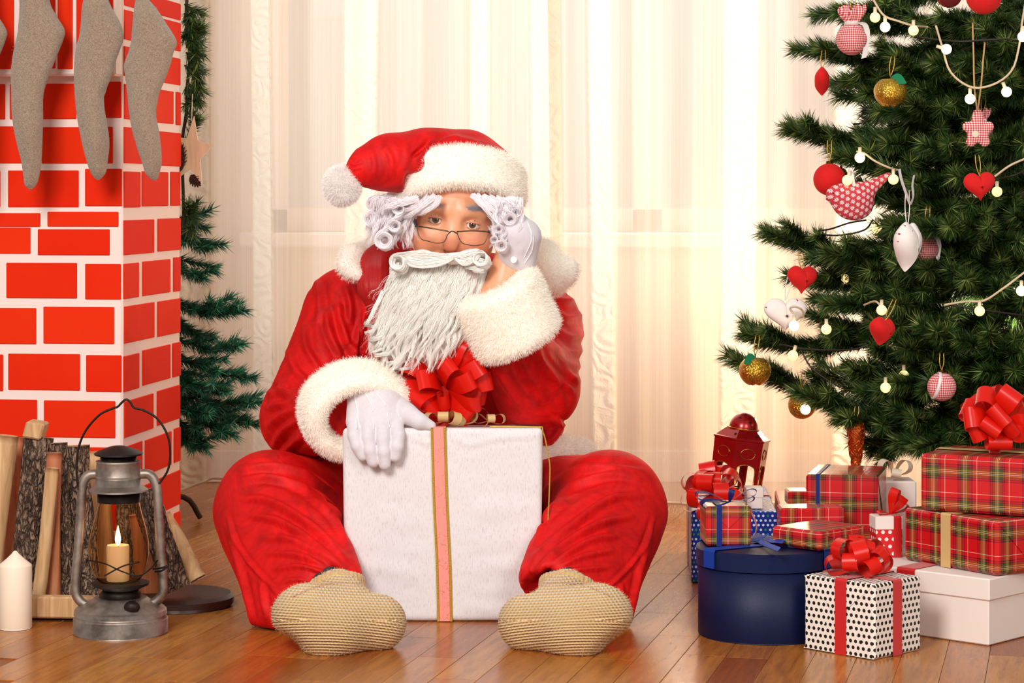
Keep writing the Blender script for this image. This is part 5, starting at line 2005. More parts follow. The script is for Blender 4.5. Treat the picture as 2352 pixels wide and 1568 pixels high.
# flyaway wisps at the sides
for k in range(190):
    u = br.random()
    x0, y0 = (915, 620 + 60 * u) if k % 3 else (1040, 640)
    x1 = br.uniform(835, 900); y1 = y0 + br.uniform(60, 210)
    am = br.uniform(6, 16); fq = br.uniform(1, 2.2); ph = br.uniform(0, 6)
    px_ = x0 + (x1 - x0) * tt ** 0.8 + am * np.sin(2 * np.pi * fq * tt + ph) * tt
    py_ = y0 + (min(y1, 850) - y0) * tt
    dd = 4.10 + 0.03 * tt + br.uniform(-0.02, 0.02)
    path = np.stack([(px_ - CX) / FPX * dd, dd, CAMH + (HOR - py_) / FPX * dd], -1)
    paths.append(lock(path, 5, px2m(6, 4.08), px2m(5, 4.08), br, 0.003, K=K))
# curled tips low on the chest
for (x, y, R, L, ph) in ((868, 770, 17, 40, 0.5), (880, 800, 20, 20, 2.5), (905, 830, 14, 20, 1.0), (930, 840, 14, 10, 3.0), (850, 740, 12, 30, 2.0)):
    paths.append(ringlet(P(x, y, 4.09), px2m(R, 4.09), px2m(L, 4.09), 1.4, 140, br, px2m(R * 0.4, 4.09), ph=ph, start=P(x + 30, y - 70, 4.10), K=K))
mb = MB()
for q in paths:
    mb.add(strands(q, 0.00028, 0.00012, 2))
V, F = mb.get()
tag(part('beard_hair', V, F, M_BEARD, beard, attrs={'nrm': soft_normals(V, BC, (1, 1, 1.4))}), kind='stuff')

# moustache: two sweeps ending in rolled curls
mous = []


def sweep(side, n, off, r0):
    out = []
    for k in range(n):
        v = br.uniform(-1, 1); w = br.uniform(0, 1)
        if side < 0:
            pts = [(1037 + 4 * v, 589 + 6 * v), (1010, 597 + 15 * v), (965, 596 + 20 * v), (930, 594 + 16 * v)]
            cx_, cy_, R = 917, 606, 23
            a0, dirn = -1.2, -1
        else:
            pts = [(1043 + 4 * v, 590 + 6 * v), (1062, 596 + 15 * v), (1084, 589 + 16 * v), (1100, 582 + 12 * v)]
            cx_, cy_, R = 1106, 598, 22
            a0, dirn = -1.9, 1
        path = smooth_path([P(x, y, 4.045 - 0.012 * w + 0.010 * (abs(x - 1040) / 100) ** 2) for x, y in pts], 14)
        a_ = np.linspace(0, 2 * np.pi * 1.15, 20)
        rr = R * (0.55 + 0.45 * w) * (1 - 0.25 * a_ / a_[-1])
        cur = [P(cx_ + rr[i] * math.cos(a0 + dirn * a_[i]) + 5 * v * w, cy_ + rr[i] * math.sin(a0 + dirn * a_[i]) + 5 * v, 4.052 - 0.012 * w + 0.010 * v) for i in range(20)]
        out.append(np.vstack([path, cur]))
    q = smoothN(np.array(out), 3)
    ph_ = br.uniform(0, 6, (len(q), 1))
    s_ = np.arange(q.shape[1])[None]
    q = q + (np.stack([np.sin(s_ * 0.7 + ph_), np.sin(s_ * 0.55 + 2 * ph_), np.cos(s_ * 0.8 + ph_)], -1) * 0.0007)
    return q


mb = MB()
mb.add(strands(sweep(-1, 650, 0, 0), 0.00030, 0.00016, 2))
mb.add(strands(sweep(1, 600, 0, 0), 0.00030, 0.00016, 2))
for (x, y, R, ph) in ((1100, 618, 12, 0.4), (1118, 600, 10, 2.0), (908, 615, 10, 1.0)):
    mb.add(strands(ringlet(P(x, y, 4.05), px2m(R, 4.05), px2m(8, 4.05), 1.3, 90, br, px2m(5, 4.05), ph=ph, start=P(x - 30 * np.sign(x - 1040), y - 6, 4.05)), 0.0003, 0.00016, 3))
V, F = mb.get()
mo = part('moustache', V, F, M_BEARD, person, attrs={'nrm': soft_normals(V, P(1040, 600, 4.12), (1, 1, 0.8))})
V, F = blob_px([[(1040, 594, 4.066, 8), (970, 592, 4.07, 14), (925, 596, 4.08, 12)], [(1040, 594, 4.066, 8), (1080, 590, 4.07, 13), (1105, 590, 4.075, 11)]])
part('moustache_core', V, F, M_BEARD, mo, attrs={'nrm': vnormals(V, F)})

# ---- reading glasses low on the nose
M_FRAME = simple('bronze_metal_frame', '#5a4a3c', 0.3, Metallic=0.9)
M_TEMPLE = simple('dark_blue_temple', '#23234a', 0.35)
M_PAD = simple('clear_nose_pad', '#d8d2cc', 0.2, Alpha=0.5)
tl_ = NT('lens_glass', (1, 1, 1, 1), 0.0)
tl_.set('Transmission Weight', 1.0); tl_.set('IOR', 1.04)
gl = part('glasses', *tube(smooth_path([P(1032, 535, 4.028), P(1037, 531, 4.024), P(1043, 532, 4.024), P(1048, 536, 4.028)], 14), 0.0011, 8), M_FRAME, person)
LZ = [(957, 519), (990, 524), (1029, 531), (1027, 541), (1022, 553), (1015, 557), (1000, 558), (985, 554), (970, 550), (963, 542), (959, 530)]
RZ = [(1049, 532), (1085, 530), (1121, 532), (1120, 542), (1114, 556), (1108, 561), (1090, 564), (1075, 562), (1062, 558), (1055, 548)]


def gd(x):
    return 4.027 + 0.018 * (abs(x - 1040) / 90) ** 2


for pts in (LZ, RZ):
    loop = smooth_path([P(x, y, gd(x)) for x, y in pts + pts[:1]], 72)
    part('rim', *tube(loop, 0.00075, 8, cap=False), M_FRAME, gl)
    top = smooth_path([P(x, y, gd(x) - 0.0006) for x, y in pts[:3]], 12)
    part('brow_bar', *tube(top, 0.0011, 8), M_FRAME, gl)
    c = loop.mean(0)
    n = len(loop)
    Vl = np.vstack([loop, loop + [0, 0.0014, 0], c, c + [0, 0.0014, 0]])
    k = np.arange(n); j = (k + 1) % n
    part('lens', Vl, [np.stack([k, j, n + j, n + k], -1), np.stack([np.full(n, 2 * n), k, j], -1), np.stack([np.full(n, 2 * n + 1), n + j, n + k], -1)], tl_.m, gl, False)
for pts, r in (([(957, 519, 4.052), (953, 508, 4.085), (950, 497, 4.12)], 0.0016), ([(1123, 533, 4.048), (1130, 522, 4.085), (1139, 505, 4.12)], 0.0016)):
    part('temple', *tube(smooth_path([P(*q) for q in pts], 12), r, 8, flat=2.0), M_TEMPLE, gl)
for pts in ([(957, 519, 4.044), (954, 520, 4.047), (957, 519, 4.055)], [(1121, 532, 4.044), (1125, 534, 4.046), (1123, 533, 4.052)]):
    part('hinge', *tube(smooth_path([P(*q) for q in pts], 8), 0.0015, 8), M_FRAME, gl)
for (x, y) in ((1025, 541), (1052, 543)):
    V, F = sphere(P(x, y, 4.036), 0.0024, 12, 8, (0.5, 0.8, 1.2))
    part('nose_pad', V, F, M_PAD, gl)
# ---------------------------------------------------------------- wrapping materials
def ribbon_mat(name, c, back, rough=0.28, sheen=0.0):
    t = NT(name, None, rough)
    geo = t.n('ShaderNodeNewGeometry')
    t.set('Base Color', t.mix(geo.outputs['Backfacing'], c, back))
    t.set('Specular IOR Level', 0.4)
    tl = t.n('ShaderNodeBsdfTranslucent'); t.plug(tl.inputs[0], lin(back))
    ms = t.n('ShaderNodeMixShader'); ms.inputs[0].default_value = 0.18
    t.t.links.new(t.b.outputs[0], ms.inputs[1]); t.t.links.new(tl.outputs[0], ms.inputs[2])
    t.t.links.new(ms.outputs[0], t.out.inputs[0])
    return t.m


M_RIB_RED = ribbon_mat('red_gloss_ribbon', '#e01a0c', '#e8433a')
M_RIB_CREAM = ribbon_mat('cream_gold_ribbon', '#e0bd84', '#d7b078')
M_RIB_GOLD = simple('champagne_ribbon', '#d2ad74', 0.35)
M_RIB_BLUE = simple('royal_blue_satin', '#083a98', 0.55, Specular_IOR_Level=0.2)
M_RIB_NAVY = ribbon_mat('navy_ribbon', '#081a62', '#0c2478', 0.5)
M_RIB_DRED = simple('deep_red_satin', '#c60e10', 0.32, Sheen_Weight=0.3)


def tartan_mat(name, rep=0.054, gloss=0.3, rotv=0.0):
    t = NT(name, None, gloss)
    uv = t.coord('UV')
    s = t.sep(t.mapping(uv, (1 / rep, 1 / rep, 1), (0, 0, rotv)))
    R, Gn, Nv, Y, Wt = '#cc1218', '#4a4a1e', '#170d28', '#e6c455', '#f0d9c4'
    st = [(0.0, R), (0.27, Nv), (0.31, R), (0.335, Nv), (0.365, Gn), (0.455, Y), (0.468, Gn), (0.50, Wt), (0.513, Gn), (0.55, Y), (0.563, Gn), (0.645, Nv), (0.675, R), (0.70, Nv), (0.74, R), (0.865, Wt), (0.882, R)]
    a = t.ramp(t.math('FRACT', t.math('ADD', s[0], 0.1)), st, 'CONSTANT')
    b = t.ramp(t.math('FRACT', t.math('ADD', s[1], 0.3)), st, 'CONSTANT')
    tw = t.math('GREATER_THAN', t.math('FRACT', t.math('MULTIPLY', t.math('ADD', s[0], s[1]), 48)), 0.5)
    fac = t.math('MULTIPLY_ADD', tw, 0.16, 0.42)
    t.set('Base Color', t.mix(fac, a, b))
    t.set('Coat Weight', 0.25)
    t.bump(t.noise(18, 3), 0.15, 0.003)
    return t.m


M_TARTAN = tartan_mat('red_tartan_paper')
M_TARTAN_S = tartan_mat('red_tartan_paper_small', 0.046)


def dots_mat(name, ground, dot, pitch, rad, rough=0.45, second=None, stagger=True):
    t = NT(name, None, rough)
    s = t.sep(t.mapping(t.coord('UV'), (1 / pitch, 1 / pitch, 1)))
    row = t.math('FLOOR', s[1])
    off = t.math('MULTIPLY', t.math('FLOORED_MODULO', row, 2.0), 0.5 if stagger else 0.0)
    fx = t.math('SUBTRACT', t.math('FRACT', t.math('ADD', s[0], off)), 0.5)
    fy = t.math('SUBTRACT', t.math('FRACT', s[1]), 0.5)
    r2 = t.math('ADD', t.math('MULTIPLY', fx, fx), t.math('MULTIPLY', fy, fy))
    m = t.math('LESS_THAN', r2, rad * rad)
    dc_ = dot
    if second:
        wn = t.n('ShaderNodeTexWhiteNoise', noise_dimensions='2D')
        cv = t.n('ShaderNodeCombineXYZ')
        t.plug(cv.inputs[0], t.math('FLOOR', t.math('ADD', s[0], off)))
        t.plug(cv.inputs[1], row)
        t.plug(wn.inputs['Vector'], cv.outputs[0])
        dc_ = t.ramp(wn.outputs[0], [(0.0, dot), (0.6, second[0]), (0.8, second[1])], 'CONSTANT')
    t.set('Base Color', t.mix(m, ground, dc_))
    t.bump(t.noise(40, 3), 0.12, 0.002)
    return t.m


M_POLKA_BW = dots_mat('white_paper_black_dots', '#efe4da', '#17120f', 0.0098, 0.30)
M_POLKA_RED = dots_mat('red_paper_white_dots', '#d8141a', '#f6ece6', 0.0120, 0.26)
M_POLKA_BLUE = dots_mat('blue_paper_dots', '#0d2f8f', '#cfdcf2', 0.0085, 0.27, 0.3, ('#3f78d0', '#2f8a50'))
M_CARD = simple('white_card', '#f0e2d8', 0.6, 0.03, 20)
M_NAVYBOX = simple('navy_linen_card', '#04123c', 0.5, 0.35, 260, 0.12, 700, Specular_IOR_Level=0.3)


def linen_mat():
    t = NT('white_flecked_cloth_wrap', None, 0.85)
    uv = t.coord('Object')
    n = t.noise(1.0, 3, t.mapping(uv, (520, 520, 95)), 0.7)
    t.set('Base Color', t.mix(t.ramp(n, [(0.28, 1.0), (0.48, 0.0)]), '#e4dfe0', '#cbbfbe'))
    w = t.noise(7, 3, uv)
    t.bump(t.math('ADD', w, t.math('MULTIPLY', n, 0.02)), 0.35, 0.02)
    return t.m


def loopbow(root_obj, c, loops, name, mat, base=True):
    """Each loop: (direction, length, width, roll, fatness). A teardrop of ribbon leaving c."""
    made = []
    for k, (dr, L, W, roll, fat) in enumerate(loops):
        dr = unit(np.asarray(dr, float))
        ref = np.array([0, 0, 1.0]) if abs(dr[2]) < 0.9 else np.array([0, 1.0, 0])
        w0 = unit(np.cross(dr, ref)); t0 = np.cross(w0, dr)
        w = w0 * math.cos(roll) + t0 * math.sin(roll)
        t_ = np.cross(w, dr)
        n, m = 44, 5
        s = np.linspace(0, 2 * np.pi, n)
        r = L * (1 - np.cos(s)) / 2
        th = L * fat * np.sin(s) * ((1 - np.cos(s)) / 2) ** 0.8
        wid = W * (0.30 + 0.70 * np.clip((1 - np.cos(s)) / 2 * 1.5, 0, 1))
        pth = c + dr * r[:, None] + t_ * th[:, None]
        u = np.linspace(-0.5, 0.5, m)
        V = (pth[:, None] + w[None, None] * (wid[:, None] * u[None])[..., None]).reshape(-1, 3)
        made.append((V, grid_faces(n, m)[:, ::-1]))
    first = part(name, *made[0], mat, root_obj)
    for V, F in made[1:]:
        part('ribbon_loop', V, F, mat, first)
    return first


def pull_bow(root, c, R, W, mat, seed, name='ribbon_bow', n=(5, 7, 8), el=(68, 38, 8), up=(0, 0, 1)):
    r = np.random.default_rng(seed)
    up = unit(np.asarray(up, float))
    e1 = unit(np.cross(up, [0, 1, 0.1])); e2 = np.cross(e1, up)
    loops = []
    for tier, (k, e) in enumerate(zip(n, el)):
        for i in range(k):
            a_ = 2 * np.pi * (i + 0.5 * (tier % 2)) / k + r.normal(0, 0.12)
            ee = math.radians(e + r.normal(0, 7))
            d = (e1 * math.cos(a_) + e2 * math.sin(a_)) * math.cos(ee) + up * math.sin(ee)
            loops.append((d, R * r.uniform(0.86, 1.06) * (0.92 if tier == 0 else 1), W, r.normal(0, 0.25), 0.42 + r.uniform(-0.06, 0.08)))
    return loopbow(root, c, loops, name, mat)


def strip(path, w, wdir, mat, root, name='ribbon', th=0.0007):
    """Flat ribbon along a path, width along wdir."""
    p = np.asarray(path, float)
    wd = np.broadcast_to(np.asarray(wdir, float), p.shape)
    wd = unit(wd) * w / 2
    T = unit(np.gradient(p, axis=0))
    N = unit(np.cross(T, wd)) * th
    V = np.stack([p - wd, p + wd, p + wd + N, p - wd + N], 1).reshape(-1, 3)
    n = len(p)
    F = [grid_faces(n, 4, cv=True), np.array([[3, 2, 1, 0], [4 * n - 4, 4 * n - 3, 4 * n - 2, 4 * n - 1]])]
    uv = None
    return part(name, V, F, mat, root, False)


def band(o, u, v, w, at, width, mat, root, along='v', lift=0.0011, name='ribbon', drop=True):
    """Ribbon round a box (o + u + v + w) across the top. at = offset along u (or v); runs over the front, top and back."""
    o, u, v, w = (np.asarray(a_, float) for a_ in (o, u, v, w))
    if along == 'v':
        a_, b_ = u, v
    else:
        a_, b_ = v, u
    ea, eb, ew = unit(a_), unit(b_), unit(w)
    s = o + ea * at
    L, H = np.linalg.norm(b_), np.linalg.norm(w)
    pts = [s - eb * lift, s - eb * lift + ew * (H - 0.002), s + eb * 0.001 + ew * (H + lift), s + eb * (L - 0.001) + ew * (H + lift), s + eb * (L + lift) + ew * (H - 0.002), s + eb * (L + lift)]
    return strip(np.array(pts), width, ea, mat, root, name)


def wrapped(name, label, o, u, v, h, mat, bev=0.0025, cat='gift box', group=None, folds=None, puff=0.0):
    """A paper-wrapped parcel: paper plus triangular end flaps and a seam."""
    u, v = np.asarray(u, float), np.asarray(v, float)
    w = np.array([0, 0, h])
    root = thing(name, label, cat, np.asarray(o) + (u + v) / 2, group)
    V, F, uv = box_vf(o, u, v, w, bev)
    part('wrapping_paper', V, F, mat, root, False, uv=uv)
    return root


def end_flap(o, u, w, nrm, mat, root, tip=0.62, lift=0.0012, up=False):
    """Folded triangular flap on an end face spanned by u (across) and w (up)."""
    o, u, w, nrm = (np.asarray(a_, float) for a_ in (o, u, w, nrm))
    n0 = unit(nrm) * lift
    if up:
        a_, b_, c_ = o + w * 0.01 + n0 * 0.4, o + u + w * 0.01 + n0 * 0.4, o + u * 0.5 + w * tip + n0 * 1.6
    else:
        a_, b_, c_ = o + w * 0.99 + n0 * 0.4, o + u + w * 0.99 + n0 * 0.4, o + u * 0.5 + w * (1 - tip) + n0 * 1.6
    V = np.array([a_, b_, c_, a_ - n0 * 0.3, b_ - n0 * 0.3, c_ - n0 * 0.3])
    F = [(0, 1, 2), (5, 4, 3), (0, 3, 4, 1), (1, 4, 5, 2), (2, 5, 3, 0)]
    nn = np.cross(V[1] - V[0], V[2] - V[0])
    if nn @ n0 < 0:
        F = [f_[::-1] for f_ in F]
    U_, W_2 = np.linalg.norm(u), np.linalg.norm(w)
    eu, ew = u / U_, w / W_2
    uv = [((V[i] - o) @ eu, (V[i] - o) @ ew) for f_ in F for i in f_]
    return part('end_flap', V, F, mat, root, False, uv=np.array(uv))


# ---------------------------------------------------------------- the large white gift
g0 = thing('gift_box', 'large white cloth-wrapped gift with a pink and gold ribbon, between the seated man\'s legs', 'gift box', (-0.115, 4.18, 0.0))
M_LINEN = linen_mat()
GX0, GX1, GY0, GY1, GH = (786 - CX) / FPX * 4.03, (1247 - CX) / FPX * 4.03, 4.03, 4.30, 0.3235
nx, ny, nz = 40, 24, 30


def gift_sdf(p):
    cx_, cy_ = (GX0 + GX1) / 2, (GY0 + GY1) / 2
    hx, hy = (GX1 - GX0) / 2, (GY1 - GY0) / 2
    top = GH - 0.075 * (p[1] - GY0)
    b = 0.006
    x = np.abs(p[0] - cx_) - (hx - b) + 0.010 * 0.4 * np.clip(1 - p[2] / 0.3, 0, 1) + 0.0
    y = np.abs(p[1] - cy_) - (hy - b)
    z = np.maximum(p[2] - top, -p[2]) + b
    q = np.sqrt(np.maximum(x, 0) ** 2 + np.maximum(y, 0) ** 2 + np.maximum(z, 0) ** 2) + np.minimum(np.maximum(np.maximum(x, y), z), 0)
    return q - b


V, F = sdf_mesh(np.array([GX0 - 0.02, GY0 - 0.02, -0.02]), np.array([GX1 + 0.02, GY1 + 0.02, GH + 0.02]), 0.005, gift_sdf, 1)
V[:, 2] = np.maximum(V[:, 2], 0.0005)
V = fold(V, F, [([(1030, 1000), (1080, 1020), (1140, 1005), (1240, 1000)], 7, 1.5), ([(950, 1000), (980, 1018), (1000, 1010)], 6, 1.5), ([(800, 1300), (900, 1310), (980, 1330)], 16, 1.2), ([(1060, 1310), (1150, 1300), (1240, 1305)], 16, 1.3), ([(1060, 1390), (1140, 1400), (1230, 1390)], 12, 1.3), ([(850, 1180), (950, 1200), (990, 1190)], 20, 1.0), ([(1080, 1180), (1160, 1165), (1230, 1175)], 20, 1.2)])
part('wrapping_cloth', V, F, M_LINEN, g0)


def trim_ribbon_mat():
    t = NT('pink_ribbon_gold_print', None, 0.5)
    s = t.sep(t.coord('UV'))
    uvv = t.coord('UV')
    curl = t.math('SINE', t.math('MULTIPLY', t.voronoi(85, t.vmath('ADD', uvv, t.vmath('MULTIPLY', t.noise(60, 2, uvv, color=True), (0.02, 0.02, 0)))), 16.0))
    m = t.math('MULTIPLY', t.math('GREATER_THAN', curl, 0.90), t.math('GREATER_THAN', t.noise(34, 1, uvv), 0.50))
    gl_ = t.math('GREATER_THAN', t.noise(900, 1, uvv), 0.5)
    t.set('Base Color', t.mix(t.math('MULTIPLY', m, gl_), '#f2948a', '#c39a4e'))
    t.set('Metallic', t.math('MULTIPLY', m, 0.7))
    return t.m


def gold_edge_mat():
    t = NT('gold_edge', '#e8c04a', 0.35)
    t.set('Metallic', 0.6)
    t.bump(t.wave(220, 0, None, 0, 1, 'Z'), 0.8, 0.001)
    return t.m


M_TRIM = trim_ribbon_mat()
M_GOLD = gold_edge_mat()
rx = [(1007, 985), (1012, 1150), (1019, 1300), (1022, 1426)]
rp = smooth_path([P(x, y, GY0 - 0.0015) for x, y in rx], 40)
rp[0, 2] = GH + 0.001


def flat_ribbon(name, path, half, mat, root, off=0.0, th=0.0008, wd=(1, 0, 0), nd=(0, -1, 0)):
    p = np.asarray(path) + np.asarray(wd) * off
    wdv, ndv = np.asarray(wd, float), np.asarray(nd, float)
    V = np.stack([p - wdv * half, p + wdv * half, p + wdv * half + ndv * th, p - wdv * half + ndv * th], 1).reshape(-1, 3)
    n = len(p)
    g_ = grid_faces(n, 4, cv=True)
    F = np.concatenate([g_, np.array([[0, 1, 2, 3], [4 * n - 1, 4 * n - 2, 4 * n - 3, 4 * n - 4]])])
    l = np.concatenate([[0], np.cumsum(np.linalg.norm(np.diff(p, axis=0), axis=1))])
    uvp = np.stack([np.tile([-half, half, half, -half], n), np.repeat(l, 4)], -1)
    return part(name, V, F, mat, root, False, uv=uvp[F.reshape(-1)])


hwr = px2m(16.5, 4.03)
rb = flat_ribbon('ribbon', rp, hwr, M_TRIM, g0)
for s in (-1, 1):
    part('gold_edge', *tube(rp + np.array([s * (hwr - 0.0012), -0.0012, 0]), 0.0022, 8), M_GOLD, rb)
tp = np.array([[rp[0, 0], GY0 - 0.001, GH + 0.0012], [rp[0, 0], GY0 + 0.10, GH - 0.0065], [rp[0, 0], GY1 - 0.005, GH - 0.019]])
flat_ribbon('ribbon_top', tp, hwr, M_TRIM, g0, nd=(0, 0, 1))
# red pull bow, cream curls at its foot
bcn = np.array([(1020 - CX) / FPX * 4.12, 4.12, 0.381])
BR = np.random.default_rng(4)
bl = []
PXB = px2m(1, 4.1)
for (x, y, fy, L, W, roll) in ((945, 855, -0.35, 96, 40, 1.35), (985, 815, -0.1, 104, 42, 1.4), (1010, 812, -0.45, 108, 40, 1.25), (1058, 808, -0.35, 112, 42, 1.3), (1095, 812, -0.3, 118, 40, 1.4), (1022, 795, 0.5, 110, 40, 0.2), (920, 870, 0.1, 100, 36, 0.5),
                           (1035, 845, -0.9, 84, 44, 1.1), (1075, 880, -0.75, 82, 42, 1.35), (1108, 885, -0.2, 96, 42, 1.5), (1085, 925, -0.7, 92, 40, 1.2), (1060, 945, -0.55, 90, 40, 1.5), (960, 925, -0.8, 82, 46, 0.5), (985, 940, -0.6, 70, 42, 1.2), (1020, 930, -0.9, 62, 36, 1.6), (975, 880, -0.85, 80, 46, 0.9), (940, 905, -0.4, 88, 40, 1.2), (1100, 850, -0.55, 98, 40, 1.3),
                           (960, 830, 0.3, 92, 42, 1.2), (1090, 840, 0.4, 100, 42, 1.3), (1010, 820, 0.7, 92, 42, 1.3), (1120, 920, 0.2, 84, 40, 1.4), (1000, 962, -0.3, 66, 36, 1.5), (1085, 955, 0.0, 80, 36, 1.5)):
    dx, dz = (x - 1020) * PXB, (902 - y) * PXB
    dxz = math.hypot(dx, dz) + 0.02
    bl.append(((dx, fy * 0.055, dz), L * PXB * 1.2, W * PXB, roll + BR.normal(0, 0.1), 0.27))
bow = loopbow(g0, bcn, bl, 'ribbon_bow', M_RIB_RED)
V, F = tube(np.array([bcn + [0, 0, 0.006], bcn + [0, 0, -0.062]]), 0.010, 12)
part('bow_knot', V, F, M_RIB_RED, bow)
cc_ = np.array([bcn[0], 4.085, GH + 0.004])
cl_ = []
for (dx, dy, dz, L, W, roll) in ((0.0, -1, 0.55, 0.034, 0.018, 0.0), (0.9, -0.5, 0.15, 0.040, 0.016, 0.1), (1.0, -0.15, 0.3, 0.060, 0.016, 0.2), (-0.9, -0.6, 0.4, 0.036, 0.016, 0.0), (1.0, 0.1, 0.12, 0.078, 0.016, 0.0), (0.6, -0.8, 0.3, 0.045, 0.016, 0.3)):
    cl_.append(((dx, dy, dz), L, W, roll, 0.34))
loopbow(g0, cc_, cl_, 'cream_bow', M_RIB_CREAM)
loopbow(g0, cc_ + np.array([0.075, 0.02, 0.0]), [((0.9, -0.3, 0.2), 0.03, 0.013, 0, 0.4), ((-0.9, -0.5, 0.3), 0.03, 0.013, 0, 0.4), ((0.3, -1, 0.4), 0.025, 0.013, 0, 0.4)], 'cream_bow', M_RIB_CREAM)
pth = smooth_path([P(1125, 983, 4.05), P(1180, 983, 4.045), P(1236, 984, 4.04), P(1250, 1000, 4.035), P(1258, 1040, 4.028), P(1263, 1070, 4.026), P(1262, 1120, 4.026), P(1260, 1170, 4.026), P(1258, 1210, 4.026)], 50)
pth[:, 2] = np.where(pth[:, 0] < GX1, np.maximum(pth[:, 2], GH + 0.0015 - 0.075 * (pth[:, 1] - GY0)), pth[:, 2])
pth[:, 0] = np.where(pth[:, 2] < GH - 0.01, np.maximum(pth[:, 0], GX1 + 0.002), pth[:, 0])
part('gold_thread', *tube(pth, 0.0013, 6), M_GOLD, g0)

# ---------------------------------------------------------------- presents at the tree
def rib_cross(o, u, v, h, wd, mat, root, fu=0.5, fv=0.5, both=True):
    w = np.array([0, 0, h])
    band(o, u, v, w, np.linalg.norm(u) * fu, wd, mat, root, 'v')
    if both:
        band(o, u, v, w, np.linalg.norm(v) * fv, wd, mat, root, 'u', lift=0.0016)


# black-dotted cube in front
fc = PF(2008, 1517)
pl_ = PF(1846, 1491) - fc
pr_ = PF(2114, 1494) - fc
e_u = unit(pr_); e_v = unit(pl_ - e_u * (pl_ @ e_u))
o = fc + np.array([0, 0, 0.0006])
u, v, h = e_u * 0.120, e_v * 0.138, 0.116
root = wrapped('gift_box', 'white gift cube with black polka dots and red bow beside the round navy box', o, u, v, h, M_POLKA_BW, 0.004)
end_flap(o + v, -v, (0, 0, h), -e_u, M_POLKA_BW, root, 0.6, up=True)
end_flap(o + v, -v, (0, 0, h), -e_u, M_POLKA_BW, root, 0.5)
rib_cross(o, u, v, h, 0.022, M_RIB_DRED, root, 0.48, 0.46)
pull_bow(root, o + (u * 0.45 + v * 0.55) + np.array([0, 0, h + 0.012]), 0.054, 0.024, M_RIB_RED, 3, n=(4, 6, 6), el=(72, 40, 12))

# white lidded shoe box
sc = PF(2272, 1485) + np.array([0, 0, 0.0006])
eu = unit(np.array([-0.73, 0.68, 0])); ev = unit(np.array([0.68, 0.73, 0]))
root = thing('gift_box', 'white cardboard shoe box with lid and red ribbon, under the two stacked tartan parcels', 'gift box', sc)
V, F, uv = box_vf(sc + eu * 0.003 + ev * 0.003, eu * 0.284, ev * 0.194, (0, 0, 0.098), 0.002)
part('box_body', V, F, M_CARD, root, False)
V, F, uv = box_vf(sc + np.array([0, 0, 0.071]), eu * 0.29, ev * 0.20, (0, 0, 0.035), 0.002)
lid = part('box_lid', V, F, M_CARD, root, False)
band(sc + np.array([0, 0, 0.071]), eu * 0.29, ev * 0.20, (0, 0, 0.035), 0.155, 0.034, M_RIB_DRED, root, 'v')
ZL = 0.1066

# round navy box
bc_ = np.array([(1757 - CX) / FPX * 3.925, 3.925, 0.0006])
Rb = 0.1105
root = thing('hat_box', 'round navy blue hat box with blue satin ribbon, two small tartan parcels on it', 'gift box', bc_)
part('box_body', *lathe([(0.001, 0), (Rb - 0.003, 0), (Rb - 0.002, 0.002), (Rb - 0.002, 0.118), (0.001, 0.118)], bc_, 96), M_NAVYBOX, root)
part('box_lid', *lathe([(Rb - 0.0015, 0.113), (Rb + 0.001, 0.1135), (Rb + 0.0012, 0.140), (Rb - 0.001, 0.1428), (0.001, 0.1432)], bc_, 96, cap=False), M_NAVYBOX, root)
ZR = 0.1438 + 0.0006


def round_band(ang, wd):
    d_ = np.array([math.cos(ang), math.sin(ang), 0])
    p_ = [bc_ + d_ * (Rb + 0.002) * s_ + np.array([0, 0, z_]) for s_, z_ in ((-1, 0.1145), (-1, 0.141), (-0.985, 0.1444), (0.985, 0.1444), (1, 0.141), (1, 0.1145))]
    strip(np.array(p_), wd, np.cross([0, 0, 1], d_), M_RIB_BLUE, root, 'satin_ribbon', 0.0005)


round_band(math.radians(-33), 0.026)
round_band(math.radians(-120 + 5), 0.0) if False else None
round_band(math.radians(212), 0.028)
for pts in ([(1730, 1232), (1755, 1248), (1790, 1262)], [(1735, 1228), (1770, 1240), (1800, 1244)], [(1700, 1245), (1740, 1238), (1760, 1230)]):
    strip(smooth_path([PZ(x, y, ZR + 0.004 + 0.004 * i) for i, (x, y) in enumerate(pts)], 12), 0.018, (0.35, 0.9, 0.2), M_RIB_BLUE, root, 'ribbon_tail')

# small tartan cube on the navy box
o = np.array([(1622 - CX) / FPX * 3.90, 3.90, ZR + 0.0008])
u, v, h = np.array([0.0735, 0.004, 0]), np.array([-0.004, 0.082, 0]), 0.064
root = wrapped('gift_box', 'small tartan gift with navy ribbon and bow, standing on the round navy box', o, u, v, h, M_TARTAN_S, 0.003)
end_flap(o, u, (0, 0, h), (0, -1, 0), M_TARTAN_S, root, 0.55)
band(o, u, v, (0, 0, h), 0.021, 0.0085, M_RIB_NAVY, root, 'v', lift=0.0022)
bw = o + u * 0.55 + v * 0.25 + np.array([0, 0, h + 0.004])
loopbow(root, bw, [((-1, -0.15, 0.25), 0.058, 0.011, 0.2, 0.18), ((1, -0.2, 0.45), 0.048, 0.011, -0.1, 0.2), ((-0.8, -0.3, -0.02), 0.050, 0.011, 0.3, 0.22), ((0.9, -0.3, 0.2), 0.042, 0.011, 0.1, 0.2), ((0.2, -0.2, 1), 0.022, 0.010, 0.1, 0.3)], 'navy_bow', M_RIB_NAVY)
M_RIB_PINK = ribbon_mat('rose_ribbon', '#e8847c', '#e89a92')
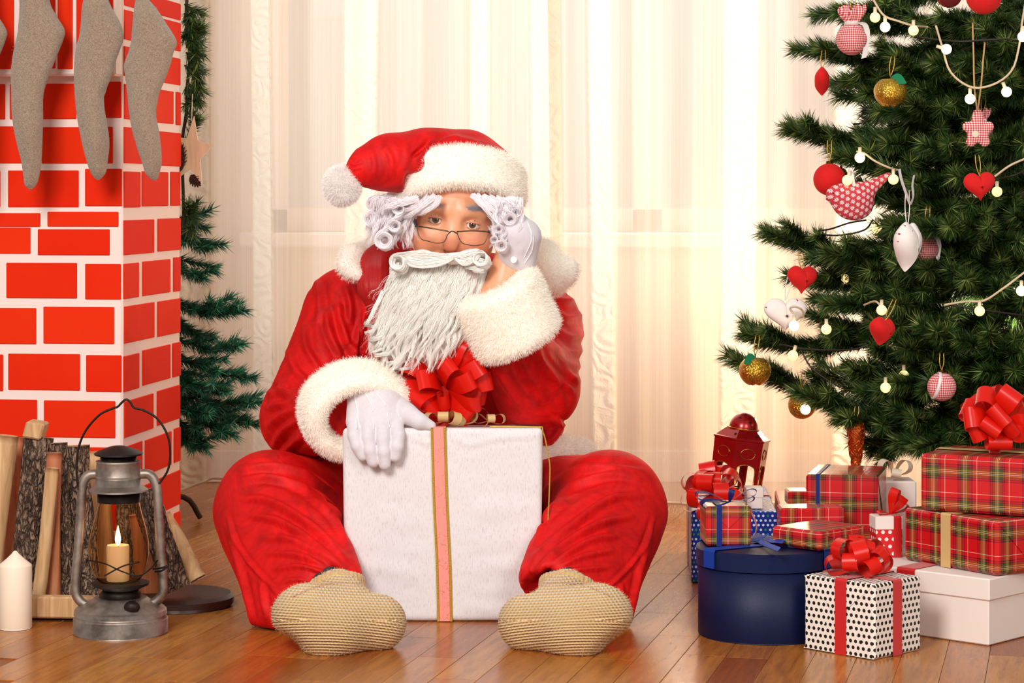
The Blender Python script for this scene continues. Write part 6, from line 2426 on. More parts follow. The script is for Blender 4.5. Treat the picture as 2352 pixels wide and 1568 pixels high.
strip(smooth_path([o + u * 0.9 + v * 0.2 + [0, 0, h + 0.002], o + u * 1.06 + v * 0.1 + [0, 0, h * 0.72], o + u * 1.13 + v * 0.1 + [0, 0, h * 0.42], o + u * 1.07 + v * 0.1 + [0, 0, h * 0.25]], 20), 0.009, (0.3, 1, 0), M_RIB_PINK, root, 'ribbon_tail')

# flat tartan parcel lying on the navy box
cen = np.array([0.496, 3.915, ZR + 0.0012])
th_ = math.radians(44)
eu_, ev_ = np.array([math.cos(th_), math.sin(th_), 0]), np.array([-math.sin(th_), math.cos(th_), 0])
u, v, h = eu_ * 0.118, ev_ * 0.100, 0.031
o = cen - (u + v) / 2
root = wrapped('gift_box', 'flat tartan parcel lying crookedly on the round navy box', o, u, v, h, M_TARTAN_S, 0.005)
end_flap(o, u, (0, 0, h), -ev_, M_TARTAN_S, root, 0.75)

# blue dotted box behind the round one, with a red bow and things on it
o = np.array([(1588 - CX) / FPX * 4.43, 4.43, 0.0006])
u, v, h = np.array([0.158, 0.0, 0]), np.array([0.02, 0.40, 0]), 0.131
root = wrapped('gift_box', 'long blue gift with small white dots and red bow behind the round navy box', o, u, v, h, M_POLKA_BLUE, 0.003)
band(o, u, v, (0, 0, h), 0.24, 0.02, M_RIB_DRED, root, 'u')
pull_bow(root, P(1637, 1135, 4.44), 0.060, 0.030, M_RIB_RED, 12, n=(4, 5, 6), el=(70, 36, 5), up=(-0.3, -0.5, 0.7))
part('bow_knot', *tube(np.array([P(1637, 1135, 4.445), P(1642, 1172, 4.455)]), 0.006, 10), M_RIB_RED, root)
ZB = h + 0.0012
# red parcel beside it
M_REDPAPER = simple('orange_red_paper', '#d8341c', 0.4, 0.06, 30, 0.1, 30)
o2 = np.array([(1785 - CX) / FPX * 4.43 + 0.0035, 4.36, 0.0006])
u2, v2, h2 = np.array([0.070, 0.0, 0]), np.array([0.03, 0.42, 0]), 0.128
root = wrapped('gift_box', 'plain orange-red parcel between the long blue gift and the upright tartan one', o2, u2, v2, h2, M_REDPAPER, 0.003)
band(o2, u2, v2, (0, 0, h2), 0.14, 0.014, M_RIB_DRED, root, 'u')
# small tartan on the red parcel
o = np.array([(1810 - CX) / FPX * 4.52, 4.52, 0.1300])
u, v, h = np.array([0.040, 0, 0]), np.array([0.0, 0.06, 0]), 0.028
wrapped('gift_box', 'tiny tartan parcel on top of the plain orange-red one', o, u, v, h, M_TARTAN_S, 0.003)
# white lidded card box on the blue gift
o = np.array([(1714 - CX) / FPX * 4.46, 4.46, ZB + 0.0005])
root = thing('gift_box', 'small white lidded card box in front of the red tin lantern', 'gift box', o)
V, F, _ = box_vf(o + [0.001, 0.001, 0], (0.030, 0, 0), (0, 0.045, 0), (0, 0, 0.036), 0.001)
part('box_body', V, F, M_CARD, root, False)
V, F, _ = box_vf(o + [0, 0, 0.020], (0.032, 0, 0), (0, 0.047, 0), (0, 0, 0.018), 0.001)
part('box_lid', V, F, M_CARD, root, False)

# upright tartan parcel with navy ribbon
dU = 4.22
o = np.array([(1851 - CX) / FPX * dU, dU, 0.0006])
zt_ = CAMH - (1098 - HOR) * (dU - 0.03) / FPX
a_ = math.radians(-14)
eu_, ev_ = np.array([math.cos(a_), math.sin(a_), 0]), np.array([-math.sin(a_), math.cos(a_), 0])
u, v, h = eu_ * 0.125, ev_ * 0.16, 0.224
root = wrapped('gift_box', 'tall upright tartan gift with a navy ribbon, behind the flat parcels', o, u, v, h, M_TARTAN, 0.004)
band(o, u, v, (0, 0, h), 0.021, 0.007, M_RIB_NAVY, root, 'v')
end_flap(o + u, v, (0, 0, h), eu_, M_TARTAN, root, 0.35)
M_TARTAN_PAPER = M_TARTAN  # second name for the plain tartan paper
# thin tartan parcel in front of it
o = np.array([(1793 - CX) / FPX * 4.10, 4.10, 0.0006])
u, v, h = np.array([0.109, 0.004, 0]), np.array([0, 0.06, 0]), 0.180
root = wrapped('gift_box', 'tartan box between the flat tartan parcel and the tall upright one', o, u, v, h, M_TARTAN_S, 0.003)

# red dotted box with white lid, standing on the shoe box
o = np.array([(2011 - CX) / FPX * 4.03, 4.03, ZL + 0.0006])
a_ = math.radians(6)
eu_, ev_ = np.array([math.cos(a_), math.sin(a_), 0]), np.array([-math.sin(a_), math.cos(a_), 0])
root = thing('gift_box', 'small red box with white polka dots and white lid, standing on the shoe box', 'gift box', o)
V, F, uv = box_vf(o + eu_ * 0.001 + ev_ * 0.001, eu_ * 0.045, ev_ * 0.040, (0, 0, 0.066), 0.001)
part('box_body', V, F, M_POLKA_RED, root, False, uv=uv)
V, F, uv = box_vf(o + [0, 0, 0.046], eu_ * 0.047, ev_ * 0.042, (0, 0, 0.022), 0.0012)
part('box_lid', V, F, M_CARD, root, False)
band(o, eu_ * 0.047, ev_ * 0.042, (0, 0, 0.068), 0.0375, 0.013, M_RIB_DRED, root, 'v')
loopbow(root, o + eu_ * 0.030 + ev_ * 0.02 + np.array([0, 0, 0.070]), [((0.2, -0.2, 1), 0.045, 0.016, 0.6, 0.22), ((0.9, -0.3, 0.5), 0.034, 0.014, 0.4, 0.22), ((-0.9, -0.2, 0.1), 0.022, 0.012, 0.2, 0.2), ((0.7, -0.5, 0.9), 0.04, 0.014, 1.0, 0.2)], 'red_bow', M_RIB_RED)

# long tartan parcel on the shoe box
bl_, br_ = PZ(2075, 1286, ZL), PZ(2312, 1329, ZL)
dirn = unit((br_ - bl_) * [1, 1, 0])
u = dirn * 0.215
v = np.array([-dirn[1], dirn[0], 0]) * 0.125
h = 0.0865
o = bl_ + np.array([0, 0, 0.0012])
root = wrapped('gift_box', 'long tartan parcel with a champagne ribbon, lying on the white shoe box', o, u, v, h, M_TARTAN, 0.005)
band(o, u, v, (0, 0, h), 0.100, 0.022, M_RIB_GOLD, root, 'v')
end_flap(o + u, v, (0, 0, h), dirn, M_TARTAN, root, 0.7)
ZT = ZL + h + 0.003
# big tartan parcel on top with a red bow
bl_ = PZ(2114, 1171, ZT)
dirn = unit(np.array([0.149, -0.085, 0]))
u = dirn * 0.235
v = np.array([-dirn[1], dirn[0], 0]) * 0.165
h = 0.092
o = bl_ + np.array([0, 0, 0.0005])
root = wrapped('gift_box', 'wide tartan gift with champagne ribbon and large red bow, on top of the stack', o, u, v, h, M_TARTAN, 0.005)
band(o, u, v, (0, 0, h), 0.196, 0.022, M_RIB_GOLD, root, 'v')
band(o, u, v, (0, 0, h), 0.085, 0.022, M_RIB_GOLD, root, 'u', lift=0.0016)
bt_ = P(2285, 1035, 3.95)
bt_[2] = o[2] + h + 0.002
lp = smooth_path([bt_ + [-0.03, -0.03, 0], bt_ + [-0.031, -0.031, 0.022], bt_ + [0.0, -0.033, 0.029], bt_ + [0.031, -0.031, 0.022], bt_ + [0.03, -0.03, 0]], 20)
bcx = bt_ + np.array([0.0, 0.0, 0.050])
bw = []
for (dx, dy, dz, L, W, roll) in ((-0.9, -0.5, 0.15, 0.062, 0.034, 1.2), (-0.8, -0.4, -0.35, 0.052, 0.03, 1.4), (0.9, -0.4, 0.1, 0.066, 0.034, 1.3), (0.8, -0.5, -0.3, 0.055, 0.03, 1.4), (-0.45, -0.55, 0.8, 0.066, 0.036, 1.3), (0.4, -0.5, 0.85, 0.068, 0.036, 1.2), (0.0, -1, 0.35, 0.052, 0.038, 0.9), (-0.35, -0.9, -0.15, 0.05, 0.034, 0.6),
                                 (0.4, -0.9, -0.1, 0.05, 0.034, 0.8), (-0.6, 0.5, 0.5, 0.06, 0.034, 0.6), (0.6, 0.5, 0.5, 0.06, 0.034, 0.6), (0.0, 0.4, 1.0, 0.06, 0.034, 0.9), (0.05, -0.6, -0.9, 0.050, 0.04, 0.05), (-0.9, 0.2, 0.4, 0.058, 0.032, 1.0), (0.9, 0.2, 0.6, 0.058, 0.032, 1.0)):
    bw.append(((dx, dy, dz), L, W, roll, 0.34))
loopbow(root, bcx, bw, 'ribbon_bow', M_RIB_RED)
part('bow_knot', *tube(np.array([bcx, bt_]), 0.010, 12), M_RIB_RED, root)

# white parcel with cream bow behind the stack
o = np.array([(2030 - CX) / FPX * 4.40, 4.40, 0.0006])
root = thing('gift_box', 'white box with a cream ribbon bow, mostly hidden behind the tall tartan gift', 'gift box', o)
V, F, _ = box_vf(o, (0.06, 0, 0), (0, 0.07, 0), (0, 0, 0.190), 0.003)
part('box_body', V, F, M_CARD, root, False)
loopbow(root, o + np.array([0.02, 0.02, 0.196]), [((-0.6, -0.4, 0.8), 0.04, 0.018, 0.2, 0.4), ((0.7, -0.4, 0.7), 0.042, 0.018, 0.2, 0.4), ((0.1, -0.9, 0.4), 0.03, 0.018, 0.2, 0.4)], 'cream_bow', ribbon_mat('ivory_ribbon', '#efe0c8', '#e6d2b4'))

# ---- red tin lantern with arched openings
def tin_red():
    t = NT('red_lacquered_tin', None, 0.28)
    n = t.noise(30, 3)
    t.set('Base Color', t.mix(n, '#8e0c12', '#b0161a'))
    t.set('Metallic', 0.55)
    t.set('Coat Weight', 0.4)
    return t.m


M_TINRED = tin_red()
M_BRASS = simple('brass', '#c99a3a', 0.25, Metallic=1.0)
dt = 4.62
lc = np.array([(1688 - CX) / FPX * dt, dt, ZB])
Rt = rot('Y', math.radians(7.5))
root = thing('tin_lantern', 'red hexagonal tin lantern with arched openings and domed top, on the blue gift', 'lantern', lc)
k_ = px2m(1, dt)
Hh, rad_b, rad_t = 128 * k_, 62 * k_, 66 * k_


def tl(V):
    return np.asarray(V) @ Rt.T + lc + np.array([0, 0, 0.0095])


ang = [math.radians(60 * i + 12) for i in range(6)]
zs0, zs1 = 0.0, Hh
for i in range(6):
    a0, a1_ = ang[i], ang[(i + 1) % 6]
    def pt(s_, z_, inset=0.0):
        r_z = (rad_b + (rad_t - rad_b) * z_ / Hh) - inset
        p0 = np.array([r_z * math.cos(a0), r_z * math.sin(a0)]); p1 = np.array([r_z * math.cos(a1_), r_z * math.sin(a1_)])
        q = p0 + (p1 - p0) * s_
        return [q[0], q[1], z_]
    # outline with an arched opening: outer loop and inner loop
    arch = [(0.15, 0.045 * Hh)] + [(0.15, 0.42 * Hh)] + [(0.5 - 0.35 * math.cos(t), 0.42 * Hh + 0.15 * Hh * math.sin(t) ** 0.6) for t in np.linspace(0.15, math.pi - 0.15, 9)] + [(0.85, 0.42 * Hh), (0.85, 0.045 * Hh)]
    outer = []
    n_ = len(arch)
    for j, (s_, z_) in enumerate(arch):
        if j == 0: outer.append((0, 0))
        elif j == n_ - 1: outer.append((1, 0))
        elif j == 1: outer.append((0, 0.42 * Hh))
        elif j == n_ - 2: outer.append((1, 0.42 * Hh))
        else:
            f_ = (j - 2) / (n_ - 5)
            outer.append((f_, Hh) if 0.1 < f_ < 0.9 else (0 if f_ < 0.5 else 1, Hh))
    Vp = []
    for ins in (0.0, 0.0016):
        Vp += [pt(s_, z_, ins) for s_, z_ in arch] + [pt(s_, z_, ins) for s_, z_ in outer]
    Fp = []
    for j in range(n_ - 1):
        Fp.append((j, j + 1, n_ + j + 1, n_ + j)); b_ = 2 * n_
        Fp.append((b_ + n_ + j, b_ + n_ + j + 1, b_ + j + 1, b_ + j)); Fp.append((j + 1, j, b_ + j, b_ + j + 1))
    Fp.append((0, n_, 2 * n_ - 1, n_ - 1)); Fp.append((2 * n_ + n_ - 1, 4 * n_ - 1, 3 * n_, 2 * n_))
    pn = part('side_panel', tl(Vp), Fp, M_TINRED, root, False)
    part('arch_trim', tl(tube(np.array([pt(s_, z_, -0.0006) for s_, z_ in arch + [arch[0]]]), 0.0009, 6)[0]), tube(np.array([pt(s_, z_, -0.0006) for s_, z_ in arch + [arch[0]]]), 0.0009, 6)[1], M_BRASS, pn)
    t_ = np.linspace(0, 2 * np.pi, 28)
    ov = np.array([pt(0.5 + 0.26 * math.cos(q), 0.76 * Hh + 0.095 * Hh * math.sin(q), -0.0006) for q in t_])
    Vt, Ft = tube(ov, 0.0007, 6)
    part('oval_trim', tl(Vt), Ft, M_BRASS, pn)
prof = [(rad_b + 0.001, -0.002), (rad_b + 0.001, 0.002), (rad_b * 0.2, 0.002), (rad_b * 0.2, -0.002), (rad_b + 0.001, -0.002)]
V, F = lathe([(0.001, -0.003), (rad_b + 0.001, -0.003), (rad_b + 0.001, 0.001), (0.001, 0.001)], (0, 0, 0), 6)
V = V @ rot('Z', math.radians(12)).T
part('floor_plate', tl(V), F, M_BRASS, root, False)
V, F = lathe([(rad_t, Hh - 0.002), (rad_t + 0.0022, Hh - 0.001), (rad_t + 0.0022, Hh + 0.002), (rad_t - 0.002, Hh + 0.003), (rad_t * 0.62, Hh + 22 * k_), (0.001, Hh + 22 * k_)], (0, 0, 0), 6, cap=False)
V = V @ rot('Z', math.radians(12)).T
part('hexagonal_roof', tl(V), F, M_TINRED, root, False)
ring = np.array([[math.cos(q) * 37 * k_, math.sin(q) * 37 * k_, Hh + 23 * k_] for q in np.linspace(0, 2 * np.pi, 40)])
Vt, Ft = tube(ring, 0.0014, 6)
part('wire_ring', tl(Vt), Ft, M_BRASS, root)
V, F = lathe([(34 * k_ * math.cos(q), Hh + 21 * k_ + 38 * k_ * math.sin(q)) for q in np.linspace(0, math.pi / 2 - 0.01, 12)], (0, 0, 0), 32, cap=False)
dome = part('dome', tl(V), F, M_TINRED, root)
M_BLACK = simple('dark_bead_and_hole_shade', '#180406', 0.9)  # near-black bead eye; on the solid stars, hole shade put into colour
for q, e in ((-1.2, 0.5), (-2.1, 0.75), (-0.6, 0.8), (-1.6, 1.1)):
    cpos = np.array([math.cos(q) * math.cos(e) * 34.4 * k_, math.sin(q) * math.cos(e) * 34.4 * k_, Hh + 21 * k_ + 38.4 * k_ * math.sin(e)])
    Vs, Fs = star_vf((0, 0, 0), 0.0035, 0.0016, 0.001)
    part('star_hole_shade', tl(Vs @ rot('Z', q + math.pi / 2).T + cpos), Fs, M_BLACK, dome, False)
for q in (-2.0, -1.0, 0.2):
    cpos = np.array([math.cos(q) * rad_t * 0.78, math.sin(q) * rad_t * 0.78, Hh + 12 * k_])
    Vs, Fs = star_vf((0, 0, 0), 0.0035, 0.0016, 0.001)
    part('star_hole_shade', tl(Vs @ rot('X', -0.9).T @ rot('Z', q + math.pi / 2).T + cpos), Fs, M_BLACK, root, False)
V, F = lathe([(0.001, 0.002), (16 * k_, 0.002), (18 * k_, 0.012), (14 * k_, 0.013), (13 * k_, 0.006), (0.001, 0.006)], (0, 0, 0), 24)
part('candle_cup', tl(V), F, M_BRASS, root)
# ---------------------------------------------------------------- the decorated Christmas tree
TD = 4.80
TX = (2335 - CX) / FPX * TD
tree = thing('christmas_tree', 'decorated artificial fir tree with dark green needles, gifts at its foot', 'tree', (TX, TD, 0))
part('trunk', *tube(np.array([[TX, TD, 0.0], [TX, TD, 0.6], [TX, TD, 1.25]]), [0.022, 0.018, 0.012], 12), M_TWIG, tree)
for k in range(3):
    an = 2.1 * k + 0.9
    part('stand_foot', *tube(smooth_path([(TX, TD, 0.08), (TX + 0.1 * math.cos(an), TD + 0.1 * math.sin(an), 0.06), (TX + 0.22 * math.cos(an), TD + 0.22 * math.sin(an), 0.008)], 8), 0.008, 6), M_TWIG, tree)
tr = np.random.default_rng(33)


def bough(tip, d, h0=None, droop=0.03, tw=6, twl=0.13, dens=6000, ln=0.034, mid=None):
    """Bough from the trunk to a tip pixel at distance d."""
    t = P(tip[0], tip[1], d)
    h = (t[2] + 0.05) if h0 is None else CAMH + (HOR - h0) / FPX * TD
    s = np.array([TX, TD, h])
    if mid is None:
        pts = [s, s * 0.6 + t * 0.4 + np.array([0, 0, -droop]), s * 0.22 + t * 0.78 + np.array([0, 0, -droop * 0.9]), t]
    else:
        pts = [s] + [P(*m) for m in mid] + [t]
    return branch(tree, pts, M_NEEDLE, ln, dens, tr, tw, twl)


B = bough
# silhouettes the photograph shows at the left side
B((1888, 110), 4.62, 60, mid=[(2180, 95, 4.72), (2020, 140, 4.66), (1940, 128, 4.63)])
B((1925, 25), 4.70, -60, mid=[(2150, -10, 4.75), (2020, 20, 4.72)])
B((1945, 185), 4.66, 150, mid=[(2170, 170, 4.7), (2040, 185, 4.66)])
B((1808, 298), 4.60, 235, mid=[(2180, 290, 4.7), (2010, 330, 4.65), (1900, 318, 4.62)], tw=7)
B((1920, 360), 4.55, 300, mid=[(2150, 330, 4.65), (2020, 370, 4.58)])
B((1762, 535), 4.58, 480, mid=[(2150, 560, 4.68), (1980, 600, 4.62), (1860, 565, 4.6)], tw=8)
B((1848, 640), 4.62, 560, mid=[(2100, 620, 4.66), (1960, 655, 4.64)])
B((1900, 580), 4.5, 520, mid=[(2150, 560, 4.6), (2000, 590, 4.52)])
B((1708, 765), 4.62, 680, mid=[(2120, 740, 4.7), (1950, 790, 4.66), (1810, 790, 4.63)], tw=8)
B((1900, 700), 4.5, 620, mid=[(2120, 680, 4.6), (1990, 700, 4.52)])
B((1688, 828), 4.66, 800, mid=[(2150, 880, 4.74), (1960, 925, 4.7), (1800, 870, 4.68)], tw=8)
B((1830, 900), 4.55, 850, mid=[(2150, 900, 4.65), (1990, 950, 4.6)], tw=7)
B((1930, 960), 4.52, 900, mid=[(2150, 950, 4.65), (2030, 975, 4.56)], tw=7)
B((1998, 1035), 4.6, 960, mid=[(2200, 985, 4.7), (2100, 1010, 4.64)], tw=7)
B((1890, 860), 4.85, 800, mid=[(2150, 850, 4.85), (2000, 875, 4.85)], tw=6)
B((2110, 1030), 4.45, 950, mid=[(2250, 970, 4.6), (2180, 1005, 4.5)], tw=6)
B((2060, 880), 4.45, 830, mid=[(2220, 850, 4.6), (2130, 875, 4.5)], tw=6)
B((2000, 450), 4.6, 410, mid=[(2180, 430, 4.7), (2080, 455, 4.63)], tw=6)
B((2010, 250), 4.75, 210, mid=[(2180, 240, 4.78), (2090, 255, 4.76)], tw=6)
# boughs coming forward and filling the crown
for (x, y, d) in ((2130, 60, 4.45), (2240, 60, 4.38), (2310, 95, 4.35), (2060, 130, 4.5), (2400, 60, 4.45), (2200, 160, 4.45), (2100, 240, 4.45), (2320, 180, 4.4), (2040, 330, 4.5), (2180, 330, 4.38), (2270, 400, 4.36), (2350, 330, 4.4),
                  (2100, 420, 4.42), (2050, 520, 4.42), (2180, 520, 4.34), (2270, 520, 4.34), (2390, 500, 4.42), (2130, 620, 4.38), (2220, 640, 4.34), (2060, 700, 4.42), (2150, 760, 4.36), (2270, 760, 4.34), (2350, 680, 4.38), (2080, 800, 4.4), (2180, 880, 4.36),
                  (2330, 850, 4.4), (2100, 960, 4.45), (2250, 940, 4.38), (2400, 900, 4.5), (2420, 300, 4.6), (2440, 700, 4.6), (2160, 990, 4.5), (2250, 1020, 4.5), (2200, 730, 4.5), (2300, 600, 4.45), (2000, 620, 4.5), (2010, 800, 4.55)):
    B((x, y), d, y - tr.uniform(-70, 130), droop=tr.uniform(0.0, 0.05), tw=6, twl=0.12)
for (x, y, d, h) in ((2000, 60, 4.6, 20), (2060, 190, 4.6, 150), (1990, 215, 4.62, 190), (2120, 300, 4.55, 240), (2030, 400, 4.55, 330), (2110, 470, 4.5, 440), (2230, 470, 4.45, 420), (1940, 610, 4.6, 560), (2060, 590, 4.5, 540), (2180, 590, 4.45, 560), (2010, 660, 4.55, 610), (2090, 660, 4.5, 680),
                     (1900, 760, 4.6, 700), (2010, 740, 4.52, 760), (2110, 740, 4.46, 700), (1960, 850, 4.6, 800), (2040, 900, 4.55, 860), (2140, 830, 4.46, 860), (2200, 960, 4.5, 900), (2060, 1000, 4.58, 940), (2290, 330, 4.42, 260), (2190, 240, 4.5, 170), (2330, 780, 4.45, 740), (2290, 860, 4.45, 900)):
    B((x, y), d, h, droop=tr.uniform(0.0, 0.03), tw=7, twl=0.13)
for (x, y, d) in ((2100, 130, 4.98), (2260, 300, 5.0), (2080, 560, 5.0), (2120, 760, 5.0), (2240, 900, 5.02), (2380, 560, 5.02), (2180, 420, 5.0), (2020, 690, 4.95)):
    B((x, y), d, y - 40, droop=0.02, tw=5, twl=0.11)

# ---------------------------------------------------------------- ornaments: each hangs on the tree, each a thing
def flock(name, c, c2):
    t = NT(name, None, 0.9)
    geo = t.noise(400, 2)
    t.set('Base Color', t.mix(geo, c, c2))
    t.set('Sheen Weight', 0.6); t.set('Sheen Tint', lin('#ff5040'))
    t.bump(geo, 0.3, 0.0006)
    return t.m


M_FLOCK = flock('red_flock', '#c60c0c', '#e01414')
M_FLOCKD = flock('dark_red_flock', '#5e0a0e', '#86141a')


def glitter(name, c0, c1):
    t = NT(name, None, 0.3)
    v = t.voronoi(1000, None, 'F1', 'Color')
    s_ = t.sep(v)
    t.set('Base Color', t.mix(s_[0], c0, c1))
    t.set('Metallic', 0.9)
    nm = t.n('ShaderNodeNewGeometry').outputs['Normal']
    t.set('Normal', t.vmath('NORMALIZE', t.vmath('ADD', nm, t.vmath('MULTIPLY', t.vmath('SUBTRACT', v, (0.5, 0.5, 0.5)), (0.9, 0.9, 0.9)))))
    return t.m


M_GLIT = glitter('gold_glitter', '#a8761a', '#e8c34e')
M_LEAF = simple('green_felt', '#0d7a4e', 0.9)
M_GCORD = simple('gold_cord', '#c79a45', 0.4, Metallic=0.6)
M_SATIN = simple('white_satin_ribbon', '#efe6e2', 0.4)


def gingham(name, pitch=0.0042, scale=1.0, c='#c4161f', w='#f4e6e2'):
    t = NT(name, None, 0.85)
    s = t.sep(t.coord('UV'))
    a = t.math('GREATER_THAN', t.math('FRACT', t.math('DIVIDE', s[0], pitch)), 0.5)
    b = t.math('GREATER_THAN', t.math('FRACT', t.math('DIVIDE', s[1], pitch)), 0.5)
    f = t.math('MULTIPLY', t.math('ADD', a, b), 0.5)
    t.set('Base Color', t.ramp(f, [(0.0, w), (0.4, '#df7f80'), (0.9, c)], 'CONSTANT'))
    t.bump(t.noise(500, 2), 0.3, 0.0006)
    return t.m


M_GING = gingham('red_white_gingham')
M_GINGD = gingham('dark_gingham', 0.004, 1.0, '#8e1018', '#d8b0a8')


def snow_print():
    t = NT('red_snowflake_print', None, 0.85)
    s = t.sep(t.mapping(t.coord('UV'), (1 / 0.0105, 1 / 0.0105, 1), (0, 0, 0.5)))
    row = t.math('FLOORED_MODULO', t.math('FLOOR', s[1]), 2.0)
    fx = t.math('SUBTRACT', t.math('FRACT', t.math('ADD', s[0], t.math('MULTIPLY', row, 0.5))), 0.5)
    fy = t.math('SUBTRACT', t.math('FRACT', s[1]), 0.5)
    r = t.math('SQRT', t.math('ADD', t.math('MULTIPLY', fx, fx), t.math('MULTIPLY', fy, fy)))
    an = t.math('ARCTAN2', fy, fx)
    pet = t.math('MULTIPLY_ADD', t.math('ABSOLUTE', t.math('COSINE', t.math('MULTIPLY', an, 4.0))), 0.34, 0.06)
    m = t.math('MULTIPLY', t.math('LESS_THAN', r, pet), t.math('GREATER_THAN', r, 0.07))
    t.set('Base Color', t.mix(m, '#c93a44', '#f6e6e4'))
    return t.m


M_SNOW = snow_print()


def cherry_print():
    t = NT('white_cloth_cherry_print', None, 0.8)
    uv = t.coord('UV')
    v = t.voronoi(64, uv, 'F1', 'Distance', 0.75)
    v2 = t.voronoi(64, t.vmath('ADD', uv, (0.0022, -0.0016, 0)), 'F1', 'Distance', 0.75)
    c = t.mix(t.math('LESS_THAN', v, 0.10), '#f4ece6', '#b3201f')
    c = t.mix(t.math('LESS_THAN', v2, 0.05), c, '#3a2a1a')
    t.set('Base Color', c)
    t.bump(t.noise(60, 2), 0.15, 0.002)
    return t.m


M_CHERRY = cherry_print()


def sph_uv(V, F, c, s=1.0):
    """front-projected cloth coordinates in metres, per loop"""
    q = (np.asarray(V) - c)
    an = np.arctan2(q[:, 0], -q[:, 1])
    r = np.linalg.norm(q, axis=1).mean()
    uv = np.stack([an * r, q[:, 2]], -1) * s
    return np.concatenate([uv[f].reshape(-1, 2) for f in (F if isinstance(F, list) else [F])])


def planar_uv(V, F):
    uv = np.stack([V[:, 0] + 0.3 * V[:, 1], V[:, 2]], -1)
    return np.concatenate([uv[f].reshape(-1, 2) for f in (F if isinstance(F, list) else [F])])


def cord_loop(root, top, up_px, mat=None, r=0.0009, spread=10, d=None, name='hanging_cord'):
    """two cords from the ornament's top to a twig above"""
    top = np.asarray(top)
    sc_ = top[1] / FPX
    up = top + np.array([up_px[0], 0, up_px[1]]) * sc_
    a_ = smooth_path([top, top + (up - top) * 0.5 + np.array([-spread * sc_ * 0.5, 0, 0]), up + np.array([-spread * sc_ * 0.3, 0.004, 0])], 10)
    b_ = smooth_path([top, top + (up - top) * 0.5 + np.array([spread * sc_ * 0.5, 0, 0]), up + np.array([spread * sc_ * 0.5, 0.004, 0])], 10)
    mb_ = MB(); mb_.add(tube(a_, r, 6)); mb_.add(tube(b_, r, 6))
    pa = part(name, *tube(np.vstack([a_[::-1], b_[1:]]), r, 6), mat or M_GCORD, root)
    return pa


def ball(x, y, rp, d, mat, label, up=(0, 40), cap=True, uvs=False, name='bauble'):
    c = P(x, y, d)
    r = px2m(rp, d)
    V, F = sphere(c, r, 40, 24)
    root = solo(name, V, F, mat, label, 'ornament', uv=sph_uv(V, F, c) if uvs else None)
    top = c + [0, 0, r]
    if cap:
        part('metal_cap', *lathe([(0.001, -0.001), (r * 0.22, -0.0012), (r * 0.2, 0.004), (0.001, 0.005)], top, 16), M_BRASS, root)
    cord_loop(root, top + [0, 0, 0.003], up)
    return root


ball(1905, 412, 37, 4.52, M_FLOCK, 'plain red velvety ball hanging behind the fabric bird', (0, 50))
ball(2260, -8, 41, 4.28, M_FLOCK, 'large bright red ball cut off by the top edge of the photo')
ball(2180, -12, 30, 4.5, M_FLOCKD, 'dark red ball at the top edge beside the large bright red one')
ball(1842, 930, 32, 4.62, M_GLIT, 'plain gold glitter ball under the lowest bough, a light bulb in front of it', (4, 40))
ball(1932, 400, 15, 4.60, M_GLIT, 'small gold ball half hidden behind the red ball and the fabric bird', (0, 30))


def apple(x, y, rp, d, leaf, label):
    c = P(x, y, d); R = px2m(rp, d)
    th = np.linspace(0.02, np.pi - 0.02, 26)
    prof = []
    for a in th[::-1]:
        r = math.sin(a) * (1 + 0.06 * math.cos(a)); z = math.cos(a) * 0.93
        z += -0.30 * math.exp(-(r / 0.30) ** 2) if z > 0 else 0.16 * math.exp(-(r / 0.28) ** 2)
        prof.append((r * R, z * R))
    V, F = lathe(prof, (0, 0, 0), 44)
    an = np.arctan2(V[:, 1], V[:, 0])
    low = np.clip(-V[:, 2] / R, 0, 1)
    V[:, :2] *= (1 + 0.045 * low * np.cos(5 * an + 0.8))[:, None]
    V[:, 2] += R * 0.05 * low * np.cos(5 * an + 0.8)
    root = solo('apple_ornament', V + c, F, M_GLIT, label, 'ornament')
    top = c + [0, 0, R * 0.68]
    part('stem', *tube(smooth_path([top - [0, 0, 0.004], top + [0.001, 0, 0.012]], 6), 0.0012, 6), M_CONE, root)
    # felt leaf
    n = 14
    t = np.linspace(0, 1, n)
    wd = np.sin(np.pi * t ** 0.8) * R * 0.34
    dirv = np.array([leaf[0], -0.45, leaf[1]]); dirv = unit(dirv)
    side = unit(np.cross(dirv, [0, -1, 0.3]))
    ctr = top + np.array([0, -R * 0.25, R * 0.22]) + dirv * (t * R * 0.95)[:, None] + np.array([0, 0, -R * 0.25]) * (t ** 2)[:, None] + np.array([0, -R * 0.42, 0]) * t[:, None]
    nn = np.cross(dirv, side) * 0.0008
    V = np.concatenate([ctr - side * wd[:, None], ctr + side * wd[:, None], ctr + side * wd[:, None] + nn, ctr - side * wd[:, None] + nn])
    V = V.reshape(4, n, 3).transpose(1, 0, 2).reshape(-1, 3)
    part('felt_leaf', V, grid_faces(n, 4, cv=True), M_LEAF, root, False)
    cord_loop(root, top + [0, 0, 0.006], (6, 50))
    return root


apple(2045, 212, 38, 4.36, (0.75, -0.15), 'gold glitter apple with a green felt leaf, high on the tree')
apple(1734, 852, 37, 4.55, (-0.75, -0.1), 'gold glitter apple with a green felt leaf, at the tip of the lowest bough')


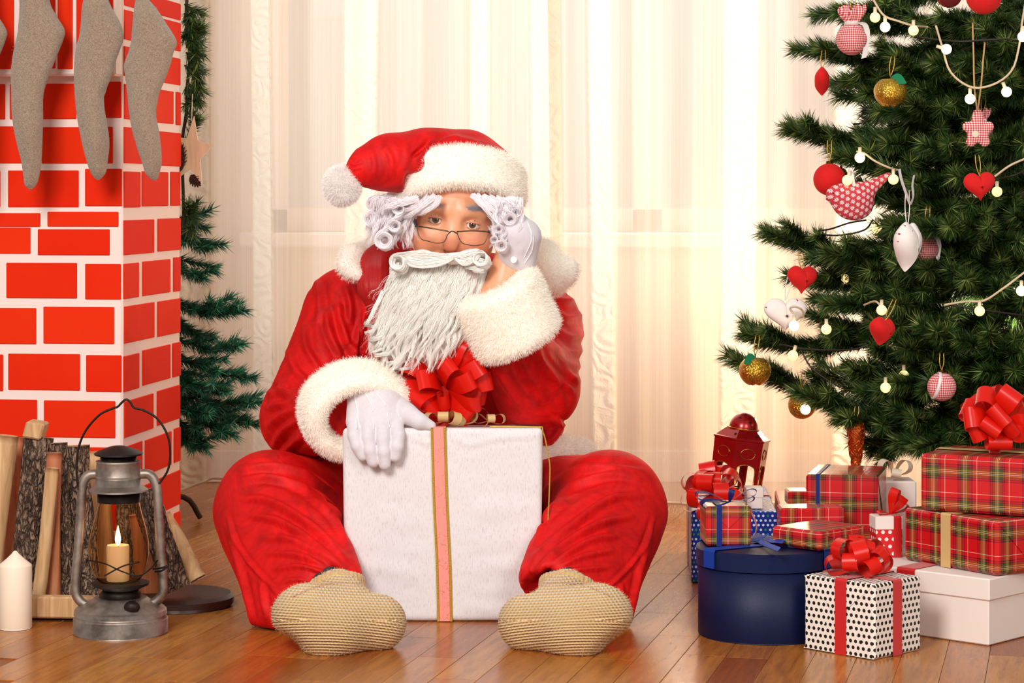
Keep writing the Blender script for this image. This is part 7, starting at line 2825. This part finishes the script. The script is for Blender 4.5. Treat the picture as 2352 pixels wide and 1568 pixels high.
def heart_vf(c, R, th, rz=0.0, ry=0.0, n=40, m=14, sx=1.0, sz=1.0):
    """Puffy heart: outline inflated."""
    t = np.linspace(0, 2 * np.pi, n, endpoint=False)
    hx = 16 * np.sin(t) ** 3 / 16 * 0.98
    hz = (13 * np.cos(t) - 4.2 * np.cos(2 * t) - 2 * np.cos(3 * t) - np.cos(4 * t)) / 16
    hz = hz + 0.12
    V = []
    ks = np.linspace(-np.pi / 2, np.pi / 2, m)
    for k in ks:
        s, y = math.cos(k) ** 0.75 if abs(k) < 1.5 else 0.02, math.sin(k) * th
        V.append(np.stack([hx * R * s * sx, np.full(n, y), hz * R * s * sz], -1))
    V = np.concatenate(V)
    V = np.vstack([V, [[0, -th, 0], [0, th, 0]]])
    F = [grid_faces(m, n, cv=True)]
    k = np.arange(n)
    F.append(np.stack([np.full(n, m * n), (k + 1) % n, k], -1)); F.append(np.stack([np.full(n, m * n + 1), (m - 1) * n + k, (m - 1) * n + (k + 1) % n], -1))
    zz = V[:, 2] / (R * sz)
    V[:, 1] *= np.clip(1.12 - (zz / 1.02) ** 2, 0.12, 1)
    V = V @ rot('Z', rz).T @ rot('Y', ry).T
    return V + np.asarray(c), F


def heart(x, y, R, d, th, rz, ry, mat, label, up, cordm=None, sx=1, sz=1, name='heart_ornament', uv=False, rcord=0.0009, top_dx=0):
    c = P(x, y, d)
    V, F = heart_vf(c, px2m(R, d), px2m(th, d), rz, ry, sx=sx, sz=sz)
    root = solo(name, V, F, mat, label, 'ornament', uv=planar_uv(V, F) if uv else None)
    cord_loop(root, c + np.array([px2m(top_dx, d), 0, px2m(R * 0.6, d)]), up, cordm, rcord)
    return root


heart(2250, 428, 38, 4.27, 20, 0.12, -0.08, M_FLOCK, 'red velvety heart hanging in front of the tree below the checked star', (-6, 50))
heart(2025, 760, 38, 4.32, 24, 0.85, 0.18, M_FLOCK, 'red velvety heart turned half sideways, hanging on the lower boughs', (22, 50), top_dx=8)
heart(1888, 186, 38, 4.55, 17, 1.45, 0.0, M_FLOCK, 'red velvety heart seen edge-on, hanging at the tip of the upper bough', (4, 48))
heart(1842, 642, 37, 4.50, 24, 0.35, 0.05, M_FLOCK, 'red velvety heart partly behind a small bough at the middle of the tree', (-4, 40))
heart(2084, 566, 66, 4.26, 28, 1.02, 0.10, M_CHERRY, 'largest white cloth heart with tiny cherries, hanging on a sheer ribbon', (0, 90), M_SATIN, sx=0.72, sz=1.0, uv=True)
heart(1804, 722, 52, 4.50, 16, 0.15, 0.0, M_CHERRY, 'white cloth heart with tiny cherries, its two lobes showing above a lower bough', (10, 60), M_SATIN, uv=True, sz=0.85)
tso = NT('white_organza', '#f2ece8', 0.5)
tso.set('Alpha', 0.75)
ob_ = bpy.data.objects['heart_ornament.004']
strip(smooth_path([P(2090, 468, 4.245), P(2080, 440, 4.24), P(2070, 410, 4.24), P(2066, 388, 4.25)], 12), px2m(12, 4.25), (0.6, 0.8, 0.1), tso.m, ob_, 'organza_ribbon', 0.0004)
strip(smooth_path([P(2092, 470, 4.24), P(2098, 450, 4.235), P(2096, 425, 4.24), P(2100, 402, 4.25)], 12), px2m(11, 4.25), (0.5, 0.8, 0.1), tso.m, ob_, 'organza_ribbon', 0.0004)

# checked ball with a ruffled top and a white ribbon
def gingham_ball(x, y, rp, d, label, mat, tail=True):
    c = P(x, y, d); R = px2m(rp, d)
    V, F = sphere(c, R, 44, 26)
    root = thing('fabric_bauble', label, 'ornament', c - [0, 0, R])
    part('cloth_ball', V, F, mat, root, uv=sph_uv(V, F, c))
    # ruffle
    n, m = 80, 12
    an = np.linspace(0, 2 * np.pi, n, endpoint=False)
    rows = []
    for k in range(m):
        t = k / (m - 1)
        r = R * (0.40 + 0.52 * math.sin(math.pi * min(1, t * 0.78)) ** 0.9) * (1 + 0.22 * t * np.sin(7 * an + 0.5) + 0.10 * t * np.sin(13 * an))
        z = R * (0.95 + 1.25 * t + 0.16 * t * np.sin(5 * an + 1) + 0.1 * t * np.sin(11 * an)) - R * 0.25 * t ** 3
        rows.append(c + np.stack([r * np.cos(an) * 0.85, r * np.sin(an) * 0.8, z], -1))
    Vr = np.concatenate(rows)
    Fr = grid_faces(m, n, cv=True)
    part('ruffle', Vr, Fr, mat, root, uv=planar_uv(Vr, Fr))
    part('ribbon_tie', *lathe([(R * 0.44, R * 0.92), (R * 0.47, R * 0.95), (R * 0.47, R * 1.12), (R * 0.42, R * 1.14)], c, 32, cap=False), M_SATIN, root)
    if tail:
        strip(smooth_path([c + [R * 0.4, -R * 0.2, R], c + [R * 0.72, -R * 0.5, R * 0.85], c + [R * 0.88, -R * 0.5, R * 0.3], c + [R * 0.8, -R * 0.45, -R * 0.5], c + [R * 0.66, -R * 0.45, -R * 1.2]], 20), R * 0.34, (1, 0.25, 0.25), M_SATIN, root, 'ribbon_tail')
    cord_loop(root, c + [0, 0, R * 1.3], (4, 60))
    return root


gingham_ball(1957, 90, 37, 4.48, 'red checked cloth ball with ruffled top and white ribbon tail, high on the tree', M_GING)
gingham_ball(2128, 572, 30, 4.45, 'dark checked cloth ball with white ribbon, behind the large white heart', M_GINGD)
gb_ = ball(2163, 888, 33, 4.34, M_GING, 'checked cloth ball with a white band hanging low beside the large red bow', uvs=True, name='fabric_bauble')
cb_ = P(2163, 888, 4.34)
part('white_band', *tube(np.array([cb_ + rot('Y', 0.25) @ np.array([-px2m(12, 4.34), math.cos(q) * px2m(31, 4.34), math.sin(q) * px2m(31, 4.34)]) for q in np.linspace(0, 2 * np.pi, 40)]), px2m(4.5, 4.34), 6, flat=0.4), M_SATIN, gb_)
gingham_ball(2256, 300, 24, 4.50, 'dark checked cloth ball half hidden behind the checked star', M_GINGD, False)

# checked star with five rounded points
c = P(2246, 300, 4.30)


def star_sdf(p):
    g = None
    for a_, L in ((90, 50), (160, 34), (20, 36), (238, 40), (302, 40)):
        q = c + np.array([math.cos(math.radians(a_)), 0, math.sin(math.radians(a_))]) * px2m(L, 4.3) * 0.74
        k = sd_cap(p, c, q, px2m(20, 4.3), px2m(12, 4.3))
        g = k if g is None else smin(g, k, 0.006)
    return smax(g, np.abs(p[1] - np.float32(c[1])) - 0.0085, 0.008)


V, F = sdf_mesh(c - 0.055, c + 0.055, 0.0016, star_sdf)
root = solo('star_ornament', V, F, M_GING, 'red checked cloth star with a button, hanging on a long twine loop', 'ornament', uv=planar_uv(V, F))
part('button', *(lambda a_: (a_[0] @ rot('X', math.pi / 2).T + c + np.array([px2m(-8, 4.3), -0.0085, px2m(-8, 4.3)]), a_[1]))(lathe([(0.0003, 0), (0.0058, 0), (0.006, 0.0012), (0.0045, 0.0018), (0.0003, 0.0012)], (0, 0, 0), 20)), M_FRINGE, root)
M_TWINE = simple('jute_twine', '#c49a68', 0.9, 0.3, 200)
for pts in ([(2244, 252), (2238, 200), (2236, 120), (2234, 52)], [(2246, 252), (2254, 190), (2258, 140), (2262, 98)]):
    part('twine', *tube(smooth_path([P(x, y, 4.29) for x, y in pts], 20), 0.0016, 7), M_TWINE, root)

# snowflake-print cloth bird
dB = 4.44


def bird_sdf(p):
    g = sd_ell(p, P(1958, 462, dB), (px2m(50, dB), 0.020, px2m(44, dB)), rot('Y', math.radians(20)))
    g = smin(g, sd_ell(p, P(1922, 446, dB), (px2m(25, dB), 0.016, px2m(20, dB))), 0.012)
    g = smin(g, cap_px(p, (1975, 448, dB, 24), (2040, 402, dB, 7)), 0.014)
    g = smin(g, cap_px(p, (1912, 452, dB, 10), (1897, 458, dB, 2)), 0.004)
    return g


c = P(1965, 452, dB)
V, F = sdf_mesh(c - np.array([0.075, 0.035, 0.06]), c + np.array([0.075, 0.035, 0.06]), 0.0019, bird_sdf)
root = solo('bird_ornament', V, F, M_SNOW, 'red cloth bird with white snowflake print, tail raised, hanging by a white ribbon', 'ornament', uv=planar_uv(V, F))
strip(smooth_path([P(1962, 428, dB - 0.018), P(1958, 405, dB - 0.018), P(1954, 385, dB - 0.01)], 8), px2m(7, dB), (1, 0, 0), M_SATIN, root, 'hanging_ribbon')
V, F = sphere(P(1914, 444, dB - 0.0155), 0.0014, 10, 8)
part('bead_eye', V, F, M_BLACK, root)

# copper filigree icicle
M_COPPER = simple('copper_glitter', '#d0622a', 0.3, 0.4, 300, 0.3, 400, Metallic=0.9)
di = 4.50
c = P(1966, 1080, di)
kk = px2m(1, di)
root = solo('icicle_ornament', *lathe([(0.2 * kk, 0), (8 * kk, 6 * kk), (13 * kk, 30 * kk), (17 * kk, 62 * kk), (20 * kk, 96 * kk), (17 * kk, 110 * kk), (6 * kk, 116 * kk), (0.2 * kk, 117 * kk)], c, 32), M_COPPER, 'copper filigree teardrop ornament hanging under the lowest bough', 'ornament')
for i in range(7):
    t = np.linspace(0, 1, 40)
    z = (8 + 100 * t) * kk
    r = np.interp(z / kk, [0, 6, 30, 62, 96, 110], [1, 8, 13, 17, 20, 17]) * kk + 0.0006
    a_ = 2 * np.pi * i / 7 + 0.45 * np.sin(t * 14 + i)
    part('filigree_scroll', *tube(c + np.stack([r * np.cos(a_), r * np.sin(a_), z], -1), 0.0011, 6), M_COPPER, root)
for k in range(9):
    for s in range(3):
        z0_ = (16 + 10 * k) * kk
        a0 = -np.pi / 2 + (s - 1) * 0.75 + 0.35 * (k % 2)
        rr = np.interp(z0_ / kk, [0, 6, 30, 62, 96, 110], [1, 8, 13, 17, 20, 17]) * kk + 0.0008
        q = np.linspace(0, 4.6, 18)
        sp = 4.6 * kk * (1 - q / 6)
        aa = a0 + sp * np.cos(q) / rr
        part('filigree_scroll', *tube(c + np.stack([rr * np.cos(aa), rr * np.sin(aa), z0_ + sp * np.sin(q)], -1), 0.0008, 5), M_COPPER, root)
cord_loop(root, c + [0, 0, 117 * kk], (2, 30))

# ---------------------------------------------------------------- fairy lights on twine and a dark cable
tb_ = NT('warm_bulb', '#fff0c8', 0.4)
lw = tb_.n('ShaderNodeLayerWeight'); lw.inputs[0].default_value = 0.35
tb_.set('Emission Color', tb_.mix(lw.outputs['Facing'], lin('#fff6d8'), lin('#ffd88a')))
tb_.set('Emission Strength', 3.2)
M_BULB = tb_.m
tbd = NT('amber_bulb', '#f6dc9a', 0.4)
tbd.set('Emission Color', lin('#ffdf96')); tbd.set('Emission Strength', 1.3)
M_BULBD = tbd.m
M_SOCKET = simple('clear_socket', '#f3e6c8', 0.3, Alpha=0.85)
M_TWINE2 = simple('pale_twine_cord', '#d8c1a0', 0.85, 0.3, 220)
M_CABLE = simple('dark_brown_cable', '#1d120c', 0.5)
fl = thing('fairy_lights', 'string of warm ball-shaped fairy lights on pale twine, wound round the decorated tree', 'string lights', P(2150, 300, 4.3))
for pts in ([(2006, 0, 4.33), (2030, 35, 4.32), (2062, 48, 4.32), (2095, 58, 4.33), (2130, 62, 4.40)], [(2150, 60, 4.36), (2165, 110, 4.30), (2180, 160, 4.28), (2210, 190, 4.27), (2245, 202, 4.265), (2290, 190, 4.27), (2325, 160, 4.28), (2340, 110, 4.29), (2348, 50, 4.30), (2356, 0, 4.3)],
            [(1968, 348, 4.46), (1985, 352, 4.45), (2010, 370, 4.44), (2040, 384, 4.43), (2060, 390, 4.45)], [(2285, 405, 4.28), (2320, 380, 4.27), (2360, 362, 4.28)], [(2170, 700, 4.30), (2220, 692, 4.28), (2260, 690, 4.27), (2300, 665, 4.26), (2360, 620, 4.28)],
            [(1985, 700, 4.45), (2010, 692, 4.40), (2025, 705, 4.38)], [(1822, 720, 4.47), (1815, 708, 4.465), (1826, 704, 4.46), (1842, 712, 4.47), (1846, 730, 4.49)]):
    part('twine_cord', *tube(smooth_path([P(*q) for q in pts], 30), 0.0020, 7), M_TWINE2, fl)
for pts in ([(1880, 530, 4.56), (1910, 525, 4.52), (1950, 512, 4.50), (1990, 505, 4.5)], [(1880, 538, 4.56), (1930, 540, 4.5), (1985, 528, 4.48), (2005, 505, 4.5)], [(1790, 790, 4.56), (1840, 800, 4.53), (1900, 804, 4.5), (1960, 802, 4.46), (2000, 790, 4.45)], [(1838, 800, 4.54), (1860, 840, 4.53), (1890, 865, 4.52), (1930, 890, 4.5)], [(2100, 85, 4.36), (2200, 95, 4.3), (2300, 90, 4.28), (2356, 92, 4.3)],
            [(1960, 285, 4.5), (1985, 280, 4.48), (2010, 250, 4.5)], [(2290, 410, 4.3), (2330, 402, 4.28), (2360, 385, 4.3)], [(2180, 700, 4.3), (2260, 712, 4.28), (2356, 725, 4.3)]):
    part('dark_cable', *tube(smooth_path([P(*q) for q in pts], 24), 0.0017, 6), M_CABLE, fl)
bulbs = [(2033, 62, 4.30, 1, 0, 1), (2098, 70, 4.33, 0, 0, 1), (2174, 113, 4.265, 1, -1, 0.3), (2228, 227, 4.25, 1, 0, 1), (2312, 211, 4.25, 1, -0.4, 1), (2349, 84, 4.28, 1, 0, 1), (1975, 362, 4.44, 1, 0, 1), (1946, 414, 4.42, 0, 0.3, 1), (2052, 412, 4.42, 0, 0, 1),
         (2250, 714, 4.25, 0, 0, 1), (2346, 668, 4.25, 1, 0, 1), (1824, 748, 4.455, 1, 0, 1), (1898, 756, 4.47, 0, 0, 1), (1821, 816, 4.53, 0, 0.3, 1), (2014, 524, 4.47, 0, 0, 1), (1850, 940, 4.57, 1, 0, 1), (1933, 972, 4.55, 0, 0, 1), (2010, 40, 4.42, 0, 0, 1), (2290, 440, 4.33, 0, 0, 1), (2025, 712, 4.37, 0, 0, 1), (2034, 890, 4.45, 0, 0, 1), (2076, 862, 4.5, 0, 0, 1), (1938, 640, 4.62, 0, 0, 1)]
for (x, y, d, lit, tx_, tz_) in bulbs:
    c = P(x, y, d)
    V, F = sphere(c, px2m(12, d), 20, 14)
    b = part('bulb', V, F, M_BULB if lit else M_BULBD, fl)
    dv = unit(np.array([tx_, 0, tz_]))
    part('socket', *tube(np.array([c + dv * px2m(10, d), c + dv * px2m(24, d)]), px2m(4.2, d), 8), M_SOCKET, b)
